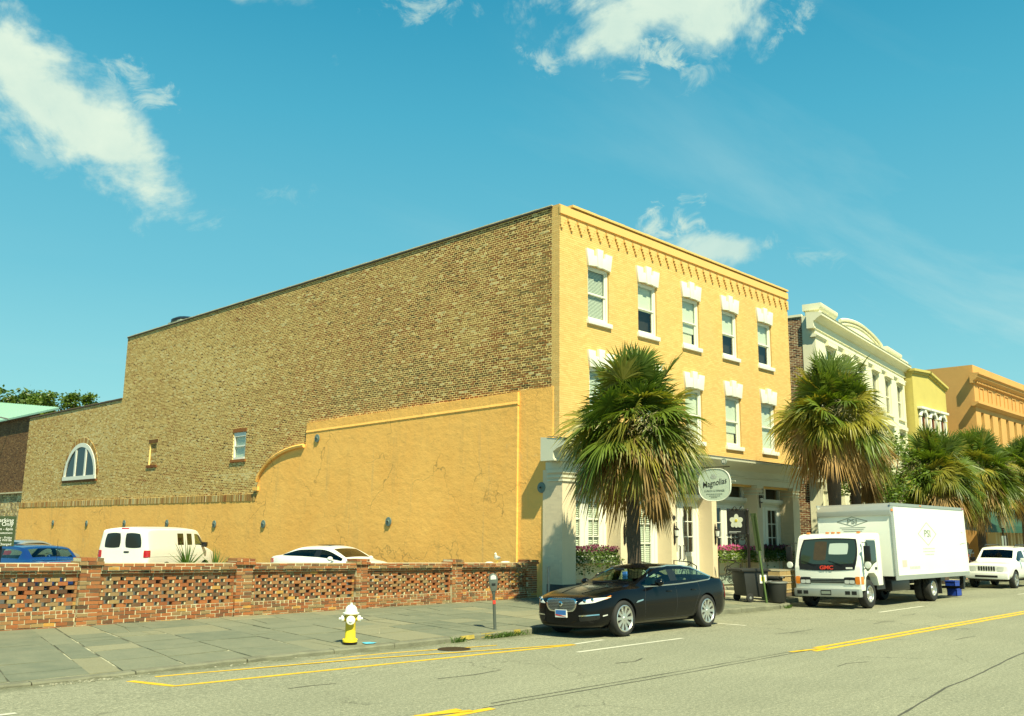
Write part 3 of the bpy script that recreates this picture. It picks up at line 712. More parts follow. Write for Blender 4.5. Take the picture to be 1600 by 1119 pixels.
# body behind the front: solid dark boxes added to block light
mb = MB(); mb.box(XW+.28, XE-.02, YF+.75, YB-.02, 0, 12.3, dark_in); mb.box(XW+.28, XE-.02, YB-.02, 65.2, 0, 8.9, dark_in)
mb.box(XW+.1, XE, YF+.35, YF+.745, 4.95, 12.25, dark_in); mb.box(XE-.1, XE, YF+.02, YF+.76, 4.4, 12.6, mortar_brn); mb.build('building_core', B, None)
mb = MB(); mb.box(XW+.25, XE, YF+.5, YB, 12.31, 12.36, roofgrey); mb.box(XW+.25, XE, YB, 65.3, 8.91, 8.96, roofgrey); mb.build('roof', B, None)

# ---- side wall
SA, SB = 19.33, 65.3
win_s = (37.75, 38.85, 5.18, 6.42)
mb = MB()
holed(mb, SA-.3, YB, 0, 12.62, [win_s, (46.56, 47.34, 5.28, 6.42)], (XW+.0005, 0, 0), (0, 1, 0), (-1, 0, 0), mortar, .26)
holed(mb, YB, SB, 0, 9.15, [], (XW+.0005, 0, 0), (0, 1, 0), (-1, 0, 0), mortar, .2)
mb.add([(XW+.004, YB, 9.1), (XW+.5, YB, 9.1), (XW+.5, YB, 12.62), (XW+.004, YB, 12.62)], [(0, 1, 2, 3)], mortar)
mb.box(XW+.004, XW+.36, SA-.3, YB, 12.0, 12.6, mortar); mb.build('side_wall', B, None)
def stucco_top(y):
    y = np.asarray(y, float); t = np.clip((y-32.8)/(36.4-32.8), 0, 1)
    curve = 3.9+(5.46-3.9)*np.sqrt(np.clip(1-t**2, 0, 1))**1.05
    return np.where(y < 20.7, 6.58, np.where(y < 32.8, 6.57-.013*(y-20.7), np.where(y < 36.4, curve, 3.55)))
AC, AZ, AR = 56.2, 4.88, 2.07       # arched window: half ellipse
def in_arch(y, z, g_=0.): return (z > AZ-g_) & (((y-AC)/(2.33+g_))**2+(np.maximum(z-AZ, 0)/(AR+g_))**2 < 1)
def keep(y, z): return (z > stucco_top(y)-.06) & ~in_arch(y, z, .12)
Rt = brick_rects(SA, YB, 3.3, 12.58, .0775, .222, .025, 6, .014, keep); Rt = clip_holes(Rt, [win_s, (46.55, 47.35, 5.15, 6.55)])
Rl = brick_rects(YB, SB, 3.3, 9.12, .0775, .226, .021, 6, .010, keep)
def side_tone(R):
    y = (R[:, 0]+R[:, 1])/2; z = (R[:, 2]+R[:, 3])/2
    def f(a, b, p): return np.sin(y*a+p)*np.cos(z*b+p*1.7)
    low = f(.35, .6, 1.)+.6*f(.9, 1.3, 2.2)+.4*f(2.1, 2.7, 4.)
    t = .46+.07*low+nrs.normal(0, .13, len(R))
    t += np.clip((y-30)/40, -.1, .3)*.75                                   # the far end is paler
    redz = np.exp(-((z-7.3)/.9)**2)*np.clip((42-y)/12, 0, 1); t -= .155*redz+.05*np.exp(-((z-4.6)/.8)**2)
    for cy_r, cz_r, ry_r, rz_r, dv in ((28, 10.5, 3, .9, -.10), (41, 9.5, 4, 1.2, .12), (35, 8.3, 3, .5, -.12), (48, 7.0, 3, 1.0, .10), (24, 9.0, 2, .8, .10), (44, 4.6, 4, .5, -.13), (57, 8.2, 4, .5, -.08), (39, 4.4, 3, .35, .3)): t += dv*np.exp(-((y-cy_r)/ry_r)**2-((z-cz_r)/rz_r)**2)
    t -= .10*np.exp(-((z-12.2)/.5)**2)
    pale = nrs.rand(len(R)) < .05; t[pale] = .9+.1*nrs.rand(pale.sum())
    dk = nrs.rand(len(R)) < .07; t[dk] = .05+.2*nrs.rand(dk.sum())
    return np.clip(t, 0, 1)
tt = side_tone(Rt)
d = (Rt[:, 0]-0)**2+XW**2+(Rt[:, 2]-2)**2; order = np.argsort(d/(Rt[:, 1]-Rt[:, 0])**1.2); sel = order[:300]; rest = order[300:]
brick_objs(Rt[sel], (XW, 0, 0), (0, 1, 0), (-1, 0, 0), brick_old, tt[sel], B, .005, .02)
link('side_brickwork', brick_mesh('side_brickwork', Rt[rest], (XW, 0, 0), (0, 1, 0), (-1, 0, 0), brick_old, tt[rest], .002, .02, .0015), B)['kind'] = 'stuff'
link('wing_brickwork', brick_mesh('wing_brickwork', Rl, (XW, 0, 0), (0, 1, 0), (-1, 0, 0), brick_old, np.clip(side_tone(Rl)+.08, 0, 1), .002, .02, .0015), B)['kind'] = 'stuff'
# bricked-up niche
R = brick_rects(46.58, 47.32, 5.3, 6.4, .0775, .226, .013, 0, .008)
link('infilled_niche', brick_mesh('infilled_niche', R, (XW+.07, 0, 0), (0, 1, 0), (-1, 0, 0), brick_old, np.clip(nrs.normal(.70, .2, len(R)), 0, 1), .002, .04, .002), B)
mb = MB(); mb.box(XW+.071, XW+.12, 46.5, 47.4, 5.2, 6.5, mortar); mb.build('niche_back', B, None)
mb = MB(); mb.box(XW-.05, XW+.04, 46.4, 47.5, 5.14, 5.28, brick_old); mb.tone = [.25]*8; mb.build('niche_sill', B, None)
mb = MB(); mb.box(XW-.012, XW+.02, 46.45, 47.45, 6.42, 6.60, brick_old); mb.tone = [.2]*8; mb.build('niche_lintel', B, None)
# stucco skin with its moulded top
mb = MB()
yy = list(np.linspace(20.72, 32.79, 14))+list(np.linspace(32.81, 36.39, 22))+[36.41, 44, 52, 60, 65.28]
V = []
for y in yy:
    zt = float(stucco_top(y)) if y < 36.4 else 3.3
    V += [(XW-.10, y, 0), (XW-.10, y, zt), (XW+.003, y, zt)]
F = []
for i in range(len(yy)-1): F += [(3*i, 3*i+1, 3*i+4, 3*i+3), (3*i+1, 3*i+2, 3*i+5, 3*i+4)]
mb.add(V, F, stucco); mb.add([(XW-.10, 20.72, 0), (XW+.003, 20.72, 0), (XW+.003, 20.72, 6.57), (XW-.10, 20.72, 6.57)], [(0, 1, 2, 3)], stucco)
mb.box(XW-.03, XW+.003, 19.25, 20.72, 0, 6.6, stucco)
mb.build('stucco_coat', B, None)
mb = MB(); 
mb.prism([(XW-.10, 6.13), (XW-.122, 6.17), (XW-.122, 6.185), (XW+.0, 6.58), (XW, 6.13)], 'y', 20.70, 32.8, stucco)
mb.V = [(x, y, z-.013*(y-20.7)) for x, y, z in mb.V]; mb.build('stucco_ledge', B, None)
mb = MB(); P = [(XW-.15, y, float(stucco_top(y))+.02) for y in np.linspace(32.85, 36.36, 26)]; mb.tube(P, .085, stucco, 6)
mb.box(XW-.2, XW, 36.2, 36.6, 3.72, 3.88, stucco); mb.build('curved_coping', B, 40)
R = brick_rects(36.45, SB, 3.28, 3.58, .31, .085, .008, 0, .008)
link('brick_ledge', brick_mesh('brick_ledge', R, (XW, 0, 0), (0, 1, 0), (-1, 0, 0), brick_old, np.clip(nrs.normal(.72, .15, len(R)), 0, 1), .12, .02, .01), B)['kind'] = 'stuff'
for y, z in ((59.16, 2.32), (54.21, 2.29), (49.32, 2.31), (44.48, 2.32), (39.82, 2.28), (35.64, 2.29), (27.14, 2.39), (19.68, 3.44), (31.94, 5.73)):
    x0 = XW-.03 if y < 20.7 else XW-.10
    mb = MB(); mb.lathe([(0, x0-.085), (.05, x0-.08), (.06, x0-.065), (.165, x0-.055), (.17, x0-.035), (.11, x0-.025), (.06, x0+.01)], bolt_g, 18, 'x', (0, y, z)); mb.cyl((x0-.11, y, z), (x0-.08, y, z), .03, None, iron, 8); mb.build('anchor_plate', B, 40)
# coping tiles of the side wall
for (a, b, z) in ((SA-.02, YB, 12.6), (YB+.02, SB, 9.13)):
    mb = MB(); y = a
    while y < b-.1:
        e = min(y+.32, b); mb.box(XW-.045, XW+.33, y+.006, e-.006, z+.012, z+.047+rnd.uniform(-.008, .008), mortar_brn if z < 10 else mortar_red); y += .32
    mb.box(XW-.05, XW+.3, a, b, z-.05, z+.01, simple('dark_underline', (.045, .04, .025), .9)); o = mb.build('coping', B, None); o['kind'] = 'stuff'  # dark strip along the underside of the tiles
# small sash in the side wall
mb = MB(); a, b, c, d_ = win_s; x0 = XW+.06
mb.box(x0-.03, x0+.06, a, a+.09, c, d_, white); mb.box(x0-.03, x0+.06, b-.09, b, c, d_, white); mb.box(x0-.03, x0+.06, a+.09, b-.09, d_-.2, d_, white); mb.box(x0-.05, x0+.06, a+.09, b-.09, c, c+.1, white); mb.box(x0-.02, x0+.06, a+.09, b-.09, 5.76, 5.82, white)
win = mb.build('window', B, None)
mb = MB(); mb.add([(x0+.03, a, c), (x0+.03, b, c), (x0+.03, b, d_), (x0+.03, a, d_)], [(0, 1, 2, 3)], glass_d); mb.build('pane', win, None)
mb = MB(); mb.box(x0+.08, x0+.1, a, b, c, d_, blindm); mb.build('blind', win, None)
mb = MB(); mb.box(XW-.06, XW+.05, a-.12, b+.1, c-.13, c-.005, brick_old); mb.box(XW-.02, XW+.03, a-.05, b+.05, d_, d_+.15, brick_old); mb.tone = [.4]*len(mb.V); mb.build('sill', win, None)
# arched window
mb = MB(); N = 28
def arch_ring(r0, r1, x0, x1, mat, a0=0, a1=pi):
    V = []
    for i in range(N+1):
        t = a0+(a1-a0)*i/N
        for rr in (r0, r1):
            for x in (x0, x1): V.append((x, AC+cos(t)*(2.33+rr), AZ+sin(t)*(AR+rr)))
    F = []
    for i in range(N):
        k = 4*i; F += [(k, k+4, k+6, k+2), (k+1, k+3, k+7, k+5), (k, k+1, k+5, k+4), (k+2, k+6, k+7, k+3)]
    mb.add(V, F, mat)
arch_ring(-.24, .0, XW-.06, XW+.05, white)
mb.box(XW-.09, XW+.05, AC-2.4, AC+2.36, AZ-.08, AZ+.14, white)
for c in (-.72, .72): mb.box(XW-.05, XW+.05, AC+c-.11, AC+c+.11, AZ+.14, AZ+AR*sqrt(1-(.85/2.33)**2)-.05, white)
win = mb.build('arched_window', B, 40)
mb = MB(); V = [(XW-.01, AC+cos(pi*i/N)*2.25, AZ+sin(pi*i/N)*(AR-.08)) for i in range(N+1)]; mb.add(V, [tuple(range(N+1))], simple('dark_reflecting_glass', (.012, .016, .02), .04, var=.0, spec=.35)); mb.build('pane', win, None)
R = []; mb = MB()
for i in range(74):
    t0, t1 = pi*(i+.08)/74, pi*(i+.92)/74; V = []
    for x in (XW+.02, XW-.03):
        for t, r in ((t0, .02), (t1, .02), (t1, .30), (t0, .30)): V.append((x, AC+cos(t)*(2.33+r), AZ+sin(t)*(AR+r)))
    mb.add(V, [(4, 5, 6, 7), (0, 1, 5, 4), (1, 2, 6, 5), (2, 3, 7, 6), (3, 0, 4, 7)], brick_old); R += [rnd.uniform(.45, 1.)]*8
mb.tone = R; o = mb.build('brick_arch', win, None); o['kind'] = 'stuff'
mb = MB(); mb.box(XW-.05, XW+.02, AC-2.55, AC+2.5, AZ-.2, AZ-.085, brick_old); mb.tone = [.35]*8; mb.build('sill', win, None)
# chimney cap on the flat roof
ch = thing('roof_vent', (24.1, 49.0, 12.35), 'dark domed metal vent standing on the flat roof above the side wall', 'roof vent')
mb = MB(); mb.box(-.75, .75, -.75, .75, 0, 1.15, greypaint); mb.build('vent_box', ch, None)
mb = MB(); mb.lathe([(.85, 1.15), (.85, 1.28), (.6, 1.42), (.0, 1.48)], black, 16); mb.build('vent_cap', ch, 40)

# ---- shop front
PIL = [(21.72, 22.36), (24.62, 24.98), (27.50, 27.80), (30.14, 30.46), (33.46, 33.86), (36.42, 36.98)]
YP, YI = 18.82, 19.42
for i, (a, b) in enumerate(PIL):
    mb = MB(); edge = i in (0, 5)
    mb.box(a, b, YP, YI+.2, .10, 3.98, pinkish); mb.box(a-.03, b+.03, YP-.04, YI, .10, .52, slatepaint if i == 0 else pinkish)
    mb.box(a-.05, b+.05, YP-.06, YI, 3.98-.10, 3.985, trim); mb.box(a-.03, b+.03, YP-.04, YI, 3.74, 3.80, trim); mb.box(a-.04, b+.04, YP-.05, YI, 3.62, 3.665, trim)
    pl = mb.build('pilaster', B, None)
    if edge:
        R = brick_rects(YP, YI+.1, .55, 3.6, .07, .22, .004, 0, .001)
        for sx in ((a, -1),): link('painted_brickwork', brick_mesh('painted_brickwork', R, (sx[0], 0, 0), (0, 1, 0), (sx[1], 0, 0), toned('painted_pink_brick', [(0, (.62, .52, .36)), (1, (.69, .58, .40))], var=.06, bump=0), nrs.rand(len(R)), .0005, .01, .0003), pl)['kind'] = 'stuff'
# entablature: frieze and overhanging cornice
mb = MB()
CX0, CX1 = XW-.10, XE+.08
mb.box(CX0+.02, CX1-.04, YP-.02, YF+.5, 3.99, 4.215, trim)
prof = [(YF+.3, 4.22), (YP-.07, 4.22), (YP-.07, 4.27), (YP-.03, 4.30), (YP-.03, 4.50), (YP-.10, 4.53), (YP-.16, 4.57), (YP-.40, 4.66), (YP-.60, 4.72), (YP-.68, 4.75), (YP-.70, 4.84), (YF+.3, 4.95)]
mb.prism(prof, 'x', XW-.54, CX1+.25, trim)
mb.build('cornice', B, 30)
mb = MB(); mb.prism([(YP-.72, 4.845), (YF-.002, 4.955), (YF-.002, 4.975), (YP-.72, 4.868)], 'x', XW-.56, CX1+.27, roofgrey); mb.build('cornice_flashing', B, None)
mb = MB(); mb.prism([(XW-.06, 4.5), (XW-.12, 4.56), (XW-.42, 4.70), (XW-.5, 4.73), (XW-.5, 4.83), (XW, 4.9), (XW, 4.5)], 'y', YP-.04, 19.33, trim); mb.build('cornice_return', B, 30)
def bay(i, kind):
    a, b = PIL[i][1], PIL[i+1][0]; y = YI
    mb = MB(); mb.box(a, b, y, y+.3, 3.40, 3.99, trim)            # head
    mb = MB()
    T0, T1 = 3.50, 3.93                                           # transom lights
    n = 2 if kind != 'door' else 2
    mb.box(a, b, y-.02, y+.12, T1, 3.985, trim); mb.box(a, b, y-.16, y+.12, 3.37, 3.50, white); mb.box(a, b, y-.10, y+.10, 3.30, 3.37, trim)
    for k in range(n+1):
        c = a+(b-a)*k/n; mb.box(max(a, c-.07), min(b, c+.07), y-.02, y+.12, T0, T1, white)
    mb.box(a, b, y+.0, y+.12, 3.18, 3.30, trim)
    fr = mb.build('bay_frame', B, None)
    g_ = MB(); g_.add([(a, y+.07, T0), (b, y+.07, T0), (b, y+.07, T1), (a, y+.07, T1)], [(0, 1, 2, 3)], glass_d); g_.build('transom_pane', fr, None)
    # leaves: glazed casements or doors
    z0 = 1.28 if kind == 'window' else (.95 if kind == 'blinddoor' else .32); zt = 3.18
    m = .16; W0, W1 = a+m, b-m; half = (W1-W0)/2; 
    mb = MB(); mb.box(a, W0, y-.01, y+.12, .2, zt, white); mb.box(W1, b, y-.01, y+.12, .2, zt, white)
    mb.box(W0, W1, y+.02, y+.12, .2, z0, white if kind != 'window' else pinkish)
    if kind == 'window':
        mb.box(W0+.1, W0+half-.05, y+.005, y+.02, .62, z0-.25, trim); mb.box(W0+half+.05, W1-.1, y+.005, y+.02, .62, z0-.25, trim)
        mb.box(a, b, y-.06, y+.02, .2, .50, slatepaint if i == 0 else greypaint)
    elif kind == 'blinddoor': mb.box(W0+.15, W1-.15, y+.0, y+.02, .5, z0-.12, trim)
    mb.build('bay_panel', B, None)
    for k in range(2):
        l0, l1 = W0+half*k+.01, W0+half*(k+1)-.01; mb = MB(); st = .20 if kind == 'window' else .19
        g0, g1 = l0+st*(.55 if k == 0 and kind == 'window' else 1), l1-st; b0 = z0+.12 if kind != 'frenchdoor' else 1.42; b1 = zt-.12
        mb.box(l0, g0, y+.0, y+.06, z0, zt, white); mb.box(g1, l1, y+.0, y+.06, z0, zt, white); mb.box(g0, g1, y+.0, y+.06, b1, zt, white); mb.box(g0, g1, y+.0, y+.06, z0, b0, white)
        if kind == 'frenchdoor': mb.box(g0+.05, g1-.05, y-.012, y+.0, z0+.2, b0-.15, trim)
        nc = 3 if (kind == 'window' and i == 3) else 2
        for q in range(1, nc): c = g0+(g1-g0)*q/nc; mb.box(c-.014, c+.014, y+.015, y+.05, b0, b1, white)
        for q in range(1, 3): c = b0+(b1-b0)*q/3; mb.box(g0, g1, y+.016, y+.051, c-.016, c+.016, white)
        lf = mb.build('door' if kind != 'window' else 'window', B, None)
        g_ = MB(); g_.add([(g0, y+.035, b0), (g1, y+.035, b0), (g1, y+.035, b1), (g0, y+.035, b1)], [(0, 1, 2, 3)], glass_d); g_.build('pane', lf, None)
        if (kind == 'window' and i == 0) or kind == 'blinddoor':
            s_ = MB(); z = b0
            while z < b1: s_.add([(g0, y+.07, z), (g1, y+.07, z), (g1, y+.10, z+.06), (g0, y+.10, z+.06)], [(0, 1, 2, 3)], blindm); z += .066
            s_.build('blind', lf, None)
        if kind == 'frenchdoor':
            h_ = MB(); hx = g1+.06 if k == 0 else g0-.06; h_.tube([(hx, y-.005, 1.15), (hx, y-.07, 1.18), (hx, y-.07, 1.62), (hx, y-.005, 1.65)], .022, iron, 6); h_.build('handle', lf, 40)
            n_ = MB(); n_.box(g0+.03, g0+.15, y+.027, y+.033, b0+.05, b0+.2, inkwht); n_.build('notice', lf, None)
for i, k in enumerate(('window', 'blinddoor', 'frenchdoor', 'window', 'window')): bay(i, k)
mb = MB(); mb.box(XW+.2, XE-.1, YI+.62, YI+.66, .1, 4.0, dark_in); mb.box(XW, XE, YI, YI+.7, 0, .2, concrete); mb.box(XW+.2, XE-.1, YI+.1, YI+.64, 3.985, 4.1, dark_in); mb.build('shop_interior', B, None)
for i in (1, 2):
    a, b = PIL[i][1], PIL[i+1][0]
    mb = MB(); mb.box(a+.05, b-.05, YP-.15, YI+.05, .08, .30, concrete, .01); mb.box(a-.1, b+.1, YP-.5, YP-.15, .08, .21, concrete, .01); mb.build('door_step', B, 30)

# =================================================================== PIERCED BRICK GARDEN WALL
YW = 19.35
Wl = thing('garden_wall', (13.5, YW, .1), 'low weathered red brick wall with pierced openwork panels and square piers along the sidewalk', 'wall')
Wl.location = (0, 0, 0)
def wz(x, z): return .10+(z-.10)*(1-.0115*(x-6.2))
PX = [(3.2, 3.6), (7.68, 8.10), (11.12, 11.54), (14.44, 14.80), (17.68, 18.05), (20.73, 21.13)]
DAB = []; BR = []                                             # (x0,x1,z0,z1,yfront,depth)
def course(x0, x1, z, h, yf, dep, l=.225, off=0., gap=.018, jit=.008):
    x = x0-off
    while x < x1-.02:
        a, b = max(x, x0), min(x+l, x1)
        if b-a > .04: BR.append((a+gap/2+rnd.uniform(-jit, jit), b-gap/2+rnd.uniform(-jit, jit), z+.008, z+h-.008+rnd.uniform(-.004, .004), yf+rnd.uniform(-.008, .008), dep))
        x += l
for i in range(len(PX)-1):
    a, b = PX[i][1], PX[i+1][0]
    for k in range(4): course(a, b, .08+.0785*k, .0785, YW, .24, .225, .11*(k % 2))
    course(a, b, .394, .07, YW, .24, .112)                                      # header row
    for k in range(8):
        z = .466+.0785*k; off = (.15 if k % 2 else 0.)
        x = a+.10-off
        BR.append((a+.005, a+.10 if k % 2 else a+.05, z+.005, z+.073, YW+.03, .10)); BR.append((b-.10 if k % 2 else b-.05, b-.005, z+.005, z+.073, YW+.03, .10))
        while x < b-.12:
            p, q = max(x, a+.06), min(x+.185, b-.06)
            if q-p > .06 and rnd.random() < .8: DAB.append((p-.028, p+.004, z+.006, z+.070))
            if q-p > .06: BR.append((p+rnd.uniform(-.01, .01), q+rnd.uniform(-.01, .01), z+.003, z+.0745, YW+.03+rnd.uniform(-.01, .01), .15))
            x += .30
    z = .466+.0785*8
    course(a, b, z, .075, YW+.02, .20, .225)
    course(a, b, z+.076, .062, YW-.035, .30, .112)
    course(a, b, z+.140, .075, YW-.075, .38, .225, .1)
    course(a, b, z+.216, .065, YW-.07, .37, .225, .02)
for i, (a, b) in enumerate(PX):
    for k in range(16): course(a, b, .08+.0785*k, .0785, YW-.05, .34, (b-a)/2*1.02 if k % 2 else (b-a)*.68, 0 if k % 2 else (b-a)*.34)
    course(a-.05, b+.05, .08+.0785*16, .082, YW-.10, .46, .17); course(a-.03, b+.03, .08+.0785*17, .078, YW-.08, .42, .2, .07)
BR = np.array(BR); vis = BR[:, 1] > 5.9
near = np.argsort(np.where(vis, BR[:, 0], 99))[:300]; isnear = np.zeros(len(BR), bool); isnear[near] = True
def bt():
    return min(1, max(0, rnd.choice([rnd.gauss(.5, .10), rnd.gauss(.45, .12), rnd.gauss(.55, .1), rnd.gauss(.7, .1), rnd.gauss(.25, .1), rnd.gauss(.78, .1), 1. if rnd.random() < .12 else .6])))
def wall_brick(mb, r, tn):
    a, b, z0, z1, yf, dp = r; mb.box(a, b, yf, yf+dp, 0, 1, brick_red)
    for k in range(-8, 0): v = mb.V[k]; mb.V[k] = (v[0], v[1], wz(v[0], z0 if v[2] < .5 else z1))
    tn += [bt()]*8
for r in BR[isnear]:
    ob = link('brick', unit_brick(brick_red, bt()), Wl); a, b, z0, z1, yf, dp = r; xm = (a+b)/2
    ob.location = (xm, yf+dp/2, (wz(xm, z0)+wz(xm, z1))/2); ob.scale = (b-a, dp, wz(xm, z1)-wz(xm, z0)); ob.rotation_euler = (0, .012*(.5+((z0+z1)/2)), rnd.uniform(-.012, .012))
mb = MB(); tn = []
for r in BR[~isnear]: wall_brick(mb, r, tn)
mb.tone = tn; link('brickwork', mesh_from('brickwork', mb.V, mb.F, None, (brick_red,), None, tn), Wl)['kind'] = 'stuff'
mb = MB()
for i in range(len(PX)-1):
    a, b = PX[i][1], PX[i+1][0]; n0 = len(mb.V)
    mb.box(a, b, YW+.012, YW+.23, .05, .462, mortar_red); mb.box(a, b, YW+.035, YW+.21, 1.094, 1.17, mortar_red); mb.box(a, b, YW-.02, YW+.25, 1.165, 1.235, mortar_red); mb.box(a, b, YW-.06, YW+.28, 1.225, 1.375, mortar_red)
    mb.box(a, a+.045, YW+.05, YW+.12, .46, 1.095, mortar_red); mb.box(b-.045, b, YW+.05, YW+.12, .46, 1.095, mortar_red)
    mb.V[n0:] = [(x, y, wz(x, z)) for x, y, z in mb.V[n0:]]
for a, b, c, d in DAB:
    n0 = len(mb.V); mb.box(a, b, YW+.045, YW+.17, c, d, mortar_red); mb.V[n0:] = [(x, y, wz(x, z)) for x, y, z in mb.V[n0:]]
for a, b in PX:
    n0 = len(mb.V); mb.box(a+.012, b-.012, YW-.038, YW+.27, .05, 1.34, mortar_red); mb.box(a-.02, b+.02, YW-.07, YW+.31, 1.33, 1.475, mortar_red); mb.V[n0:] = [(x, y, wz(x, z)) for x, y, z in mb.V[n0:]]
mb.build('mortar_bed', Wl, None)

# =================================================================== VEHICLES
def lerp3(a, b, t): return tuple(p+(q-p)*t for p, q in zip(a, b))
def ring(st):
    """half section from the sill up to the roof centre; st is a dict"""
    zu, wr, zr, wm, zm, ws, zs_, wb, zb, wt, zt, zc = st
    p5 = (wb, zb); p8 = (wt, zt); p11 = (0, zc)
    def q(t): return (p5[0]+(p8[0]-p5[0])*t, p5[1]+(p8[1]-p5[1])*t)
    def r(t): return (wt*(1-t), zt+(zc-zt)*(1-(1-t)**2))
    return [(0, zu), (wr*.7, zu), (wr, zr), (wm, zm), (ws, zs_), p5, q(.07), q(.92), p8, r(.10), r(.5), p11]
NP = 12
def loft_car(stations, ids, wheels, wr_arch, cut_w=.45, subd=2):
    """stations: [(x, section)], ids(interval, strip, side) -> material id; returns local mesh pieces {id: (V, F)} and a BVH"""
    V = []; F = []; I = []
    n = len(stations); half = [ring(s) for _, s in stations]
    cols = 2*NP-2                                     # full ring: 0..11 right side(-y) up, then back down left
    for (x, _), h in zip(stations, half):
        for j in range(NP): V.append((x, -h[j][0], h[j][1]))
        for j in range(NP-2, 0, -1): V.append((x, h[j][0], h[j][1]))
    def strip(k):                                     # ring segment -> strip number and side
        return (k, -1) if k < NP-1 else (2*NP-3-k, 1)
    for i in range(n-1):
        for k in range(cols):
            a, b = i*cols+k, i*cols+(k+1) % cols
            F.append((a, b, b+cols, a+cols)); st, sd = strip(k); I.append(ids(i, st, sd))
    for e, base in ((0, 0), (1, (n-1)*cols)):          # close nose and tail
        for j in range(NP-1):
            a, b = base+j, base+j+1; c = base+(cols-j-1) % cols if j+1 < NP-1 else b; d = base+(cols-j) % cols
            if j == 0: f = (a, b, base+cols-1)
            elif j == NP-2: f = (a, b, base+cols-j)
            else: f = (a, b, base+cols-j-1, base+cols-j)
            F.append(f if e else f[::-1]); I.append(0)
    me = bpy.data.meshes.new('body'); me.from_pydata(V, [], F)
    for k in range(32): me.materials.append(paint_black)
    me.polygons.foreach_set('material_index', I); me.update()
    bm = bmesh.new(); bm.from_mesh(me); bmesh.ops.recalc_face_normals(bm, faces=bm.faces[:]); bm.to_mesh(me); bm.free()
    o = bpy.data.objects.new('b', me); COL.objects.link(o)
    m = o.modifiers.new('s', 'SUBSURF'); m.levels = subd; m.render_levels = subd
    cut = None
    if wheels:
        cb = MB()
        for (x, y0, y1, z, r) in wheels: cb.cyl((x, y0, z), (x, y1, z), r, r, rubber, 28)
        cm = mesh_from('cut', cb.V, cb.F)
        for k in range(32): cm.materials.append(paint_black)
        cm.polygons.foreach_set('material_index', [31]*len(cm.polygons))
        bm = bmesh.new(); bm.from_mesh(cm); bmesh.ops.recalc_face_normals(bm, faces=bm.faces[:]); bm.to_mesh(cm); bm.free()
        cut = bpy.data.objects.new('c', cm); COL.objects.link(cut)
        b = o.modifiers.new('b', 'BOOLEAN'); b.object = cut; b.operation = 'DIFFERENCE'; b.solver = 'EXACT'
    dg = bpy.context.evaluated_depsgraph_get(); ev = o.evaluated_get(dg); em = ev.to_mesh()
    co = np.empty(len(em.vertices)*3, np.float32); em.vertices.foreach_get('co', co); co = co.reshape(-1, 3)
    pieces = {}
    allF = []
    for p in em.polygons:
        vs_ = list(p.vertices); allF.append(vs_)
        d = pieces.setdefault(p.material_index, ({}, [], []))
        f = []
        for v in vs_:
            if v not in d[0]: d[0][v] = len(d[1]); d[1].append(tuple(co[v]))
            f.append(d[0][v])
        d[2].append(f)
    bvh = BVHTree.FromPolygons([Vector(c) for c in co], allF)
    ev.to_mesh_clear(); bpy.data.objects.remove(o)
    if cut: bpy.data.objects.remove(cut)
    return {k: (v[1], v[2]) for k, v in pieces.items()}, bvh
def piece(name, VF, mat, parent, smooth=40):
    me = mesh_from(name, VF[0], VF[1], None, (mat,), smooth); return link(name, me, parent)
def wells(VF, parent, xm):
    V, F = VF
    for sx in (0, 1):
        for sy in (0, 1):
            idx = {}; NV = []; NF = []
            for f in F:
                if (V[f[0]][0] > xm) == bool(sx) and (V[f[0]][1] > 0) == bool(sy):
                    g_ = []
                    for v in f:
                        if v not in idx: idx[v] = len(NV); NV.append(V[v])
                        g_.append(idx[v])
                    NF.append(g_)
            if NF: piece('wheel_well', (NV, NF), black, parent)
AX = {'front': (Vector((1, 0, 0)), lambda a, b: Vector((-3, a, b))), 'back': (Vector((-1, 0, 0)), lambda a, b: Vector((12, a, b))),
      'right': (Vector((0, 1, 0)), lambda a, b: Vector((a, -3, b))), 'left': (Vector((0, -1, 0)), lambda a, b: Vector((a, 3, b))), 'top': (Vector((0, 0, -1)), lambda a, b: Vector((a, b, 4)))}
def onbody(bvh, side, a, b, off):
    d, f = AX[side]; h = bvh.ray_cast(f(a, b), d)
    if h[0] is None: h = bvh.find_nearest(f(a, b)+d*2.2)
    nn_ = h[1] if h[1].dot(d) < 0 else -h[1]
    return h[0]+nn_*off
def patch(name, bvh, side, q, mat, parent, off=.006, round_=0., n=8, m=6, skirt=.02):
    """patch hugging the body: q = 4 corners (a,b) in the projection plane; rounded by round_"""
    V = []
    for j in range(m+1):
        for i in range(n+1):
            u, v = 2*i/n-1, 2*j/m-1
            if round_: u, v = u*(1-round_*v*v*.29*abs(u)), v*(1-round_*u*u*.29*abs(v))
            s, t = (u+1)/2, (v+1)/2
            a = (q[0][0]*(1-s)+q[1][0]*s)*(1-t)+(q[3][0]*(1-s)+q[2][0]*s)*t
            b = (q[0][1]*(1-s)+q[1][1]*s)*(1-t)+(q[3][1]*(1-s)+q[2][1]*s)*t
            V.append(onbody(bvh, side, a, b, off))
    F = [(j*(n+1)+i, j*(n+1)+i+1, (j+1)*(n+1)+i+1, (j+1)*(n+1)+i) for j in range(m) for i in range(n)]
    bd = [i for i in range(n+1)]+[(j+1)*(n+1)-1 for j in range(1, m+1)]+[m*(n+1)+i for i in range(n-1, -1, -1)]+[j*(n+1) for j in range(m-1, 0, -1)]
    d = AX[side][0]; k0 = len(V)
    for i in bd: V.append(Vector(V[i])+d*(skirt+off))
    L = len(bd); F += [(bd[i], bd[(i+1) % L], k0+(i+1) % L, k0+i) for i in range(L)]
    mb = MB(); mb.add(V, F, mat); return mb.build(name, parent, 50)
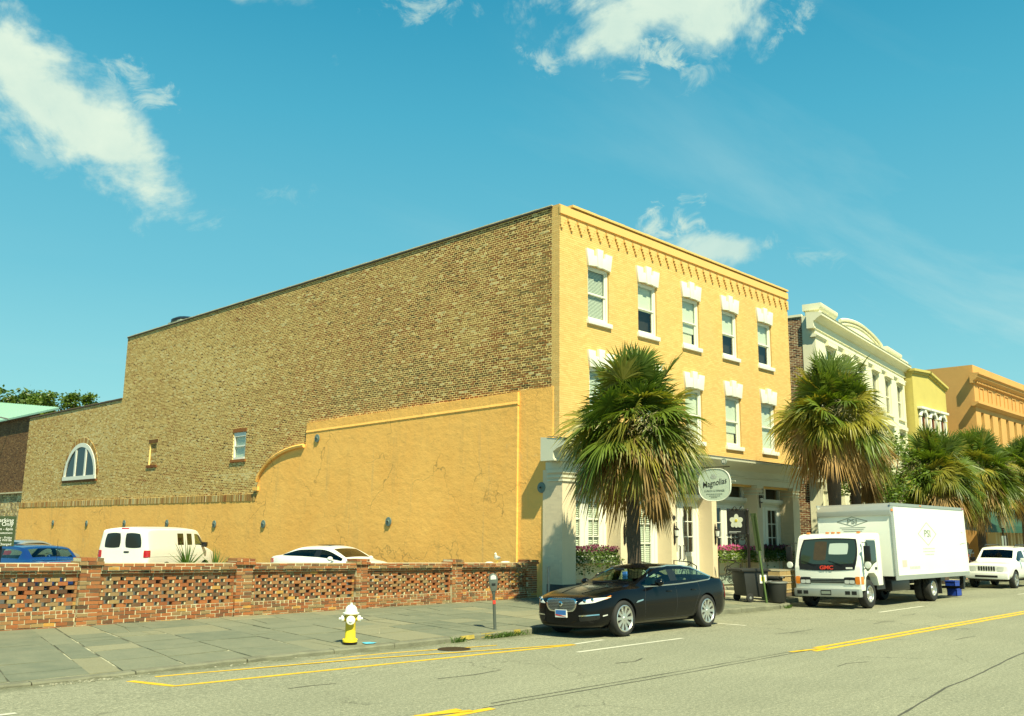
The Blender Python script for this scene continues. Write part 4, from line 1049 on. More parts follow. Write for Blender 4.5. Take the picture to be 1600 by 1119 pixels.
def ribbon(name, bvh, side, pts, w, mat, parent, off=.003, closed=False, k=6):
    P = []; pp = pts+[pts[0]] if closed else pts
    for a, b in zip(pp[:-1], pp[1:]):
        for i in range(k): P.append((a[0]+(b[0]-a[0])*i/k, a[1]+(b[1]-a[1])*i/k))
    if not closed: P.append(pp[-1])
    P3 = [onbody(bvh, side, a, b, off) for a, b in P]
    mb = MB(); V = []; L = len(P3); d = AX[side][0]
    for i in range(L):
        p, q = P3[i-1 if (i or closed) else 0], P3[(i+1) % L if (i < L-1 or closed) else i]
        t = (q-p).normalized(); s = t.cross(d).normalized()*w/2; V += [P3[i]-s, P3[i]+s, P3[i]+s+d*.012, P3[i]-s+d*.012]
    F = []
    for i in range(L if closed else L-1):
        a, b = 4*i, 4*((i+1) % L); F += [(a, a+1, b+1, b), (a+1, a+2, b+2, b+1), (a+3, a, b, b+3)]
    mb.add(V, F, mat); return mb.build(name, parent, 40)
def wheel(parent, x, y, z, R, side, spokes=10, rim_r=.70, w=.22, rimmat=None, steelw=False):
    """side -1: outer face towards -y"""
    s = side; o = MB(); tr = R*rim_r
    prof = [(tr, -.02*-s), (tr+.012, .0), (R*.90, s*-.012*-1+0), ]
    yo = y; yi = y-s*w
    t = MB(); t.lathe([(tr, yo-s*.02), (tr+.015, yo-s*.004), (R*.88, yo), (R*.965, yo-s*.018), (R, yo-s*.05), (R, yi+s*.05), (R*.96, yi+s*.01), (tr, yi)], rubber, 36, 'y', (x, 0, z), False)
    root = thing('wheel', (0, 0, 0), None, None); root.parent = parent
    t.build('tyre', root, 40)
    rm = rimmat or alloy; r = MB()
    r.lathe([(tr+.004, yo-s*.012), (tr-.012, yo-s*.004), (tr-.028, yo-s*.02), (tr-.035, yi)], rm, 36, 'y', (x, 0, z), False)
    if steelw:
        r.lathe([(0.0, yo-s*.02), (tr*.30, yo-s*.02), (tr*.34, yo-s*.05), (tr*.62, yo-s*.12), (tr-.03, yo-s*.06)], rm, 28, 'y', (x, 0, z), False)
        for k in range(8): a = 2*pi*k/8; r.cyl((x+cos(a)*tr*.60, yo-s*.118, z+sin(a)*tr*.60), (x+cos(a)*tr*.60, yo-s*.095, z+sin(a)*tr*.60), tr*.12, None, black, 8)
        for k in range(6): a = 2*pi*k/6; r.cyl((x+cos(a)*tr*.22, yo-s*.02, z+sin(a)*tr*.22), (x+cos(a)*tr*.22, yo, z+sin(a)*tr*.22), .016, None, steel, 6)
    else:
        r.lathe([(0, yo-s*.015), (tr*.14, yo-s*.015), (tr*.20, yo-s*.03), (tr*.2, yo-s*.09)], rm, 20, 'y', (x, 0, z), False)
        for k in range(spokes):
            a = 2*pi*k/spokes; ca, sa = cos(a), sin(a); V = []
            for rr, ww, yy in ((tr*.12, .030, .022), (tr*.55, .026, .030), (tr*.97, .040, .018)):
                for e in (-1, 1):
                    for dd in (0, .035): V.append((x+ca*rr-sa*ww*e*(R/.35), yo-s*(yy+dd), z+sa*rr+ca*ww*e*(R/.35)))
            F = []
            for q in (0, 4): F += [(q, q+2, q+6, q+4), (q, q+4, q+5, q+1), (q+2, q+3, q+7, q+6)]
            r.add(V, F, rm)
    r.build('rim', root, 40)
    b = MB(); b.lathe([(0, yo-s*.11), (tr*.95, yo-s*.11)], black, 24, 'y', (x, 0, z)); b.lathe([(tr*.2, yo-s*.10), (tr*.68, yo-s*.10)], steel, 24, 'y', (x, 0, z)); b.build('brake_disc', root, None)
    return root
def seats(parent, x, zseat, W, mat, rows=((0, .52), (1.15, .5)), top=1.05, rev=False):
    for dx, wd in rows:
        for y in (-W*.23, W*.23):
            mb = MB(); mb.box(x+dx-.25, x+dx+.28, y-.25, y+.25, zseat-.1, zseat+.08, mat, .04); mb.prism([(x+dx+.2, zseat), (x+dx+.34, zseat), (x+dx+.52, top-.12), (x+dx+.40, top-.12)], 'y', y-.24, y+.24, mat, .03); mb.box(x+dx+.42, x+dx+.52, y-.13, y+.13, top-.1, top+.07, mat, .03); mb.build('seat', parent, 40)

def sedan(root, P, paint, glass, detail=False, seatmat=None):
    """P: shape numbers, front of the car at x=0 towards -x, wheels on z=0, centred on y=0"""
    L, Wd, H = P['L'], P['W']/2, P['H']; cx, cz = P['cowl']; hx, hz = P['hdr']; bx = P['B']; ccx = P['C']; rx, rz = P['rh']; dx, dz = P['deck']; nz = P['nose']; tz = P['tail']; bz = P['belt']
    low = P.get('low', .22); tum = P.get('tumble', .27)
    def sec(x, wf, hood, zt, zc, wt, zb=None, zu=None):
        w = Wd*wf; zb = zb if zb is not None else hood; z0 = low if zu is None else zu
        return (z0, w*.93, z0+.06, w, z0+(zb-z0)*.52, w*.975, zb-.085, w*.945-.02, zb, wt, zt, zc)
    S = []
    def A(x, s): S.append((x, s))
    A(0.0, sec(0, .60, nz-.12, nz-.07, nz-.05, Wd*.35, None, low+.08))
    A(0.05, sec(0, .74, nz-.07, nz-.015, nz+.0, Wd*.48, None, low+.02))
    A(0.20, sec(0, .88, nz-.01, nz+.035, nz+.055, Wd*.60))
    A(0.52, sec(0, .965, nz+.065, nz+.095, nz+.115, Wd*.68))
    hm = (nz+cz)/2+.05
    A(cx*.62, sec(0, .99, hm+.0, hm+.03, hm+.05, Wd*.72))
    A(cx-.10, sec(0, 1., bz[0]-.025, cz-.005, cz+.02, Wd*.76))
    nC = len(S); A(cx, sec(0, 1., bz[0], cz+.02, cz+.045, Wd*.79))
    A(hx, sec(0, 1., bz[0]+(bz[1]-bz[0])*.3, hz-.045, hz, Wd-tum))
    A(bx-.05, sec(0, 1., bz[0]+(bz[1]-bz[0])*.55, H-.055, H-.002, Wd-tum))
    A(bx+.05, sec(0, 1., bz[0]+(bz[1]-bz[0])*.6, H-.055, H-.003, Wd-tum))
    A(ccx, sec(0, 1., bz[1], P.get('Cz', rz)-.055, P.get('Cz', rz)+.0, Wd-tum))
    A(rx, sec(0, .995, bz[1]+.005, rz-.06, rz-.005, Wd-tum-.01))
    A(dx, sec(0, .975, dz-.03, dz+.0, dz+.025, Wd*.74))
    A(dx+.10, sec(0, .965, dz-.035, dz-.01, dz+.012, Wd*.72))
    A(L-.22, sec(0, .90, (dz+tz)/2-.035, (dz+tz)/2, (dz+tz)/2+.02, Wd*.68))
    A(L-.06, sec(0, .80, tz-.05, tz-.01, tz+.005, Wd*.60, None, low+.05)); A(L, sec(0, .70, tz-.12, tz-.06, tz-.05, Wd*.5, None, low+.12))
    iw, i_h, iB, iB2, iC, iR = nC, nC+1, nC+2, nC+3, nC+4, nC+5          # interval starts
    lastglass = iR if P.get('quarter') else iC
    def ids(i, st, sd):
        so = 0 if sd < 0 else 8
        if i == iw and 9 <= st <= 10: return 1
        if i == iR and 9 <= st <= 10: return 2
        if st == 6:
            if i in (iw, i_h): return 3+so
            if i == iB: return 20
            if i == iB2: return 4+so
            if i in (iC, iR) and i <= lastglass: return 5+so
        if st in (6, 7, 5) and i == iB: return 20 if st == 6 else 0
        if 2 <= st <= 4:
            if i in (iw, i_h, iB) : return 6+so
            if i in (iB2,) : return 7+so
        return 0
    wl_ = []
    R = P['R']; fx, bx2 = P['axles']
    for x in (fx, bx2): wl_ += [(x, -Wd-.2, -Wd+.30, R, R+P.get('gap', .045)), (x, Wd-.30, Wd+.2, R, R+P.get('gap', .045))]
    pcs, bvh = loft_car(S, ids, wl_, R)
    piece('body', pcs[0], paint, root)
    for k, nm in ((1, 'windscreen'), (2, 'rear_window')): piece(nm, pcs[k], glass, root)
    for so in (0, 8):
        for k, nm in ((3, 'side_window'), (4, 'side_window'), (5, 'side_window')):
            if k+so in pcs: piece(nm, pcs[k+so], glass, root)
        for k in (6, 7): piece('door', pcs[k+so], paint, root)
    if 20 in pcs: piece('door_pillar', pcs[20], black, root)
    wells(pcs[31], root, (fx+bx2)/2)
    for x in (fx, bx2):
        for sd in (-1, 1): wheel(root, x, sd*(Wd-.015), R, R, sd, P.get('spokes', 10), P.get('rim', .72), .23)
    mb = MB(); mb.box(cx+.0, cx+.45, -Wd*.82, Wd*.82, .55, cz-.0, interior, .05); mb.box(.6, L-.4, -Wd*.6, Wd*.6, low+.0, low+.12, black); mb.box(cx+.3, dx-.1, -Wd*.72, Wd*.72, low+.08, low+.13, interior); mb.box(ccx+.05, dx-.02, -Wd*.8, Wd*.8, .5, bz[1]-.06, interior); mb.build('dashboard', root, 40)
    seats(root, hx-.15, .5, Wd*2, seatmat or interior, ((.1, .5), (1.0, .5)), H-.42)
    # mirrors, shut lines and handles
    for sd in (-1, 1):
        mx, mz = cx+.42, bz[0]+.10; mb = MB()
        mb.sphere((mx, sd*(Wd+.10), mz), .105, P.get('mirrormat', paint), 12, .75, 1.05, .72); mb.box(mx-.02, mx+.06, sd*Wd*.9 if sd > 0 else sd*(Wd+.06), sd*(Wd+.06) if sd > 0 else sd*Wd*.9, mz-.07, mz-.03, paint); mb.build('wing_mirror', root, 50)
        side = 'right' if sd < 0 else 'left'
        for hx_ in (bx-.28, ccx-.18):
            a = onbody(bvh, side, hx_, bz[0]-.10, .02); mb = MB(); mb.box(a.x-.09, a.x+.09, min(a.y, a.y-sd*.025), max(a.y, a.y-sd*.025)+.001, a.z-.012, a.z+.016, P.get('handlemat', paint), .008); mb.build('door_handle', root, 50)
    return S, bvh, dict(cx=cx, hx=hx, bx=bx, Wd=Wd)

# ---- the black saloon at the kerb
car = thing('parked_sedan', (14.98, 12.985, 0), 'glossy black sedan with chrome grille parked at the kerb before the corner building', 'car', 'cars parked along the street')
ZC = lambda y: road_z(y)
tilt = -math.atan((.09/3.05)); car.location.z = ZC(12.1) + sin(-tilt)*-.92; car.location.z = (ZC(12.1)+ZC(13.85))/2; car.rotation_euler = (tilt, 0, 0)
XJ = dict(L=5.22, W=1.86, H=1.46, nose=.80, cowl=(1.62, 1.00), hdr=(2.42, 1.415), B=2.86, C=3.72, Cz=1.435, rh=(3.92, 1.40), deck=(4.72, 1.10), tail=1.0, belt=(.955, 1.01), axles=(.96, 4.10), R=.362, quarter=True, rim=.74, tumble=.26, low=.17)
S, bv, q = sedan(car, XJ, paint_black, glass_c, True, tanseat)
Wd = q['Wd']
patch('grille', bv, 'front', [(-.37, .51), (.37, .51), (.44, .785), (-.44, .785)], chrome, car, .012, .55, 12, 8)
grm = NT('grille_mesh'); vv = grm.new('ShaderNodeTexChecker'); mp_ = grm.new('ShaderNodeMapping'); mp_.inputs['Rotation'].default_value = (radians(45), 0, 0); mp_.inputs['Scale'].default_value = (0, 46, 46); grm.l.new(grm.coord('Object'), mp_.inputs[0]); grm.l.new(mp_.outputs[0], vv.inputs['Vector']); vv.inputs['Scale'].default_value = 1; vv.inputs[1].default_value = (.26, .28, .27, 1); vv.inputs[2].default_value = (.015, .015, .015, 1); grm.pset(Base_Color=vv.outputs[0], Roughness=.35, Metallic=.6)
patch('grille_mesh', bv, 'front', [(-.335, .535), (.335, .535), (.405, .765), (-.405, .765)], grm.m, car, .018, .55, 12, 8)
a = onbody(bv, 'front', 0, .675, .03); mb = MB(); mb.lathe([(0, -.012), (.042, -.008), (.052, .0), (.052, .03)], chrome, 20, 'x', (a.x, a.y, a.z)); mb.lathe([(.0, -.016), (.03, -.015)], inkblk, 16, 'x', (a.x, a.y, a.z)); mb.build('badge', car, 40)
for s in (-1, 1):
    qd = [(s*.42, .665), (s*.76, .70), (s*.88, .815), (s*.60, .765)]
    hl = patch('headlight', bv, 'front', qd, lampglass, car, .010, .5, 10, 6)
    for (yy, zz, rr) in ((.58, .725, .042), (.70, .752, .038)):
        c = onbody(bv, 'front', s*yy, zz, .006); m2 = MB(); m2.lathe([(0, -.012), (rr*.7, -.010), (rr, .0), (rr, .02)], chrome, 16, 'x', (c.x, c.y, c.z)); m2.lathe([(0, -.014), (rr*.6, -.013)], black, 14, 'x', (c.x, c.y, c.z)); m2.build('lamp_reflector', hl, 40)
    patch('indicator_lamp', bv, 'right' if s < 0 else 'left', [(.40, .755), (.56, .80), (.60, .84), (.46, .805)], amber, car, .008, .4, 6, 3)
    patch('lower_intake', bv, 'front', [(s*.46, .33), (s*.80, .37), (s*.80, .50), (s*.46, .47)], black, car, .004, .4, 6, 4)
    ribbon('bumper_trim', bv, 'front', [(s*.46, .445), (s*.62, .455), (s*.80, .475)], .022, chrome, car, .012)
    side = 'right' if s < 0 else 'left'
    patch('side_marker', bv, side, [(.33, .43), (.45, .45), (.45, .47), (.33, .455)], lampglass, car, .004, 0, 3, 2)
    # chrome line round the side glass and the door cuts
    top = [(2.02, 1.175), (2.2, 1.275), (2.42, 1.355), (2.86, 1.395), (3.40, 1.385), (3.80, 1.345), (4.15, 1.24), (4.50, 1.115)]
    ribbon('window_trim', bv, side, top, .028, chrome, car, .008); ribbon('window_trim', bv, side, [(1.74, .970), (2.3, .978), (3.0, .992), (3.7, 1.02), (4.3, 1.055), (4.52, 1.11)], .024, chrome, car, .008)
    for ln in ([(2.86, .99), (2.87, .6), (2.84, .29)], [(1.76, .94), (1.66, .72), (1.70, .3)], [(3.78, 1.02), (3.80, .80), (3.60, .52), (3.56, .3)], [(1.70, .305), (3.56, .30)]): ribbon('door_gap', bv, side, ln, .010, inkblk, car, .001)
    patch('side_vent', bv, side, [(1.34, .655), (1.60, .70), (1.60, .725), (1.40, .70)], chrome, car, .006, 0, 4, 2)
    patch('tail_light', bv, side, [(4.98, .62), (5.16, .60), (5.14, .95), (5.0, .93)], redlens, car, .006, .4, 4, 5)
patch('licence_plate', bv, 'front', [(-.155, .405), (.155, .405), (.155, .56), (-.155, .56)], inkwht, car, .025, 0, 4, 3)
patch('plate_print', bv, 'front', [(-.14, .455), (.14, .455), (.14, .548), (-.14, .548)], inkblu, car, .0275, 0, 4, 3)
patch('plate_print', bv, 'front', [(-.14, .418), (.14, .44), (.14, .47), (-.02, .445)], inkred, car, .029, 0, 4, 2)
for y0 in (-.3, .3): ribbon('bonnet_crease', bv, 'top', [(.35, y0*.9), (.9, y0*1.3), (1.5, y0*1.7)], .02, paint_black, car, .008)
mb = MB(); mb.box(1.98, 2.03, -.12, .12, 1.30, 1.36, black, .01); mb.build('rear_view_mirror', car, 40)
mb = MB(); mb.box(1.62, 1.64, -.5, .5, 1.06, 1.065, black); mb.cyl((1.60, -.1, 1.05), (1.72, .55, 1.085), .01, .008, black, 6); mb.cyl((1.60, .45, 1.05), (1.75, -.15, 1.10), .01, .008, black, 6); mb.build('wiper', car, None)
mb = MB(); mb.box(2.02, 2.06, -.17, -.06, 1.12, 1.28, inkblu); mb.build('hanging_tag', car, None)

# ---- cars in the lot behind the wall
def placed(name, label, P, paint, loc, bearing, glass=glass_c, group='cars in the parking lot', seat=None):
    """bearing: compass of the nose, from +y towards +x"""
    t = thing(name, (loc[0], loc[1], .10), label, 'car', group); h = radians(bearing)
    # local nose direction is -x; rotate so that -x -> (sin h, cos h); body centred on loc
    t.rotation_euler = (0, 0, math.atan2(-cos(h), -sin(h)))
    return t
def shift(t, L):
    m = Matrix.Rotation(t.rotation_euler.z, 3, 'Z'); d = m @ Vector((-L/2, 0, 0)); t.location = Vector(t.location)+d
CV = dict(L=5.3, W=1.96, H=1.46, nose=.74, cowl=(1.62, .98), hdr=(2.22, 1.42), B=2.75, C=3.55, Cz=1.43, rh=(3.88, 1.40), deck=(4.30, 1.02), tail=.96, belt=(.93, .96), axles=(1.0, 3.95), R=.33, tumble=.26)
t = placed('parked_sedan', 'bright blue sedan seen from behind over the brick wall at the left', CV, paint_blue, (10.65, 31.0), -8)
S, bv, q = sedan(t, CV, paint_blue, glass_c, False, tanseat); shift(t, 5.3)
patch('tail_light', bv, 'back', [(-.80, .70), (-.35, .70), (-.35, .92), (-.80, .92)], redlens, t, .008, .2); patch('tail_light', bv, 'back', [(.35, .70), (.80, .70), (.80, .92), (.35, .92)], redlens, t, .008, .2)
ribbon('boot_trim', bv, 'back', [(-.8, .94), (.8, .94)], .03, redlens, t, .01)
mb = MB(); mb.cyl((4.45, 0, 1.02), (4.42, 0, 1.62), .006, .004, black, 6); mb.build('aerial', t, None)
CP = dict(L=4.75, W=1.84, H=1.42, nose=.72, cowl=(1.45, .96), hdr=(2.25, 1.38), B=2.72, C=3.42, Cz=1.40, rh=(3.55, 1.37), deck=(4.30, 1.08), tail=1.0, belt=(.93, .99), axles=(.95, 3.72), R=.33, quarter=False, tumble=.28)
t = placed('parked_coupe', 'silver coupe with sloping rear window parked beyond the blue sedan', CP, paint_silver, (15.6, 44.8), 62)
S, bv, q = sedan(t, CP, paint_silver, glass_t); shift(t, 4.75)
patch('tail_light', bv, 'back', [(-.85, .78), (-.4, .82), (-.4, .95), (-.85, .98)], redlens, t, .008, .3); patch('tail_light', bv, 'back', [(.4, .82), (.85, .78), (.85, .98), (.4, .95)], redlens, t, .008, .3)
CM = dict(L=4.82, W=1.82, H=1.47, nose=.76, cowl=(1.30, 1.0), hdr=(2.05, 1.43), B=2.48, C=3.30, Cz=1.44, rh=(3.55, 1.41), deck=(4.20, 1.12), tail=1.06, belt=(.94, 1.02), axles=(.95, 3.73), R=.33, quarter=True, tumble=.27)
t = placed('parked_sedan', 'white sedan parked beside the stucco wall with its nose towards the right', CM, paint_white, (19.0, 26.6), 168)
S, bv, q = sedan(t, CM, paint_white, glass_t); shift(t, 4.82)
for s in ('right', 'left'): patch('tail_light', bv, s, [(4.45, .86), (4.76, .84), (4.74, 1.0), (4.5, 1.0)], redlens, t, .006, .3, 4, 3)
for s in (-1, 1): patch('headlight', bv, 'front', [(s*.48, .62), (s*.82, .66), (s*.86, .78), (s*.5, .72)], lampglass, t, .008, .4)
mb = MB(); mb.box(2.35, 2.9, -.35, .35, 1.462, 1.476, black, .006); mb.build('sunroof', t, None)
t = placed('parked_sedan', 'dark sedan mostly hidden behind the parking sign at the left edge', CP, paint_black, (12.0, 47.5), 75)
S, bv, q = sedan(t, CP, paint_black, glass_t); shift(t, 4.75)

# ---- white van
van = thing('cargo_van', (0, 0, .1), 'old white cargo van seen from behind in the lot, red tail lights above the wall', 'van', 'cars in the parking lot')
VL, VW, VH = 5.0, .985, 2.02
def vsec(w, zb, wt, zt, zc, zu=.35): return (zu, w*.95, zu+.06, w, zu+(zb-zu)*.5, w*.995, zb-.12, w*.985, zb, wt, zt, zc)
S = [(0, vsec(.66, .92, .5, .96, .98, .45)), (.06, vsec(.86, 1.0, .62, 1.04, 1.06, .38)), (.28, vsec(.95, 1.08, .70, 1.12, 1.14)), (.62, vsec(.98, 1.17, .76, 1.22, 1.24)), (.72, vsec(.985, 1.2, .80, 1.26, 1.28)), (1.30, vsec(.985, 1.22, .80, 1.84, 1.90)),
     (1.50, vsec(.985, 1.22, .83, 1.90, 1.98)), (1.78, vsec(.985, 1.22, .85, 1.92, 2.01)), (1.90, vsec(.985, 1.22, .85, 1.92, 2.01)), (2.40, vsec(.985, 1.22, .86, 1.93, 2.02)), (2.52, vsec(.985, 1.22, .86, 1.93, 2.02)), (2.98, vsec(.985, 1.22, .86, 1.93, 2.02)), (3.6, vsec(.985, 1.22, .86, 1.93, 2.02)), (4.75, vsec(.98, 1.22, .86, 1.92, 2.01)), (4.93, vsec(.965, 1.22, .83, 1.87, 1.96)), (5.0, vsec(.93, 1.2, .78, 1.78, 1.84, .42))]
def vid(i, st, sd):
    so = 0 if sd < 0 else 8
    if i == 4 and 9 <= st <= 10: return 1
    if st == 6 and i in (4, 5, 6): return 3+so
    if st == 6 and i in (8,): return 4+so
    if st == 6 and i == 10: return 5+so
    if 2 <= st <= 4 and i in (5, 6, 7): return 6+so
    return 0
pc, bv = loft_car(S, vid, [(x, a, b, .36, .43) for x in (.95, 3.75) for a, b in ((-1.2, -.68), (.68, 1.2))], .36)
piece('body', pc[0], paint_van, van); piece('windscreen', pc[1], glass_c, van); wells(pc[31], van, 2.35)
for so in (0, 8): piece('side_window', pc[3+so], glass_c, van); piece('side_window', pc[4+so], glass_t, van); piece('side_window', pc[5+so], glass_t, van); piece('door', pc[6+so], paint_van, van)
for x in (.95, 3.75):
    for sd in (-1, 1): wheel(van, x, sd*.97, .36, .36, sd, 8, .6, .22, steel, True)
for s in (-1, 1):
    d_ = patch('rear_door', bv, 'back', [(s*.02, .62), (s*.80, .62), (s*.70, 1.84), (s*.02, 1.86)], paint_van, van, .012, .05, 6, 10)
    patch('rear_window', bv, 'back', [(s*.09, 1.28), (s*.72, 1.28), (s*.64, 1.78), (s*.09, 1.80)], simple('dark_rear_glass', (.012, .018, .018), .05, var=0), van, .020, .35, 6, 6)
    patch('tail_light', bv, 'back', [(s*.80, .96), (s*.95, .96), (s*.95, 1.20), (s*.80, 1.20)], redlens, van, .02, .2, 4, 4)
    patch('tail_light', bv, 'right' if s < 0 else 'left', [(4.84, .97), (4.97, .97), (4.97, 1.20), (4.84, 1.20)], redlens, van, .012, .2, 3, 4)
    ribbon('body_crease', bv, 'right' if s < 0 else 'left', [(1.6, 1.0), (3, .98), (4.8, .99)], .02, paint_van, van, .006)
    mb = MB(); mb.box(1.15, 1.3, s*1.05-.1, s*1.05+.1, 1.28, 1.46, black, .03); mb.build('wing_mirror', van, 40)
    ribbon('door_gap', bv, 'right' if s < 0 else 'left', [(2.46, 1.9), (2.48, 1.2), (2.47, .45)], .012, inkblk, van, .001)
patch('door_handle', bv, 'back', [(.06, 1.12), (.26, 1.12), (.26, 1.17), (.06, 1.17)], black, van, .03, .3, 3, 2)
patch('brake_light', bv, 'back', [(-.14, 1.915), (.14, 1.915), (.14, 1.945), (-.14, 1.945)], redlens, van, .02, 0, 4, 2)
patch('licence_plate', bv, 'back', [(.25, .66), (.60, .66), (.60, .72), (.25, .72)], steel, van, .02, 0, 3, 2)
mb = MB(); mb.box(4.95, 5.12, -.95, .95, .45, .60, paint_van, .03); mb.build('rear_bumper', van, 40)
mb = MB(); mb.box(.9, 4.9, -.9, .9, .5, .56, black); mb.box(1.0, 1.3, -.85, .85, .6, 1.2, interior); mb.build('van_floor', van, None)
seats(van, 1.65, .8, 1.9, interior, ((0, .5),), 1.55)
h = radians(56); van.rotation_euler = (0, 0, math.atan2(-cos(h), -sin(h))); R_ = Vector((14.87, 31.75, .1)); hv = Vector((sin(h), cos(h), 0)); lv = Vector((-cos(h), sin(h), 0)); van.location = R_+hv*5.0+lv*.985

# ---- box truck
TX, TY = 26.95, 12.93
trk = thing('box_truck', (TX, TY, (ZC(11.9)+ZC(13.7))/2), 'white box truck with red lettering on its front, parked by the shops', 'truck', 'cars parked along the street')
trk.rotation_euler = (-.028, 0, 0); trk.scale = (1., 1., 1.025)
CWD = 1.03                                             # half cab width
mb = MB()
prof = [(.06, .50), (.04, .80), (.06, 1.16), (.16, 1.42), (.40, 2.00), (.50, 2.08), (.75, 2.13), (1.55, 2.13), (1.62, 2.05), (1.62, .62), (1.28, .62), (1.20, .86), (1.0, .98), (.62, .98), (.42, .86), (.34, .50)]
mb.prism(prof, 'y', -CWD, CWD, truckwhite, .035); mb.build('cab', trk, 30)
def front_pt(y, z): 
    z_ = [(.5, .06), (.8, .04), (1.16, .06), (1.42, .16), (2.0, .40), (2.08, .5)]
    for (a, xa), (b, xb) in zip(z_[:-1], z_[1:]):
        if a <= z <= b: return xa+(xb-xa)*(z-a)/(b-a)
    return .06
def flat_line(q, a, b, w, x=None, y=None, mat=None):
    d = (Vector(b)-Vector(a)).normalized(); n_ = Vector((-d.y, d.x))*w/2; a = Vector(a); b = Vector(b); P2 = [a-n_, b-n_, b+n_, a+n_]
    P = [(x, p.x, p.y) for p in P2] if x is not None else [(p.x, y, p.y) for p in P2]; q.add(P, [(0, 1, 2, 3)], mat)
def fpatch(name, y0, y1, z0, z1, mat, off=.008, taper=0., r=.0, parent=trk, n=8, m=6):
    V = []
    for j in range(m+1):
        for i in range(n+1):
            u, v = 2*i/n-1, 2*j/m-1
            if r: u, v = u*(1-r*v*v*abs(u)*.29), v*(1-r*u*u*abs(v)*.29)
            z = z0+(z1-z0)*(v+1)/2; y = (y0+y1)/2+(y1-y0)/2*u*(1-taper*(v+1)/2); V.append((front_pt(y, z)-off, y, z))
    F = [(j*(n+1)+i, j*(n+1)+i+1, (j+1)*(n+1)+i+1, (j+1)*(n+1)+i) for j in range(m) for i in range(n)]
    bd = [i for i in range(n+1)]+[(j+1)*(n+1)-1 for j in range(1, m+1)]+[m*(n+1)+i for i in range(n-1, -1, -1)]+[j*(n+1) for j in range(m-1, 0, -1)]
    k0 = len(V); V += [(V[i][0]+off+.004, V[i][1], V[i][2]) for i in bd]; L = len(bd)
    F += [(bd[i], bd[(i+1) % L], k0+(i+1) % L, k0+i) for i in range(L)]
    q = MB(); q.add(V, F, mat); return q.build(name, parent, 40)
wsm = simple('truck_windscreen_dark', (.03, .045, .03), .03, var=0, spec=.8)
fpatch('windscreen_surround', -.93, .93, 1.06, 1.99, black, .010, .04, .25)
ws = fpatch('windscreen', -.88, .88, 1.24, 1.95, wsm, .016, .04, .25)
fpatch('painted_light_panel', -.62, -.02, 1.52, 1.84, simple('light_panel_pale', (.42, .50, .44), .06, var=.02), .019, 0, .2, ws)  # pale panel painted on the glass for light showing through the cab
fpatch('painted_reflection', .05, .45, 1.35, 1.9, simple('reflection_brown', (.06, .042, .018), .1, var=.3), .018, 0, .2, ws)  # brown patch painted on the glass as a brick reflection
fpatch('grille_panel', -.60, .60, .70, .84, trucksteel, .012)
for z in (.72, .765, .81): fpatch('grille_slot', -.52, .52, z, z+.028, black, .018, 0, 0, trk, 4, 1)
for s in (-1, 1):
    h_ = fpatch('headlight', s*.52 if s > 0 else -.86, .86 if s > 0 else -.52, .68, .88, black, .014, 0, .25)
    for (a, b) in ((.54, .68), (.69, .84)): fpatch('lamp_lens', min(s*a, s*b), max(s*a, s*b), .70, .80, lampglass, .022, 0, .3, h_)
    fpatch('corner_lamp', min(s*.865, s*1.0), max(s*.865, s*1.0), .68, .90, amber, .014, 0, .2)
    q = MB(); q.box(.06, .22, s*1.03 if s > 0 else -1.045, 1.045 if s > 0 else -1.03, .69, .90, amber); q.build('corner_lamp', trk, None)
text('GMC', .155, inkred, trk, basis((front_pt(0, 1.15)-.024, .0, 1.145), (0, -1, 0), (.25, 0, 1)), sx=1.25, weight=.004)
q = MB(); q.box(front_pt(0, 1.15)-.02, front_pt(0, 1.15)-.012, -.80, -.60, 1.11, 1.16, inkwht); q.build('sticker', trk, None)
q = MB(); q.box(-.10, .12, -1.02, 1.02, .33, .56, trucksteel, .025); bmp = q.build('bumper', trk, 30)
for y in (-.86, -.66, .64, .84): q = MB(); q.box(-.106, -.09, y-.075, y+.075, .40, .50, black, .005); q.build('bumper_slot', bmp, None)
q = MB(); q.box(-.112, -.10, -.16, .16, .38, .52, black, .004); q.box(-.115, -.11, -.14, .14, .41, .49, inkgrey); q.build('licence_plate', trk, None)
q = MB(); q.cyl((.30, -.5, 1.215), (.11, -.05, 1.34), .012, .008, black, 6); q.cyl((.30, .35, 1.215), (.12, .80, 1.34), .012, .008, black, 6); q.V = [(front_pt(0, v[2])-.03, v[1], v[2]) for v in q.V]; q.build('wiper', trk, None)
for y in (-.80, -.18, 0, .18, .80): q = MB(); q.box(.62, .70, y-.05, y+.05, 2.125, 2.17, amber, .012); q.build('marker_lamp', trk, None)
for s in (-1, 1):
    y0 = s*CWD
    q = MB(); q.prism([(.30, 1.22), (.52, 1.86), (.60, 1.92), (1.18, 1.92), (1.22, 1.86), (1.22, 1.30), (1.0, 1.24), (.62, 1.05), (.50, 1.05)], 'y', y0-s*.02, y0+s*.006, wsm); q.build('side_window', trk, None)
    q = MB()
    for P in ([(.30, .62), (.30, 1.20), (.52, 1.93), (1.22, 1.95), (1.26, 1.30), (1.26, .98)],): q.tube([(a, y0+s*.002, b) for a, b in P], .006, inkgrey, 4)
    q.build('door_seam', trk, None)
    q = MB(); q.box(1.08, 1.20, y0-s*.01 if s > 0 else y0-.02, y0+.02 if s > 0 else y0+.01, 1.08, 1.15, black, .006); q.build('door_handle', trk, None)
    q = MB(); q.tube([(.30, y0, 1.86), (.18, y0+s*.20, 1.84), (.18, y0+s*.20, 1.16), (.28, y0, 1.10)], .014, black, 6); q.box(.13, .20, y0+s*.20-.10, y0+s*.20+.10, 1.32, 1.76, black, .025); q.lathe([(0, .12), (.09, .125), (.10, .15), (.08, .19)], truckwhite, 14, 'x', (0, y0+s*.20, 1.22)); q.build('wing_mirror', trk, 40)
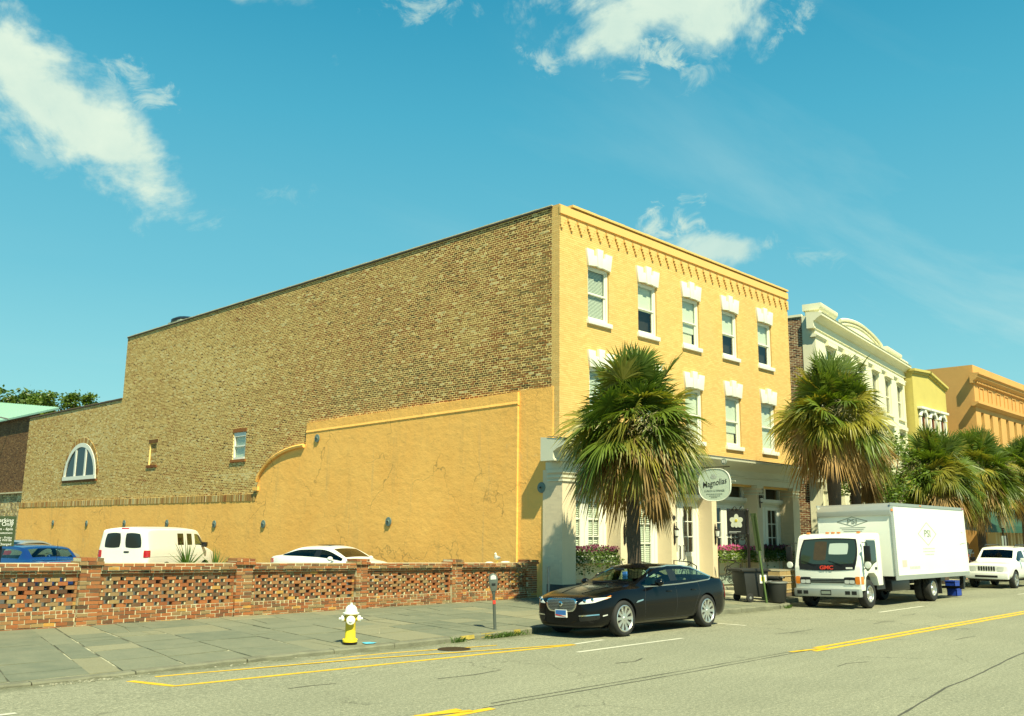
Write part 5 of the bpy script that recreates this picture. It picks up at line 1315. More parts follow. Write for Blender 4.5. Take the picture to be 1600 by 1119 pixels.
# box body
X0, X1, BY, Z0, Z1 = 2.16, 8.62, 1.19, .86, 3.02
mb = MB()
mb.prism([(X0+.02, Z0), (X0+.02, Z1-.40), (X0+.05, Z1-.22), (X0+.12, Z1-.09), (X0+.28, Z1-.02), (X1, Z1-.02), (X1, Z0)], 'y', -BY, BY, truckwhite, 0.); box = mb.build('cargo_box', trk, 30)
q = MB(); q.prism([(X0-.04, Z1-.36), (X0-.03, Z1-.20), (X0+.05, Z1-.05), (X0+.24, Z1+.02), (X0+.24, Z1-.36)], 'y', -BY-.015, BY+.015, trucksteel, .02); q.build('nose_cap', box, 40)
for s in (-1, 1):
    y = s*BY
    q = MB(); q.box(X0-.005, X0+.21, min(y, y+s*.02), max(y, y+s*.02), Z0, Z1-.30, trucksteel); q.box(X1-.08, X1+.02, min(y, y+s*.018), max(y, y+s*.018), Z0-.1, Z1, truckwhite); q.box(X0, X1, min(y, y+s*.022), max(y, y+s*.022), Z1-.07, Z1+.015, trucksteel); q.box(X0, X1, min(y, y+s*.022), max(y, y+s*.022), Z0-.12, Z0+.02, trucksteel); q.build('box_edging', box, None)
    q = MB()
    for k in range(34):
        for xx in (X0+.03, X0+.19): q.sphere((xx, y+s*.02, Z0+.03+k*.054), .011, steel, 5)
    o = q.build('rivets', box, None); o['kind'] = 'stuff'
    for xx in (X0+.10,): q = MB(); q.box(xx-.07, xx+.07, min(y+s*.016, y+s*.04), max(y+s*.016, y+s*.04), Z1-.24, Z1-.17, amber, .008); q.build('marker_lamp', box, None)
    for xx in (4.6, X1-.1): q = MB(); q.box(xx-.05, xx+.05, min(y+s*.02, y+s*.04), max(y+s*.02, y+s*.04), Z1-.045, Z1-.005, amber if xx < 5 else redlens, .006); q.build('marker_lamp', box, None)
    # lettering on the side
    if s < 0:
        q = MB(); cx, cz = 5.05, 2.12
        P = [(cx-.78, cz), (cx, cz+.36), (cx+.78, cz), (cx, cz-.36), (cx-.78, cz)]
        for a, b in zip(P[:-1], P[1:]): flat_line(q, a, b, .024, None, y-.003, inkgrey)
        q.build('diamond_emblem', box, None)
        text('PSI', .32, inkgrey, box, basis((cx, y-.005, cz), (1, 0, 0), (0, 0, 1)), weight=.003, sx=1.5)
        q = MB()
        for k, (w, zz) in enumerate(((.95, 1.66), (.98, 1.57), (.66, 1.48))):
            x = cx-w/2
            while x < cx+w/2: l = rnd.uniform(.06, .13); q.box(x, x+l, y-.006, y-.001, zz-.018, zz+.018, inkfaint); x += l+.03
        o = q.build('small_print', box, None); o['kind'] = 'stuff'
        q = MB(); q.box(2.78, 3.12, y-.006, y-.001, 1.12, 1.32, inkpinkf); q.build('faded_sticker', box, None)
        q = MB(); x = 3.35
        while x < 4.1: q.box(x, x+.09, y-.006, y-.001, 1.05, 1.13, inkfaint); x += .12
        o = q.build('small_print', box, None); o['kind'] = 'stuff'
        q = MB(); q.tube([(8.0, y-.004, 1.78), (8.2, y-.004, 1.82), (8.5, y-.004, 1.83)], .008, inkgrey, 4); q.tube([(8.22, y-.004, 2.2), (8.35, y-.004, 2.18)], .008, inkgrey, 4); q.build('scratch', box, None)
q = MB(); cy, cz = 0.05, 2.50
P = [(cy-.50, cz), (cy, cz+.14), (cy+.50, cz), (cy, cz-.14), (cy-.50, cz)]
for a, b in zip(P[:-1], P[1:]): flat_line(q, a, b, .022, X0+.016, None, inkgrey)
for k in range(3): flat_line(q, (cy-.42+.06*k, 2.318-.055*k), (cy+.42-.06*k, 2.318-.055*k), .015, X0+.016, None, inkgrey)
q.build('front_emblem', box, None)
text('PSI', .19, inkgrey, box, basis((X0+.012, cy, cz), (0, -1, 0), (0, 0, 1)), weight=.002, sx=1.5)
# chassis
q = MB(); q.box(.3, 8.4, -.42, -.30, .55, .78, black); q.box(.3, 8.4, .30, .42, .55, .78, black); q.box(1.3, 1.9, -.95, .95, .5, .85, black)
for k in range(9): q.box(2.3+.75*k, 2.38+.75*k, -1.12, 1.12, .76, .86, black)
q.box(2.3, 3.7, -1.0, -.5, .42, .78, black, .03); q.box(2.6, 3.4, .5, 1.0, .40, .78, black, .03); q.cyl((5.45, -.75, .42), (5.45, .75, .42), .09, None, black, 10); q.cyl((.75, -.75, .40), (.75, .75, .40), .07, None, black, 10); q.box(.4, 1.9, -.8, .8, .62, .98, black); q.build('chassis', trk, 30)
for s in (-1, 1):
    wheel(trk, .70, s*1.0, .40, .40, s, 8, .58, .24, alloy, True); wheel(trk, 5.48, s*1.08, .40, .40, s, 8, .58, .24, alloy, True); wheel(trk, 5.48, s*.80, .40, .40, s, 8, .58, .24, alloy, True)
    q = MB(); q.box(6.05, 6.08, s*1.12 if s < 0 else .62, -.62 if s < 0 else 1.12, .22, .80, blackplastic, .005); q.build('mud_flap', trk, None)
q = MB(); q.box(X1-.02, X1+.04, -1.1, 1.1, .9, 2.95, trucksteel); q.prism([(X1-.5, .84), (X1+.02, .84), (X1+.02, .76), (X1-.15, .30), (X1-.28, .28), (X1-.2, .70)], 'y', -1.05, -.92, black); q.prism([(X1-.5, .84), (X1+.02, .84), (X1+.02, .76), (X1-.15, .30), (X1-.28, .28), (X1-.2, .70)], 'y', .92, 1.05, black); q.box(X1-.30, X1-.1, -1.0, 1.0, .30, .38, black); q.build('tail_lift', trk, None)
cr = thing('plastic_crate', (36.4, 12.6, ZC(12.6)), 'blue plastic crates stacked on the road under the back of the white truck', 'crate')
for k, (dx, z0) in enumerate(((0, .0), (-.14, .28))):
    q = MB(); w, dd, h = .50, .34, .27
    q.box(dx-w/2, dx+w/2, -dd/2, dd/2, z0, z0+.02, bluep); q.box(dx-w/2, dx+w/2, -dd/2, -dd/2+.02, z0, z0+h, bluep); q.box(dx-w/2, dx+w/2, dd/2-.02, dd/2, z0, z0+h, bluep); q.box(dx-w/2, dx-w/2+.02, -dd/2, dd/2, z0, z0+h, bluep); q.box(dx+w/2-.02, dx+w/2, -dd/2, dd/2, z0, z0+h, bluep); q.box(dx-w/2-.015, dx+w/2+.015, -dd/2-.015, dd/2+.015, z0+h-.04, z0+h-.005, bluep); q.build('crate_tray', cr, None)

# ---- white off-roader facing us
suv = thing('parked_suv', (43.35, 13.62, ZC(13.6)), 'white off road wagon with seven slot grille parked behind the box truck', 'car', 'cars parked along the street')
SW = .92
def ssec(w, zb, wt, zt, zc, zu=.36): return (zu, w*.95, zu+.06, w, zu+(zb-zu)*.5, w*.99, zb-.08, w*.97, zb, wt, zt, zc)
S = [(0, ssec(.80, .92, .60, .95, .96, .45)), (.06, ssec(.88, .98, .66, 1.02, 1.03, .40)), (.3, ssec(.91, 1.02, .72, 1.07, 1.09)), (1.1, ssec(.92, 1.06, .76, 1.12, 1.14)), (1.22, ssec(.92, 1.07, .78, 1.14, 1.16)), (1.30, ssec(.92, 1.08, .79, 1.18, 1.19)), (1.78, ssec(.92, 1.08, .70, 1.66, 1.70)), (1.95, ssec(.92, 1.08, .70, 1.70, 1.76)),
     (2.45, ssec(.92, 1.09, .71, 1.72, 1.78)), (2.55, ssec(.92, 1.09, .71, 1.72, 1.78)), (3.3, ssec(.92, 1.09, .71, 1.72, 1.78)), (3.4, ssec(.92, 1.09, .71, 1.72, 1.78)), (4.15, ssec(.91, 1.09, .70, 1.70, 1.75)), (4.35, ssec(.90, 1.08, .72, 1.5, 1.56)), (4.45, ssec(.88, 1.05, .70, 1.2, 1.22, .42))]
def sid(i, st, sd):
    so = 0 if sd < 0 else 8
    if i == 5 and 9 <= st <= 10: return 1
    if st == 6 and i in (5, 6, 7): return 3+so
    if st == 6 and i in (9,): return 4+so
    if st == 6 and i in (11,): return 5+so
    if 2 <= st <= 4 and i in (5, 6, 7): return 6+so
    if 2 <= st <= 4 and i in (9,): return 7+so
    return 0
pc, bv = loft_car(S, sid, [(x, a, b, .37, .45) for x in (.85, 3.55) for a, b in ((-1.2, -.62), (.62, 1.2))], .37)
piece('body', pc[0], paint_white, suv); piece('windscreen', pc[1], glass_t, suv); wells(pc[31], suv, 2.2)
for so in (0, 8):
    for k in (3, 4, 5): piece('side_window', pc[k+so], glass_t, suv)
    for k in (6, 7): piece('door', pc[k+so], paint_white, suv)
for x in (.85, 3.55):
    for sd in (-1, 1): wheel(suv, x, sd*.91, .37, .37, sd, 5, .66, .23)
for k in range(7): y = -.30+.10*k; patch('grille_slot', bv, 'front', [(y-.032, .74), (y+.032, .74), (y+.032, .93), (y-.032, .93)], black, suv, .010, .2, 3, 4)
for s in (-1, 1):
    patch('headlight', bv, 'front', [(s*.42, .74), (s*.66, .74), (s*.70, .92), (s*.42, .92)], lampglass, suv, .012, .45, 6, 6)
    patch('fog_lamp', bv, 'front', [(s*.52, .48), (s*.64, .48), (s*.64, .56), (s*.52, .56)], lampglass, suv, .012, .8, 4, 4)
    mb = MB(); mb.box(1.5, 1.62, s*1.03-.11, s*1.03+.11, 1.10, 1.28, black if s > 0 else paint_white, .035); mb.build('wing_mirror', suv, 40)
    mb = MB(); mb.tube([(1.95, s*.62, 1.775), (2.1, s*.62, 1.83), (3.9, s*.62, 1.83), (4.05, s*.62, 1.77)], .02, black, 6); mb.build('roof_rail', suv, 40)
mb = MB(); mb.box(-.10, .14, -.86, .86, .40, .68, paint_white, .05); mb.box(-.112, -.09, -.45, .45, .47, .56, black, .01); mb.build('front_bumper', suv, 40)
mb = MB(); mb.box(.3, 4.2, -.6, .6, .3, .42, black); mb.box(1.4, 1.9, -.75, .75, .8, 1.12, interior); mb.build('dashboard', suv, None)
seats(suv, 2.0, .75, 1.8, interior, ((0, .5), (1.0, .5)), 1.45)

# =================================================================== STREET FURNITURE
def at_walk(x, y): return (x, y, walk_z(x, y))
# fire hydrant
hy = thing('fire_hydrant', (10.66, 14.36, walk_z(10.66, 14.36)+.003), 'yellow fire hydrant with white bonnet and caps on the slate sidewalk', 'fire hydrant', None, radians(-37))
mb = MB(); mb.lathe([(.0, .0), (.13, .0), (.135, .03), (.10, .035)], iron, 24); mb.build('base_flange', hy, 40)
mb = MB(); mb.lathe([(.10, .035), (.135, .038), (.135, .075), (.108, .085), (.098, .12), (.095, .24)], hydrant_y2, 24); mb.build('lower_barrel', hy, 40)
mb = MB(); mb.lathe([(.095, .24), (.093, .46), (.105, .48), (.112, .53)], hydrant_y, 24); mb.lathe([(0, 0), (.062, 0), (.062, .10), (0, .10)], hydrant_y, 16, 'y', (0, -.16, .43)); 
for s in (-1, 1): mb.lathe([(.05, s*.08), (.05, s*.13)], hydrant_y, 16, 'x', (0, 0, .445))
mb.build('barrel', hy, 40)
for k in range(8): a = 2*pi*k/8; q = MB(); q.cyl((cos(a)*.12, sin(a)*.12, .07), (cos(a)*.12, sin(a)*.12, .095), .014, None, hydrant_y2, 6); q.build('flange_bolt', hy, None)
mb = MB(); mb.lathe([(.10, .525), (.150, .53), (.152, .55), (.118, .565), (.112, .60), (.095, .65), (.055, .685), (.022, .695), (.022, .73), (0, .73)], hydrant_w, 24); mb.build('bonnet', hy, 40)
mb = MB(); mb.lathe([(0, -.20), (.028, -.20), (.03, -.185), (.075, -.175), (.082, -.15), (.07, -.13)], hydrant_w, 20, 'y', (0, 0, .43)); mb.build('front_cap', hy, 40)
for s in (-1, 1): mb = MB(); mb.lathe([(.06, s*.12), (.064, s*.165), (.045, s*.18), (.022, s*.185), (.022, s*.215), (0, s*.215)], hydrant_w, 18, 'x', (0, 0, .445)); mb.build('side_cap', hy, 40)
# parking meter
pm = thing('parking_meter', (14.33, 14.28, walk_z(14.3, 14.3)), 'grey single head parking meter on a leaning post at the kerb', 'parking meter', None, radians(-40), 0, radians(-3.0))
mb = MB(); mb.lathe([(.032, 0), (.030, .72), (.04, .74), (.04, .80), (.028, .82)], meterm, 14); mb.build('post', pm, 40)
mb = MB(); mb.prism([(-.055, .78), (.055, .78), (.095, .98), (.095, 1.06), (.07, 1.13), (.0, 1.16), (-.07, 1.13), (-.095, 1.06), (-.095, .98)], 'y', -.055, .055, meterm, .015); mb.build('head', pm, 40)
mb = MB(); mb.prism([(-.06, 1.03), (.06, 1.03), (.055, 1.10), (0, 1.13), (-.055, 1.10)], 'y', -.062, -.056, lampglass); mb.build('display_window', pm, None)
mb = MB(); mb.box(-.04, .04, -.06, -.05, .90, .95, black); mb.build('coin_slot', pm, None)
mb = MB(); mb.box(-.03, .034, -.036, .0, .52, .60, inkred, .006); mb.build('sticker', pm, None)
# slim steel post beside the corner
po = MB(); po.lathe([(.032, 0), (.032, .92), (.04, .925), (.04, .945), (.025, .96), (0, .962)], steel, 14); o = po.build('steel_post', None, 40); o.location = at_walk(20.86, 18.6); tag(o, 'slim grey steel post standing on the sidewalk by the corner pilaster', 'post')
# leaning green post with the edge of a sign
gp = thing('sign_post', at_walk(26.05, 14.45), 'leaning green sign post seen edge on in front of the wheeled bin', 'sign post', None, radians(62), 0, 0)
gp.rotation_euler = (0, radians(-7.5), radians(-28))
mb = MB(); mb.box(-.028, .028, -.012, .012, 0, 2.65, greenpost); mb.box(-.03, -.022, -.03, .03, 0, 2.65, greenpost); mb.build('post', gp, None)
mb = MB(); mb.box(-.012, -.004, -.15, .15, 1.55, 2.68, greenpost, .001); mb.V = [(v[0], v[1], v[2]) for v in mb.V]; mb.build('sign_plate', gp, None)
# wheeled bin
wb = thing('wheeled_bin', (26.15, 15.05, walk_z(26.15, 15.05)), 'dark wheeled rubbish bin with flat lid and yellow and white sticker', 'bin', 'bins on the kerb corner', radians(-24))
mb = MB(); mb.prism([(-.36, .18), (.36, .12), (.46, .90), (-.44, .90)], 'y', -.32, .32, blackplastic, .03); mb.build('bin_body', wb, 40)
mb = MB(); mb.prism([(-.54, .90), (.50, .90), (.52, .94), (.40, .985), (-.46, .99), (-.56, .96)], 'y', -.37, .37, blackplastic, .015); mb.build('lid', wb, 40)
for s in (-1, 1): mb = MB(); mb.lathe([(0, s*.36), (.05, s*.37), (.12, s*.36), (.13, s*.345), (.13, s*.315), (0, s*.31)], rubber, 18, 'y', (-.26, 0, .13)); mb.lathe([(0, s*.375), (.07, s*.365)], steel, 12, 'y', (-.26, 0, .13)); mb.build('wheel', wb, 40)
mb = MB(); mb.box(.12, .36, -.336, -.325, .55, .80, inkwht); mb.box(.16, .30, -.341, -.336, .62, .74, petaly); mb.build('sticker', wb, None)
mb = MB(); mb.tube([(-.5, -.3, .9), (-.6, -.3, .93), (-.6, .3, .93), (-.5, .3, .9)], .018, blackplastic, 6); mb.build('handle', wb, None)
# round trash can and lidded bin
tcn = thing('trash_can', (26.45, 14.32, walk_z(26.4, 14.3)), 'round black trash can with pale rim at the kerb corner', 'bin', 'bins on the kerb corner')
mb = MB(); mb.lathe([(.0, .02), (.24, .02), (.26, .05), (.30, .60), (.285, .60), (.24, .08), (0, .07)], blackplastic, 24); mb.build('can', tcn, 40)
mb = MB(); mb.lathe([(.30, .58), (.325, .59), (.325, .63), (.29, .635), (.28, .6)], steel, 24, cap=False); mb.build('rim', tcn, 40)
mb = MB(); mb.sphere((0, 0, .55), .26, blackplastic, 12, 1, 1, .42); mb.build('bin_liner', tcn, 50)
bn = thing('lidded_bin', (27.35, 14.98, walk_z(27.35, 15.3)), 'dark green lidded bin standing beside the round trash can by the truck', 'bin', 'bins on the kerb corner', radians(10))
gdk = simple('dark_green_plastic', (.01, .035, .025), .45, var=.15)
mb = MB(); mb.prism([(-.24, .0), (.24, .0), (.32, .66), (-.32, .66)], 'y', -.26, .26, gdk, .02); mb.build('bin_body', bn, 40)
mb = MB(); mb.box(-.36, .36, -.32, .32, .66, .73, blackplastic, .02); mb.box(-.1, .1, -.36, -.30, .68, .72, steel, .01); mb.build('lid', bn, 40)
# wrapped pallet of boxes
pl = thing('pallet_stack', (29.55, 16.0, walk_z(29.5, 16.0)), 'low stack of brown cardboard boxes in clear plastic wrap on the sidewalk', 'pallet', None, radians(4))
for k in range(3): q = MB(); q.box(-.8, .8, -.5+.42*k, -.38+.42*k, .0, .10, bark2); q.build('pallet_runner', pl, None)
for k in range(3):
    for j in range(2):
        for l in range(2): q = MB(); q.box(-.82+.55*k, -.82+.55*k+.53, -.5+.5*j, -.5+.5*j+.48, .11+.36*l, .11+.36*l+.345, cardboard, .008); q.build('cardboard_box', pl, None)
q = MB()
for k in range(3): z = .22+.22*k; q.box(-.845, .845, -.525, -.520, z, z+.02, wrapm); q.box(-.846, -.842, -.52, .5, z, z+.02, wrapm)
q.box(-.83, .84, -.51, .49, .825, .84, wrapm); o = q.build('plastic_wrap', pl, None); o['kind'] = 'stuff'

# banner sign with the white flower
bs = thing('flower_banner_sign', at_walk(27.35, 15.75), 'black hanging sign with white magnolia flower on a dark iron post', 'sign')
mb = MB(); mb.lathe([(.09, 0), (.09, .12), (.05, .16), (.045, 2.0), (.055, 2.02), (.045, 2.05), (.04, 2.75), (.06, 2.78), (.0, 2.86)], iron, 14); mb.build('post', bs, 40)
mb = MB(); mb.box(-.015, .015, .06, .76, 2.0, 2.78, inkblk, .004); pan = mb.build('sign_panel', bs, None)
mb = MB()
for z in (1.98, 2.80): mb.cyl((0, 0, z), (0, .80, z), .014, None, iron, 6)
for k in range(14):
    t = k/13; mb.sphere((0, .1+.6*t, 1.93-.10*abs(sin(9*t))), .028, iron, 6)
mb.build('rail_beads', bs, 40); mb = MB(); mb.tube([(0, .15+.02*k, 2.84+.06*sin(k*.5)) for k in range(26)], .012, iron, 5); mb.build('top_scroll', bs, 40); mb = MB(); mb.tube([(0, .25+.18*cos(a*.3), 1.80+.14*sin(a*.3)) for a in range(26)], .014, iron, 5); mb.tube([(0, .05+.1*k, 1.95-.035*k*k*.3) for k in range(5)], .014, iron, 5); mb.build('scroll_work', bs, 40)
mb = MB(); fy, fz = .40, 2.42
for k, (a, l) in enumerate(((90, .25), (20, .26), (160, .26), (-40, .25), (-140, .26), (-90, .20))):
    a = radians(a); ex = Vector((0, cos(a), sin(a))); ey = Vector((0, -sin(a), cos(a))); V = []
    for j in range(12): t = 2*pi*j/12; p = Vector((-.018-.003*k, fy, fz))+ex*(l*.5+cos(t)*l*.5)+ey*sin(t)*l*.36; V.append(p)
    mb.add(V, [tuple(range(12))], petal)
mb.build('flower_petals', pan, None)
mb = MB(); mb.lathe([(0, -.042), (.05, -.038), (.055, -.03)], petaly, 12, 'x', (0, fy, fz+.03)); mb.build('flower_centre', pan, 40)
mb = MB(); mb.box(-.02, -.0155, .25, .68, 2.085, 2.10, inkwht); mb.box(-.02, -.0155, .40, .70, 2.05, 2.06, inkwht); mb.build('small_print', pan, None)

# oval hanging restaurant sign on its bracket
SX = 28.75; yc, zc_, ry, rz = 17.80, 3.78, .645, .565
os_ = thing('hanging_sign', (SX, 18.8, 4.3), 'pale oval hanging sign reading Magnolias on an iron bracket beside the palm', 'sign'); os_.location = (0, 0, 0)
V = []
for k in range(48):
    t = 2*pi*k/48; n_ = 2.7; c, s = cos(t), sin(t); V.append((yc+ry*math.copysign(abs(c)**(2/n_), c), zc_+rz*math.copysign(abs(s)**(2/n_), s)))
mb = MB(); mb.prism(V, 'x', SX-.03, SX+.03, signpale); pan = mb.build('sign_board', os_, 30)
mb = MB(); mb.tube([(SX-.032, a, b) for a, b in V]+[(SX-.032, V[0][0], V[0][1])], .014, white, 5); mb.build('board_edge', pan, None)
BS = basis((SX-.034, yc, zc_+.06), (0, -1, 0), (0, 0, 1)); RT = Matrix.Rotation(radians(9), 4, 'Z')
text('Magnolias', .30, inkblk, pan, BS @ RT, shear=.25, weight=.001, sx=.84)
text('LUNCH & DINNER', .105, inkgrey, pan, basis((SX-.034, yc, zc_-.21), (0, -1, 0), (0, 0, 1)), sx=.95)
mb = MB()
for w, z in ((.62, -.32), (.45, -.385), (.20, -.44)):
    y = yc-w/2
    while y < yc+w/2: l = rnd.uniform(.03, .07); mb.box(SX-.036, SX-.032, y, y+l, zc_+z-.012, zc_+z+.012, inkgrey); y += l+.018
o = mb.build('small_print', pan, None); o['kind'] = 'stuff'
mb = MB()
for k, (a, l) in enumerate(((70, .17), (110, .15), (150, .15), (30, .15))):
    a = radians(a); ex = Vector((0, cos(a), sin(a))); ey = Vector((0, -sin(a), cos(a)))
    mb.add([Vector((SX-.034-.0005*k, yc+.02, zc_+.22))+ex*(l*.5+cos(2*pi*j/10)*l*.5)+ey*sin(2*pi*j/10)*l*.28 for j in range(10)], [tuple(range(10))], inkfaint)
mb.build('flower_emblem', pan, None)
mb = MB(); mb.cyl((SX, YP-.02, 4.40), (SX, yc-.62, 4.40), .016, None, iron, 6); mb.tube([(SX, YP-.03, 4.12), (SX, 18.5, 4.2), (SX, 18.25, 4.38)], .012, iron, 5); mb.tube([(SX, 18.55+.1*cos(a*.5), 4.46+.06*sin(a*.5)) for a in range(14)], .01, iron, 5)
for y in (yc-.38, yc+.38): mb.cyl((SX, y, 4.40), (SX, y, 4.22), .007, None, iron, 5)
mb.build('bracket', os_, 40)
mb = MB(); mb.lathe([(.0, -.02), (.11, -.02), (.11, .02), (.0, .02)], inkgrey, 16, 'x', (SX, yc-.40, 4.58)); mb.build('finial', os_, 40)
text('85', .13, inkwht, os_, basis((SX-.03, yc-.40, 4.575), (0, -1, 0), (0, 0, 1)), depth=.004)
fl = thing('sign_floodlight', (31.4, 18.75, 4.06), 'small white floodlight on an arm above the shop transoms', 'lamp')
mb = MB(); mb.cyl((0, .05, .0), (-.9, -.75, -.06), .016, None, white, 6); mb.build('arm', fl, None)
mb = MB(); mb.lathe([(0, -.10), (.05, -.10), (.08, .04), (.07, .05)], white, 12, 'z', (0, .0, .0)); mb.build('lamp_head', fl, 40)

# wall lanterns on the pilasters
def lantern(x, z):
    t = thing('wall_lantern', (x, YP-.01, z), None, 'lantern', 'iron lanterns on the shop pilasters')
    mb = MB(); mb.prism([(-.04, -.34), (0, -.40), (.04, -.34), (.035, -.2), (.05, -.12), (.03, 0), (.05, .12), (.03, .24), (0, .36), (-.03, .24), (-.05, .12), (-.03, 0), (-.05, -.12), (-.035, -.2)], 'y', -.03, .0, iron, .008); mb.build('back_plate', t, 40)
    mb = MB(); mb.lathe([(.0, -.17), (.025, -.15), (.03, -.13), (.065, -.11), (.065, -.10)], iron, 8, c=(0, -.11, 0)); mb.lathe([(.085, .10), (.09, .115), (.045, .17), (.02, .19), (.02, .22), (0, .25)], iron, 8, c=(0, -.11, 0)); mb.tube([(0, -.01, .2), (0, -.08, .24), (0, -.11, .22)], .012, iron, 5); mb.build('lantern_cage', t, 40)
    mb = MB(); mb.lathe([(.06, -.10), (.08, .10)], lampglass if x > 26 else glass_t, 8, c=(0, -.11, 0)); mb.build('lantern_glass', t, None)
    return t
for x, l in ((24.80, 'iron wall lantern on the pilaster left of the palm trunk'), (27.66, 'iron wall lantern on the pilaster left of the french doors'), (30.30, 'iron wall lantern on the pilaster right of the french doors')): lantern(x, 2.09)['label'] = l
for x, l in ((27.66, 'small iron lantern high on the pilaster left of the french doors'), (33.66, 'small iron lantern high on the pilaster left of the last bay')):
    t = lantern(x, 3.42); t['label'] = l; t.scale = (.8,)*3
mb = MB(); mb.lathe([(0, -.03), (.075, -.03), (.085, -.01), (.085, 0)], inkblk, 20, 'y', (27.66, YP-.005, 2.62)); o = mb.build('round_plaque', None, 40); tag(o, 'round black plaque above a lantern on the pilaster by the doors', 'plaque')

# flower boxes
def flower_box(x0, x1, z, petals, dens, label, hang=.35, dark=False):
    t = thing('flower_box', ((x0+x1)/2, YI-.28, z), label, 'flower box', 'flower boxes under the shop windows')
    w = (x1-x0)/2
    mb = MB(); mb.box(-w, w, -.14, .22, -.02, .20, white, .012); mb.box(-w-.02, w+.02, -.17, .24, .16, .205, white, .008); mb.build('box', t, None)
    mb = MB()
    for i in range(int(1500*dens)):
        x = rnd.uniform(-w*1.05, w*1.08); y = rnd.gauss(-.05, .16); h = .22+.30*rnd.random()**1.4*(1-.3*abs(x/w))-max(0, -(y+.12))*1.9*rnd.random()
        if rnd.random() < .28: h = .18-hang*rnd.random()**1.6; y = -.20-.10*rnd.random()
        c = Vector((x, y, h)); a = Vector((rnd.gauss(0, 1), rnd.gauss(0, 1), rnd.gauss(0, .8))).normalized(); b = a.orthogonal().normalized(); l = rnd.uniform(.035, .065)
        mb.add([c-a*l, c+b*l*.5, c+a*l, c-b*l*.5], [(0, 1, 2, 3)], treeleaf if (dark or rnd.random() < .5) else treeleaf2)
    o = mb.build('foliage', t, None); o['kind'] = 'stuff'
    mb = MB()
    for i in range(int(210*dens)):
        x = rnd.uniform(-w, w*1.02); y = rnd.uniform(-.28, .1); c = Vector((x, y, .34+.22*rnd.random()*(1-.3*abs(x/w)))); nn_ = Vector((rnd.gauss(-.2, .4), -1, rnd.gauss(.5, .4))).normalized(); a = nn_.orthogonal().normalized(); b = nn_.cross(a); r = rnd.uniform(.025, .045); V = [c-nn_*r*.4]
        for k in range(5): q = 2*pi*k/5; V.append(c+(a*cos(q)+b*sin(q))*r)
        mb.add(V, [(0, 1+k, 1+(k+1) % 5) for k in range(5)], rnd.choice(petals))
    o = mb.build('flowers', t, None); o['kind'] = 'stuff'
flower_box(22.42, 24.62, 1.14, [purple], 1.2, 'flower box with dark purple blooms and trailing leaves left of the palm', .55, True)  # only the darker leaf here: palm shade put into the foliage colour
flower_box(30.6, 33.4, 1.14, [pink], 1.3, 'flower box with bright pink petunias right of the french doors', .3)
flower_box(33.95, 35.0, 1.14, [purple], .8, 'small dark flower box behind the banner post, left half of the last window', .3, True)
flower_box(35.2, 36.3, 1.14, [purple], .9, 'rounded dark purple flower box at the right end of the shop front', .3, True)
# stair railings with scrolls
def railing(x, label):
    t = thing('stair_railing', (x, 18.05, .15), label, 'railing', 'iron railings at the shop doors')
    mb = MB(); mb.tube([(0, .55, .0), (0, .55, 1.02), (0, -.1, .98), (0, -.35, .86), (0, -.35, .0)], .022, iron, 8); mb.cyl((0, .55, .12), (0, -.35, .12), .014, None, iron, 6); mb.build('rail_frame', t, 40)
    mb = MB(); mb.tube([(0, .15+.18*(1-.03*k)*cos(k*.45), .62+.18*(1-.03*k)*sin(k*.45)) for k in range(26)], .014, iron, 5); mb.tube([(0, .05+.16*(1-.03*k)*cos(-k*.45), .32+.14*(1-.03*k)*sin(-k*.45)) for k in range(26)], .014, iron, 5); mb.tube([(0, .5, .2), (0, .3, .35), (0, .2, .75), (0, -.15, .95)], .014, iron, 5); mb.build('rail_scroll', t, 40)
railing(30.15, 'black iron stair railing with scrolls behind the black sedan'); railing(27.3, 'black iron stair railing just left of the french doors'); railing(25.0, 'black iron stair railing beside the palm trunk')

# street lamp on the far kerb
lp = thing('street_lamp', at_walk(52.3, 15.5), 'old fashioned street lamp with tapered glass lantern near the white wagon', 'street lamp')
mb = MB(); mb.lathe([(.14, 0), (.14, .2), (.08, .5), (.055, .9), (.05, 2.35), (.08, 2.4), (.05, 2.45), (.12, 2.5)], iron, 14); mb.build('post', lp, 40)
mb = MB(); mb.lathe([(.14, 2.5), (.27, 3.1)], simple('dim_lamp_glass', (.20, .23, .17), .2), 8, cap=False); mb.build('lantern_glass', lp, None)
mb = MB(); mb.lathe([(.30, 3.1), (.30, 3.14), (.14, 3.42), (.06, 3.48), (.06, 3.6), (.02, 3.7), (0, 3.72)], steel, 8); mb.build('lantern_roof', lp, 40)
for k, mt in enumerate((inkgrey, steel)): q = MB(); q.box(-.33+.38*k, -.03+.38*k, -.02, .0, 1.55, 2.1, mt); q.build('sign_plate', lp, None)

# parking lot sign at the left edge
ls = thing('parking_sign', (7.86, 24.0, .1), 'dark green parking sign with white lettering at the left edge of the lot', 'sign')
mb = MB(); mb.box(-1.45, .08, -.03, .03, 1.50, 2.20, signgreen, .004); pan = mb.build('sign_board', ls, None)
for x in (-1.2, -.2): q = MB(); q.box(x-.05, x+.05, .03, .10, 0, 2.1, black); q.build('post', ls, None)
for txt, z, sz in (('Uptown Parking', 2.10, .13), ('Valet Parking Only', 2.01, .13), ('5am - 6pm', 1.90, .09), ('customers', 1.81, .07), ('Monday - Friday', 1.70, .07), ('Violators Will Be', 1.64, .07), ('Towed or Charged', 1.55, .08)): text(txt, sz, inkwht, pan, basis((.02, -.034, z), (1, 0, 0), (0, 0, 1)), align='RIGHT', depth=.001)

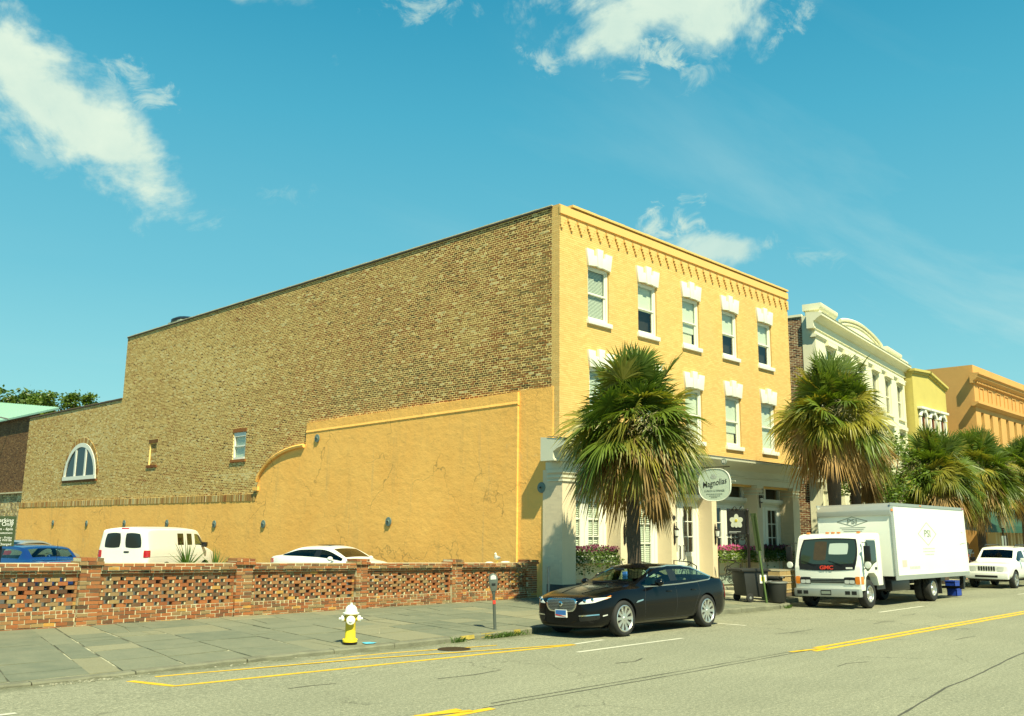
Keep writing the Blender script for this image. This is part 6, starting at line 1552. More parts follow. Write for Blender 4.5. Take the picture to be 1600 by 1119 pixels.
# seagull and a rag on the wall
zt = wz(19.5, .466+.0785*8+.281)
gl_ = thing('seagull', (19.5, YW+.05, zt), 'white and grey seagull standing on top of the brick wall', 'bird', None, radians(-160))
wh = simple('gull_white', (.75, .75, .70), .7); gy = simple('gull_grey', (.33, .35, .35), .7)
mb = MB(); P = [(-.14, .0, .115), (-.10, 0, .125), (-.03, 0, .14), (.04, 0, .155), (.075, 0, .19), (.085, 0, .235), (.10, 0, .262), (.125, 0, .262), (.14, 0, .255)]; mb.tube(P, [.012, .035, .058, .058, .045, .032, .036, .022, .006], wh, 12); mb.build('body', gl_, 60)
mb = MB()
for s in (-1, 1): mb.sphere((-.04, s*.045, .15), .085, gy, 10, 1.35, .25, .45)
mb.build('wings', gl_, 60)
mb = MB(); mb.cyl((.135, 0, .256), (.175, 0, .248), .009, .002, petaly, 6); mb.build('beak', gl_, None)
for s in (-1, 1): mb = MB(); mb.cyl((0, s*.02, .0), (0, s*.02, .10), .005, None, petaly, 5); mb.box(0, .04, s*.02-.014, s*.02+.014, 0, .004, petaly); mb.build('leg', gl_, None)
for x, r in ((19.2, .1), (19.86, .12)):
    mb = MB(); mb.sphere((0, 0, .0), r, simple('pale_droppings', (.68, .66, .56), .9), 10, 1.5, .8, .28); o = mb.build('pale_stone', None, 40); o.location = (x, YW+.05, zt+.012); tag(o, 'flat pale stone on the wall top to the %s of the seagull' % ('left' if x < 19.5 else 'right'), 'stone')
# strap leaved plants behind the wall
def yucca(x, y, z, n, L, label, seed):
    r = random.Random(seed); t = thing('yucca_plant', (x, y, .1), label, 'plant', 'plants behind the garden wall')
    mb = MB(); mb.lathe([(.10, 0), (.08, z-.1), (.05, z)], bark, 8); mb.build('stem', t, 40)
    for i in range(n):
        a = r.uniform(0, 2*pi); e = radians(r.uniform(15, 85)); l = L*r.uniform(.7, 1.1); d = Vector((cos(a)*cos(e), sin(a)*cos(e), sin(e))); s_ = d.cross(Vector((0, 0, 1))).normalized(); V = []
        for k in range(5):
            u = k/4; p = Vector((0, 0, z))+d*l*u+Vector((0, 0, -.22*l*cos(e)*u*u)); w = .022*(1-u)**.7+.001; V += [p-s_*w, p+s_*w]
        q = MB(); q.add(V, [(2*k, 2*k+1, 2*k+3, 2*k+2) for k in range(4)], grassleaf); q.build('leaf', t, None)
yucca(10.75, 20.9, 1.0, 46, .78, 'spiky green strap leaved plant behind the wall below the van', 3)
yucca(11.35, 20.7, .95, 36, .62, 'darker strap leaved plant behind the wall right of the spiky one', 5)
# people behind the truck
def person(name, loc, rz, label, shirt, trousers, hair, h=1.75, bag=False):
    t = thing(name, loc, label, 'person', 'people on the sidewalk', rz); k = h/1.75
    def skinmesh(P, E, R, mat, nm, sub=2):
        me = bpy.data.meshes.new(nm); me.from_pydata([tuple(c*k for c in p) for p in P], E, []); o = bpy.data.objects.new(nm, me); COL.objects.link(o); o.modifiers.new('s', 'SKIN'); me.skin_vertices[0].data[0].use_root = True
        for v, r in zip(me.skin_vertices[0].data, R): v.radius = (r[0]*k, r[1]*k) if isinstance(r, tuple) else (r*k, r*k)
        m = o.modifiers.new('u', 'SUBSURF'); m.levels = sub; m.render_levels = sub
        dg = bpy.context.evaluated_depsgraph_get(); nm_ = bpy.data.meshes.new_from_object(o.evaluated_get(dg)); bpy.data.objects.remove(o); nm_.materials.clear(); nm_.materials.append(mat); nm_.polygons.foreach_set('use_smooth', [True]*len(nm_.polygons)); return link(nm, nm_, t)
    P = [(0, 0, .95), (0, 0, 1.15), (0, 0, 1.38), (0, 0, 1.48), (.02, 0, 1.56), (.03, 0, 1.66), (.02, 0, 1.74),
         (0, .18, 1.40), (-.02, .24, 1.15), (.08, .23, .92), (.11, .22, .84), (0, -.18, 1.40), (.0, -.24, 1.15), (.10, -.22, .93), (.13, -.21, .85),
         (.0, .10, .90), (.08, .10, .50), (.0, .10, .09), (.12, .10, .04), (0, -.10, .90), (-.06, -.10, .50), (-.20, -.10, .12), (-.10, -.10, .04)]
    E = [(0, 1), (1, 2), (2, 3), (3, 4), (4, 5), (5, 6), (2, 7), (7, 8), (8, 9), (9, 10), (2, 11), (11, 12), (12, 13), (13, 14), (0, 15), (15, 16), (16, 17), (17, 18), (0, 19), (19, 20), (20, 21), (21, 22)]
    R = [(.15, .11), (.14, .10), (.17, .11), .06, .065, (.085, .095), .06, .06, .045, .035, .035, .06, .045, .035, .035, .09, .058, .04, .035, .09, .058, .04, .035]
    skinmesh(P, E, R, skin, 'body')
    skinmesh([(0, 0, .98), (0, 0, 1.15), (0, 0, 1.36), (0, 0, 1.44), (0, .19, 1.39), (-.02, .235, 1.22), (0, -.19, 1.39), (0, -.235, 1.22)], [(0, 1), (1, 2), (2, 3), (2, 4), (4, 5), (2, 6), (6, 7)], [(.17, .125), (.16, .12), (.19, .13), .07, .085, .07, .085, .07], shirt, 'shirt')
    skinmesh([(0, 0, .98), (0, 0, .90), (.0, .10, .86), (.07, .10, .56), (0, -.10, .86), (-.05, -.10, .56)], [(0, 1), (1, 2), (2, 3), (1, 4), (4, 5)], [(.165, .12), (.165, .12), .105, .085, .105, .085], trousers, 'shorts')
    q = MB(); q.sphere((.005*k, 0, 1.70*k), .105*k, hair, 12, 1, .9, .85); q.build('hair', t, 60)
    q = MB(); q.sphere((.115*k, 0, 1.65*k), .018*k, skin, 6); q.build('nose', t, 60)
    for s in (-1, 1):
        for j in range(5): q = MB(); a = Vector((.11 if s > 0 else .13, s*.22, .84)); q.tube([a*k, (a+Vector((.01+.012*(j-2), 0, -.045)))*k, (a+Vector((.014*(j-2)+.01, -s*.015, -.085+.008*abs(j-2))))*k], [.010*k, .009*k, .006*k], skin, 5); q.build('finger', t, 50)
    if bag: q = MB(); q.box(-.18*k, .02*k, -.42*k, -.27*k, .75*k, 1.08*k, simple('purple_bag', (.05, .015, .09), .6), .03); q.build('bag', t, 40)
person('person', at_walk(48.4, 16.0), radians(200), 'person in white T-shirt and dark shorts carrying a bag behind the truck', simple('white_cotton', (.66, .66, .60), .9), simple('navy_cotton', (.02, .025, .05), .9), simple('blond_hair', (.45, .30, .10), .7), 1.72, True)
person('person', at_walk(47.6, 15.95), radians(190), 'person in red top half hidden by the back of the truck', simple('red_cotton', (.55, .04, .05), .9), simple('tan_cotton', (.45, .32, .18), .9), simple('brown_hair', (.10, .05, .02), .7), 1.55)

# =================================================================== NEIGHBOURING BUILDINGS
# ---- brown brick building with a green metal roof at the far left
bb = thing('brown_brick_building', (22.3, 65.4, 0), 'shaded brown brick building with pale green metal roof at the far left', 'building'); bb.location = (0, 0, 0)
mb = MB(); mb.box(22.3, 40, 65.36, 110, 0, 9.44, mortar_brn); mb.box(22.281, 22.4, 65.37, 109, 0, 4.3, mortar); mb.build('wall', bb, None)
R = brick_rects(65.4, 96, 4.35, 9.4, .0775, .226, .014, 6, .01)
link('brickwork', brick_mesh('brickwork', R, (22.3, 0, 0), (0, 1, 0), (-1, 0, 0), brick_brown, np.clip(nrs.normal(.5, .2, len(R)), 0, 1), .003, .02, .002), bb)['kind'] = 'stuff'
R = brick_rects(66.3, 96, .1, 4.25, .16, .30, .02, 0, .05)
link('rubble_base', brick_mesh('rubble_base', R, (22.28, 0, 0), (0, 1, 0), (-1, 0, 0), rubble, nrs.rand(len(R)), .008, .05, .006), bb)['kind'] = 'stuff'
R = brick_rects(65.4, 66.3, .1, 4.3, .10, .5, .03, 0, .01)
link('quoin_bricks', brick_mesh('quoin_bricks', R, (22.25, 0, 0), (0, 1, 0), (-1, 0, 0), rubble, .75+.25*nrs.rand(len(R)), .03, .05, .01), bb)['kind'] = 'stuff'
mb = MB(); mb.box(22.1, 22.35, 65.4, 96, 4.27, 4.36, mortar_red); mb.build('ledge', bb, None)
mb = MB(); RP = [(22.0, 61.0, 9.5), (22.0, 112, 9.5), (33.2, 112, 15.6)]
mb.add(RP+[(x, y, z-.12) for x, y, z in RP], [(0, 1, 2), (0, 3, 4, 1), (1, 4, 5, 2), (2, 5, 3, 0), (3, 5, 4)], greenroof); rf = mb.build('roof', bb, None)
mb = MB(); y = 63.
while y < 111:
    x1 = 22.0+(y-61)*11.2/51; mb.add([(22.0, y-.03, 9.5), (22.0, y+.03, 9.5), (x1, y+.03, 9.5+(x1-22)*.545), (x1, y-.03, 9.5+(x1-22)*.545), (22.0, y-.03, 9.53), (22.0, y+.03, 9.53), (x1, y+.03, 9.53+(x1-22)*.545), (x1, y-.03, 9.53+(x1-22)*.545)], [(4, 5, 6, 7), (0, 4, 7, 3), (1, 2, 6, 5)], greenroof); y += 1.55
o = mb.build('standing_seams', rf, None); o['kind'] = 'stuff'
mb = MB(); mb.box(22.05, 22.3, 65.4, 112, 9.38, 9.49, roofgrey); mb.build('gutter', bb, None)
fl = thing('wall_floodlight', (22.2, 70.2, 9.42), 'small floodlight on a bracket at the eaves of the brown brick wall', 'lamp')
mb = MB(); mb.cyl((.1, 0, 0), (-.9, -.1, .12), .05, None, steel, 6); mb.build('bracket', fl, None)
mb = MB(); mb.box(-1.25, -.85, -.3, .25, .0, .25, steel, .03); mb.build('lamp_head', fl, 40)

# ---- cream building with curved pediment, turned a little from the street line
cb = thing('cream_building', (39.95, 19.15, 0), 'cream stucco building with curved pediment, heavy cornice and bare brick flank', 'building', None, radians(8))
CL = 16.2
cb.scale = (1, 1, 1.015)
fr_h = [(1.5+2.6*i, 2.7+2.6*i, 5.6, 8.0) for i in range(6)]+[(1.5+2.6*i, 2.7+2.6*i, 8.7, 10.7) for i in range(6)]
gr_h = [(1.3+2.62*i, 3.2+2.62*i, .3, 4.0) for i in range(6)]
mb = MB(); holed(mb, 0, CL, 0, 12.0, fr_h+gr_h, (0, 0, 0), (1, 0, 0), (0, -1, 0), cream, .3); mb.add([(CL, 0, 0), (CL, 14, 0), (CL, 14, 12), (CL, 0, 12)], [(0, 1, 2, 3)], cream); mb.build('front_wall', cb, None)
mb = MB(); mb.box(.3, CL-.05, .55, 14, 0, 11.8, dark_in); mb.build('building_core', cb, None)
mb = MB(); mb.add([(0, .6, 0), (0, 16, 0), (0, 16, 11.95), (0, .6, 11.95)], [(0, 1, 2, 3)], mortar_red); mb.box(-.03, .3, .002, .6, 0, 11.96, cream); mb.box(-.06, .4, .6, 16, 11.95, 12.06, cream); mb.build('side_wall', cb, None)
R = brick_rects(.62, 6.5, .2, 11.9, .082, .24, .026, 0, .012)
link('side_brickwork', brick_mesh('side_brickwork', R, (0, 0, 0), (0, 1, 0), (-1, 0, 0), toned('flank_brick', [(0, (.05, .025, .015)), (.5, (.19, .075, .04)), (1, (.32, .17, .08))]), nrs.rand(len(R)), .004, .02, .003), cb)['kind'] = 'stuff'
for a, b, c, d in fr_h:
    mb = MB(); mb.box(a, a+.07, .1, .2, c, d, cream); mb.box(b-.07, b, .1, .2, c, d, cream); mb.box(a+.07, b-.07, .1, .2, d-.07, d, cream); mb.box(a+.07, b-.07, .1, .2, c, c+.07, cream); mb.box(a+.07, b-.07, .11, .19, (c+d)/2-.03, (c+d)/2+.03, cream); mb.box(a-.12, b+.12, -.12, .1, c-.12, c-.003, cream); mb.box(a-.15, b+.15, -.16, .0, d+.05, d+.25, cream); w_ = mb.build('window', cb, None)
    g_ = MB(); g_.add([(a, .15, c), (b, .15, c), (b, .15, d), (a, .15, d)], [(0, 1, 2, 3)], glass_d); g_.build('pane', w_, None)
for a, b, c, d in gr_h:
    mb = MB(); mb.box(a, b, .1, .2, d-.7, d-.6, cream); mb.box((a+b)/2-.05, (a+b)/2+.05, .1, .2, c, d-.7, cream); mb.box(a, b, .1, .2, c, c+.6, greypaint); w_ = mb.build('shop_window', cb, None)
    g_ = MB(); g_.add([(a, .15, c+.6), (b, .15, c+.6), (b, .15, d), (a, .15, d)], [(0, 1, 2, 3)], glass_d); g_.build('pane', w_, None)
def molding(x0, x1, prof, name, ret=True):
    mb = MB(); mb.prism(prof, 'x', x0, x1, cream); return mb.build(name, cb, 30)
molding(-.30, CL+.3, [(.3, 11.30), (-.06, 11.30), (-.06, 11.38), (-.02, 11.40), (-.02, 11.62), (-.12, 11.66), (-.16, 11.72), (-.34, 11.82), (-.42, 11.85), (-.42, 11.95), (-.46, 11.98), (.3, 12.06)], 'cornice')
molding(-.16, CL+.1, [(.2, 10.92), (-.05, 10.92), (-.12, 11.0), (-.12, 11.06), (.2, 11.08)], 'architrave')
molding(-.35, CL+.2, [(.2, 4.35), (-.08, 4.35), (-.08, 4.75), (-.2, 4.85), (-.4, 4.95), (-.4, 5.05), (.2, 5.12)], 'shop_cornice')
for i in range(7):
    x = .05+2.62*i
    mb = MB(); mb.box(x, x+.62, -.16, .05, .1, 4.34, cream); mb.box(x-.05, x+.67, -.22, .05, .1, .5, cream); mb.box(x-.05, x+.67, -.22, .04, 3.95, 4.3, cream); mb.box(x+.18, x+.44, -.18, -.155, .9, 3.7, trim); mb.build('pilaster', cb, None)
for a, b, t in ((.2, 2.5, 12.52), (11.8, 14.8, 12.42), (14.85, 16.2, 12.2)):
    mb = MB(); mb.box(a, b, -.18, .5, 12.0, t-.18, cream); mb.prism([(-.18, t-.3), (-.26, t-.2), (-.30, t-.12), (-.30, t), (.58, t), (.58, t-.3)], 'x', a-.14, b+.14, cream); mb.build('parapet_block', cb, 30)
mb = MB(); N = 20; P = [(3.3, 12.0)]+[(3.4+7.3*i/N, 12.25+.42*sin(pi*i/N)**.8) for i in range(N+1)]+[(10.8, 12.0)]
mb.prism(P, 'y', -.15, .35, cream); mb.build('pediment', cb, 30)
mb = MB(); mb.tube([(3.3+7.5*i/N, -.2, 12.30+.42*sin(pi*i/N)**.8) for i in range(N+1)], .09, cream, 6); mb.tube([(3.6+6.9*i/N, -.17, 12.15+.39*sin(pi*i/N)**.8) for i in range(N+1)], .05, cream, 6); mb.build('pediment_moulding', cb, 40)

# ---- mustard gabled building
yb = thing('mustard_building', (56.3, 21.0, 0), 'narrow mustard yellow building with gabled top and arched windows under white hoods', 'building'); yb.location = (56.3, 21.0, 0)
GP = [(0, 11.86), (2.6, 12.02), (5.4, 11.35)]
mb = MB(); ah = [(.75+1.55*i, 1.5+1.55*i, 6.6, 9.4) for i in range(3)]
holed(mb, 0, 5.4, 0, 11.2, ah, (0, 0, 0), (1, 0, 0), (0, -1, 0), ochre2, .3); mb.prism([(0, 11.2)]+GP+[(5.4, 11.2)], 'y', .0, .3, ochre2); mb.add([(0, 0, 0), (0, .301, 0), (0, .301, 11.2), (0, 0, 11.2)], [(0, 1, 2, 3)], ochre2); mb.add([(0, .301, 0), (0, 20, 0), (0, 20, 11.8), (0, .301, 11.8)], [(0, 1, 2, 3)], ochre2); mb.add([(5.4, 0, 0), (5.4, 20, 0), (5.4, 20, 11.2), (5.4, 0, 11.2)], [(0, 1, 2, 3)], ochre2); mb.box(.1, 5.3, .35, 20, 0, 11.0, dark_in); mb.build('wall', yb, None)
mb = MB()
for (a, b), (c, d) in zip(GP[:-1], GP[1:]): mb.prism([(a-.12, b), (c+.02, d), (c+.02, d+.14), (a-.12, b+.14)], 'y', -.22, .4, ochre2); mb.prism([(a-.06, b-.12), (c+.02, d-.12), (c+.02, d-.005), (a-.06, b-.005)], 'y', -.12, .0, ochre2)
mb.box(-.12, -.002, .41, 14, 11.75, 11.97, ochre2); mb.build('gable_coping', yb, 30)
redin = simple('red_brown_timber', (.20, .05, .03), .7, var=.2)
for a, b, c, d in ah:
    mb = MB(); m = (a+b)/2; r = (b-a)/2
    mb.box(a, b, .2, .3, c, d, dark_in); mb.box(a, a+.12, -.05, .2, c, d-.2, redin); mb.box(b-.12, b, -.0, .2, c, d-.2, redin); w_ = mb.build('window', yb, None)
    mb = MB(); mb.box(a-.18, a-.02, -.14, .05, c, d-.25, white); mb.box(b+.02, b+.18, -.14, .05, c, d-.25, white); mb.tube([(m+cos(pi*i/10)*(r+.12), -.08, d-.2+sin(pi*i/10)*.36) for i in range(11)], .13, white, 6); mb.box(m-.13, m+.13, -.26, .0, d+.02, d+.34, white); mb.box(a-.32, b+.32, -.30, .0, d+.22, d+.36, white, .02); mb.build('hood', w_, 40)

# ---- terracotta building
tb = thing('terracotta_building', (64.1, 20.0, 0), 'large terracotta stucco building with rows of narrow windows at the right edge', 'building'); tb.location = (64.1, 20.0, 0)
th = [(.95+1.72*i, 1.55+1.72*i, 6.6, 10.15) for i in range(12)]
tp = [(.95+1.72*i, 1.65+1.72*i, 11.0, 11.75) for i in range(12)]
mb = MB(); holed(mb, 0, 21.5, 0, 13.2, th, (0, 0, 0), (1, 0, 0), (0, -1, 0), terra, .35); mb.add([(0, 0, 0), (0, 30, 0), (0, 30, 13.2), (0, 0, 13.2)], [(0, 1, 2, 3)], terra); mb.box(0.02, 21.4, .02, .5, 12.6, 13.19, terra); mb.box(.1, 21.4, .5, 30, 0, 13.0, dark_in); mb.build('wall', tb, None)
for a, b, c, d in th:
    mb = MB(); mb.box(a, b, .24, .3, c, d, trim); mb.box((a+b)/2-.03, (a+b)/2+.03, .20, .245, c, d, trim); mb.box(a, b, .20, .239, (c+d)/2-.04, (c+d)/2+.04, trim); w_ = mb.build('window', tb, None)
    g_ = MB(); g_.add([(a, .22, c), (b, .22, c), (b, .22, d), (a, .22, d)], [(0, 1, 2, 3)], glass_d); g_.build('pane', w_, None)
for a, b, c, d in tp:
    mb = MB(); mb.box(a, b, -.06, -.002, d, d+.07, terra); mb.box(a-.07, a, -.06, -.002, c, d+.07, terra); mb.box(b, b+.07, -.06, -.002, c, d+.07, terra); mb.build('panel_frame', tb, None)
for nm, pr in (('cornice', [(.1, 11.95), (-.08, 11.95), (-.08, 12.1), (-.25, 12.18), (-.38, 12.32), (-.38, 12.44), (-.5, 12.5), (-.5, 12.58), (.1, 12.64)]), ('string_course', [(.1, 10.45), (-.1, 10.45), (-.22, 10.56), (-.34, 10.6), (-.34, 10.7), (.1, 10.76)])):
    mb = MB(); mb.prism(pr, 'x', -.42, 21.5, terra); mb.build(nm, tb, 30)
mb = MB()
for i in range(70): mb.box(.1+.3*i, .25+.3*i, -.2, -.08, 11.98, 12.12, terra)
o = mb.build('dentils', tb, None); o['kind'] = 'stuff'
tanp = simple('tan_column_paint', (.62, .52, .30), .7, var=.08, co='World')
for i in range(9): mb = MB(); x = .2+1.5*i; mb.box(x, x+.95, -.5, .0, .1, 3.4, tanp); mb.lathe([(.12, .1), (.11, 3.4)], tanp, 10, 'z', (x+.48, -.52, 0)); mb.build('pilaster', tb, 40)
mb = MB(); mb.cyl((-.45, 7.0, 9.0), (.0, 7.0, 9.05), .10, None, terra, 8); mb.build('wall_pipe', tb, None)
rv = [('roof_vent', 69.5, 29.0, 1.15, 'black domed vent on the terracotta roof, left of the pair'), ('roof_vent', 71.6, 29.5, 1.5, 'grey broad capped vent on the terracotta roof, right of the pair')]
for nm, x, y, w, l in rv:
    t = thing(nm, (x, y, 13.0), l, 'roof vent', 'vents on the terracotta roof'); q = MB(); q.lathe([(w*.34, 0), (w*.30, 1.9), (w*.42, 2.0), (w*.42, 2.1)], black if w < 1.2 else steel, 12); q.build('duct', t, 40); q = MB(); q.lathe([(w*.5, 2.1), (w*.62, 2.2), (w*.55, 2.55), (0, 2.7)], black, 12); q.build('cowl', t, 40)
t = thing('pennant_string', (74.0, 29.0, 13.0), 'string of small pink pennants above the terracotta roof edge', 'pennants'); pk = simple('pink_cloth', (.70, .05, .22), .8)
q = MB(); q.cyl((-1.6, 0, 2.35), (2.6, 0, 2.7), .02, None, steel, 5); q.cyl((2.6, 0, 0), (2.6, 0, 2.75), .04, None, steel, 6); q.build('line', t, None)
for x, s in ((-.9, .6), (1.2, 1.1), (2.0, 1.1)): q = MB(); q.prism([(x-.35*s, 2.45), (x+.35*s, 2.5), (x+.1, 2.45-.8*s)], 'y', -.01, .01, pk); q.build('pennant', t, None)
# green awning along that front
aw = thing('green_awning', (0, 0, 0), 'long dark green shop awning on thin posts at the right, behind the palms', 'awning')
mb = MB(); mb.prism([(19.4, 3.9), (17.6, 2.75), (17.55, 2.35), (17.6, 2.35), (17.66, 2.70), (19.4, 3.8)], 'x', 55.2, 74, darkgreen); mb.build('canopy', aw, None)
mb = MB(); mb.prism([(19.4, 3.85), (17.62, 2.7), (17.62, 2.4), (19.4, 2.6)], 'x', 55.18, 55.2, simple('awning_end_cloth', (.06, .075, .07), .8)); mb.build('end_panel', aw, None)
for x in (55.4, 60.2, 65, 70): mb = MB(); mb.cyl((x, 17.65, .1), (x, 17.65, 2.6), .035, None, black, 8); mb.build('post', aw, None)
mb = MB(); mb.box(54.6, 56.25, 20.6, 21.0, .1, 3.6, tanp); mb.build('wall_pier', yb, None)
mb.V = []

# =================================================================== PALMS
def frond(o, az, el, lp, lb, g, droop, span, nl, mat, r, wscale=1.):
    d = Vector((cos(az)*cos(el), sin(az)*cos(el), sin(el))); Z = Vector((0, 0, 1)); V = []; F = []
    pet = [o+d*lp*t+Z*(-.5*g*t*t) for t in (0, .33, .66, 1.)]
    c = pet[-1]; f = (pet[-1]-pet[-2]).normalized(); s = f.cross(Z)
    if s.length < .05: s = Vector((-sin(az), cos(az), 0))
    s.normalize(); n = s.cross(f).normalized()
    roll = r.uniform(-1.1, 1.1); s, n = s*cos(roll)+n*sin(roll), n*cos(roll)-s*sin(roll)
    w = .018
    for p in pet: V += [p-s*w, p+s*w]
    for k in range(3): F.append((2*k, 2*k+1, 2*k+3, 2*k+2))
    for i in range(nl):
        a = radians(span)*(2*(i+.5)/nl-1)+r.uniform(-.03, .03); L = lb*(.70+.30*cos(a*.75))*r.uniform(.86, 1.08)
        dr = (f*cos(a)+s*sin(a)+n*(.10+.16*abs(sin(a)))).normalized(); side = (s*cos(a)-f*sin(a)).normalized(); tw = n*r.uniform(-.5, .5); sd = (side+tw).normalized()
        b = len(V); dd = droop*r.uniform(.6, 1.35)
        for u, ww in ((0.04, .008), (.40, .029), (.72, .021), (1., .0)):
            p = c+dr*L*u+Z*(-dd*L*u**2.4)
            if ww: V += [p-sd*ww*wscale, p+sd*ww*wscale]
            else: V.append(p)
        F += [(b, b+1, b+3, b+2), (b+2, b+3, b+5, b+4), (b+4, b+5, b+6)]
    return mesh_from('frond', V, F, None, (mat,), None)
def seed_ball(parent, c, r_, r):
    mb = MB()
    for i in range(330):
        d = Vector((r.gauss(0, 1), r.gauss(0, 1), r.gauss(0, 1))).normalized(); p = Vector(c)+Vector((d.x, d.y, d.z*1.05))*r_*r.random()**.45; t = (d*.6+Vector((r.gauss(0, .6), r.gauss(0, .6), r.gauss(-.4, .6)))).normalized(); l = r.uniform(.06, .18)*r_/.4; s = t.orthogonal().normalized()*.006
        mb.add([p-s, p+s, p+t*l+s*.6+Vector((0, 0, -.02)), p+t*l-s*.6+Vector((0, 0, -.02))], [(0, 1, 2, 3)], seedm)
    o = mb.build('seed_cluster', parent, None); o['kind'] = 'stuff'
def palm(loc, hc, label, seed, R=2.0, tr=.17, bend=(0, 0), top=1.0, dry=1.0, seeds=3, hang=0, low=0):
    r = random.Random(seed); t = thing('palm_tree', loc, label, 'palm tree', 'palm trees along the sidewalk')
    P = []; Rr = []
    for k in range(15):
        u = k/14; b = sin(pi*u)*1.0; P.append((bend[0]*b, bend[1]*b, hc*u)); Rr.append(tr*(1.22-.30*u if u < .3 else 1.13-.12*u)*r.uniform(.95, 1.06))
    mb = MB(); mb.tube(P, Rr, bark, 14)
    mb.V = [(x+r.uniform(-.012, .012), y+r.uniform(-.012, .012), z) for x, y, z in mb.V]; mb.build('trunk', t, 60)
    mb = MB()
    for k in range(46):
        z = hc*(.62+.38*k/46); a = k*2.4; o = Vector((cos(a)*tr*.9, sin(a)*tr*.9, z)); d = Vector((cos(a)*.75, sin(a)*.75, .65)); s = Vector((-sin(a), cos(a), 0)); L = r.uniform(.10, .22)
        mb.add([o-s*.06, o+s*.06, o+d*L+s*.03, o+d*L-s*.03, o-s*.06+Vector((0, 0, -.05)), o+s*.06+Vector((0, 0, -.05))], [(0, 1, 2, 3), (0, 3, 4), (1, 5, 2), (4, 3, 2, 5)], bark)
    o = mb.build('leaf_bases', t, None); o['kind'] = 'stuff'
    c0 = Vector((0, 0, hc)); sc_ = R/2.0
    ng = int(60*top)
    for i in range(ng):
        u = (i+.5)/ng; el = radians(86-98*u**.95+r.uniform(-14, 14)); az = i*2.39996+r.uniform(-.3, .3)
        m = leaf_g if r.random() > u*.75-.1 else leaf_y
        lp = sc_*r.uniform(.55, 1.22)*(1.12 if u < .3 else 1.0); lb = sc_*r.uniform(.80, 1.08)
        link('frond', frond(c0+Vector((r.uniform(-.12, .12), r.uniform(-.12, .12), r.uniform(-.25, .3))), az, el, lp, lb, .16+.28*u, .10+.42*u, r.uniform(100, 130), 36, m, r, sc_), t)
    nd = int(54*dry)
    for i in range(nd):
        u = (i+.5)/nd; el = radians(6-44*u+r.uniform(-12, 12)); az = i*2.39996+1.+r.uniform(-.4, .4)
        m = leaf_y if r.random() > .12+.78*u else leaf_b
        if u < .6 and r.random() < .38: m = leaf_g
        lp = sc_*r.uniform(.6, 1.18)*(1-.10*u); lb = sc_*r.uniform(.72, 1.08)
        link('frond', frond(c0+Vector((0, 0, -.08-.3*u)), az, el, lp, lb, .28+.22*u, .50+.35*u, r.uniform(65, 100), 28, m, r, sc_), t)
    for i in range(hang):
        link('frond', frond(c0+Vector((.25+.1*r.random(), -.25+.15*r.random(), -.75)), r.uniform(-1.5, .4), radians(-76), .75+.3*r.random(), .85, .2, .5, 34, 18, leaf_b, r, sc_), t)
    for i in range(seeds):
        a = (-2.2, -.35, -1.35, .8, 2.0)[i]+r.uniform(-.2, .2); seed_ball(t, (cos(a)*R*.62, sin(a)*R*.62, hc+r.uniform(-.35, .12)), .40*sc_, r)
        mb = MB(); mb.tube([(0, 0, hc), (cos(a)*R*.35, sin(a)*R*.35, hc+.30), (cos(a)*R*.62, sin(a)*R*.62, hc)], .014, seedm, 5); mb.build('seed_stalk', t, None)
    return t
p1 = palm(at_walk(20.25, 15.0), 4.95, 'bushy palm with drooping dry skirt directly behind the black sedan', 21, 2.2, .165, (-.10, -.02), 1.05, 1.05, 4, 4)
p2 = palm(at_walk(32.9, 15.35), 6.5, 'tallest palm behind the front of the box truck, straight dark trunk', 5, 2.4, .22, (0, 0), 1.15, .8, 4, 0)
p3 = palm(at_walk(35.0, 15.5), 5.85, 'palm with brown hanging fronds just right of the tallest palm', 33, 1.85, .17, (.04, 0), .8, .8, 3, 5)
for src, loc, k, rz, lab in ((p1, (43.2, 15.35), .96, 2.1, 'palm behind the middle of the box truck, left of the lamp palm'), (p1, (48.6, 15.3), 1.02, 3.9, 'palm with thick trunk beside the white wagon and the awning'), (p3, (56.0, 15.4), .98, 1.1, 'palm at the right edge of the picture')):
    c = copy_tree(src); c.location = at_walk(*loc); c.rotation_euler = (0, 0, rz); c.scale = (k, k, k*(1.02 if src is p1 else 1.)); c['label'] = lab

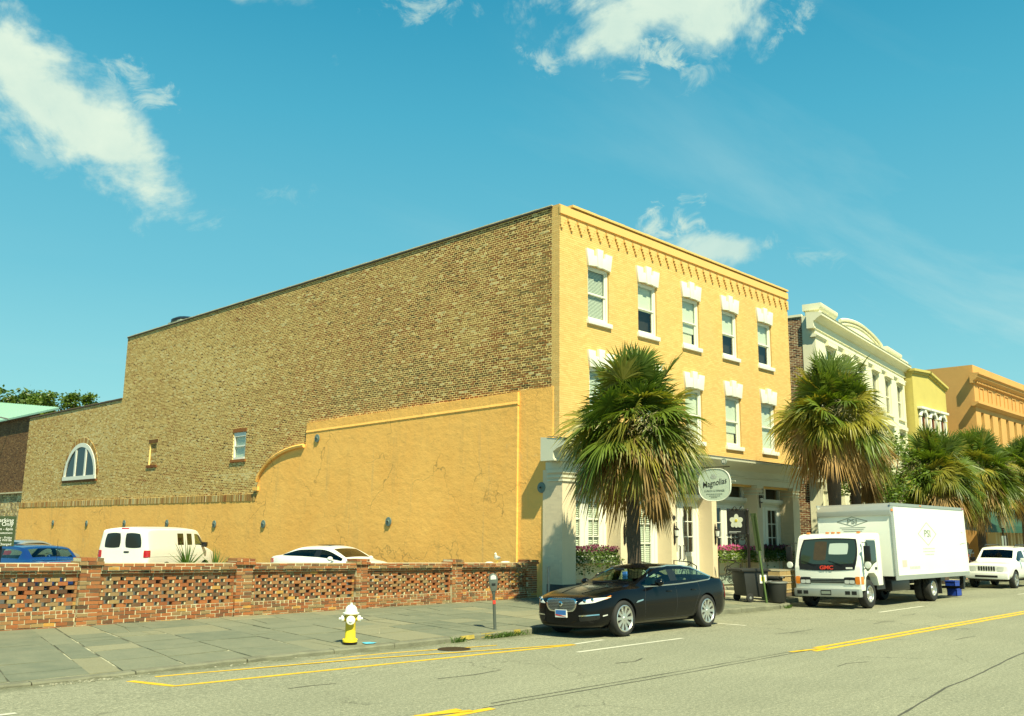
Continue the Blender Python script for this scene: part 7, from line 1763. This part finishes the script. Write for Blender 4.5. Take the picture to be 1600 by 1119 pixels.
# =================================================================== BROADLEAF TREES
def tree(loc, label, clumps, trunk, tr, leaf, n, ls, seed, group='broadleaf trees', mats=None):
    r = random.Random(seed); t = thing('leafy_tree', loc, label, 'tree', group); base = Vector((0, 0, 0))
    mb = MB(); top = Vector(trunk); mb.tube([base, top*.5+Vector((r.uniform(-.2, .2), r.uniform(-.2, .2), 0)), top], [tr, tr*.8, tr*.6], bark2, 8)
    mb.build('trunk', t, 50)
    for (c, rad) in clumps:
        q = MB(); c = Vector(c); m = top.lerp(c, .5)+Vector((0, 0, r.uniform(.1, .5)*rad)); q.tube([top*.85, m, c], [tr*.4, tr*.25, tr*.1], bark2, 6); q.build('branch', t, 50)
    V = []; F = []; mi = []
    mats = mats or [treeleaf, treeleaf2]
    tot = sum(rad**2 for _, rad in clumps)
    for (c, rad) in clumps:
        c = Vector(c); subs = [c+Vector((r.gauss(0, 1), r.gauss(0, 1), r.gauss(0, .7)))*rad*.5 for _ in range(7)]
        for i in range(int(n*rad*rad/tot)):
            p = r.choice(subs)+Vector((r.gauss(0, 1), r.gauss(0, 1), r.gauss(0, .75)))*rad*.26
            a = Vector((r.gauss(0, 1), r.gauss(0, 1), r.gauss(0, .6))).normalized(); b = a.orthogonal().normalized(); ang = r.uniform(0, 6.3); b = b*cos(ang)+a.cross(b)*sin(ang); l = ls*r.uniform(.6, 1.3)
            k = len(V); V += [p-a*l, p+b*l*.45, p+a*l, p-b*l*.45]; F.append((k, k+1, k+2, k+3)); mi.append(0 if r.random() < .6 else 1)
    me = mesh_from('crown', V, F, mi, tuple(mats), None); o = link('crown', me, t); o['kind'] = 'stuff'; return t
cl = [((rnd.uniform(-2.6, 2.6), rnd.uniform(-1.2, 1.2), 3.6+rnd.uniform(0, 2.6)), rnd.uniform(.6, 1.0)) for _ in range(13)]
tree(at_walk(40.6, 16.4), 'small leafy street tree with bare twigs showing between the palms', cl, (.2, 0, 3.0), .12, None, 5200, .085, 4)
cl = [((rnd.uniform(-3.5, 3.5), rnd.uniform(-2, 2), 9.5+rnd.uniform(-2, 6.4)), rnd.uniform(1.2, 2.0)) for _ in range(17)]
tree((31.2, 104, 0), 'bright green tree rising behind the green roof at the left edge', cl, (0, 0, 9), .4, None, 15000, .25, 6, 'trees behind the buildings', [treeleaf2, treeleaf])
cl = [((-3.6, 0, 13.6), 1.0), ((-2.3, .5, 14.7), 1.0), ((-.6, 0, 15.0), 1.0), ((.6, 1, 14.6), .9), ((1.8, 0, 14.9), 1.0), ((3.4, 0, 14.5), 1.0), ((.2, 0, 13.4), 1.2), ((2.4, 0, 13.3), 1.1), ((4.4, 0, 13.9), .9), ((-4.2, 0, 13.0), 1.2), ((-1.8, 0, 12.8), 1.2), ((5.4, 0, 13.4), .9), ((-5.6, 0, 12.8), .9)]
tree((36.2, 97, 0), 'sparse spreading tree showing above the low wing parapet at the left', cl, (0, 0, 10.5), .35, None, 6000, .19, 8, 'trees behind the buildings')
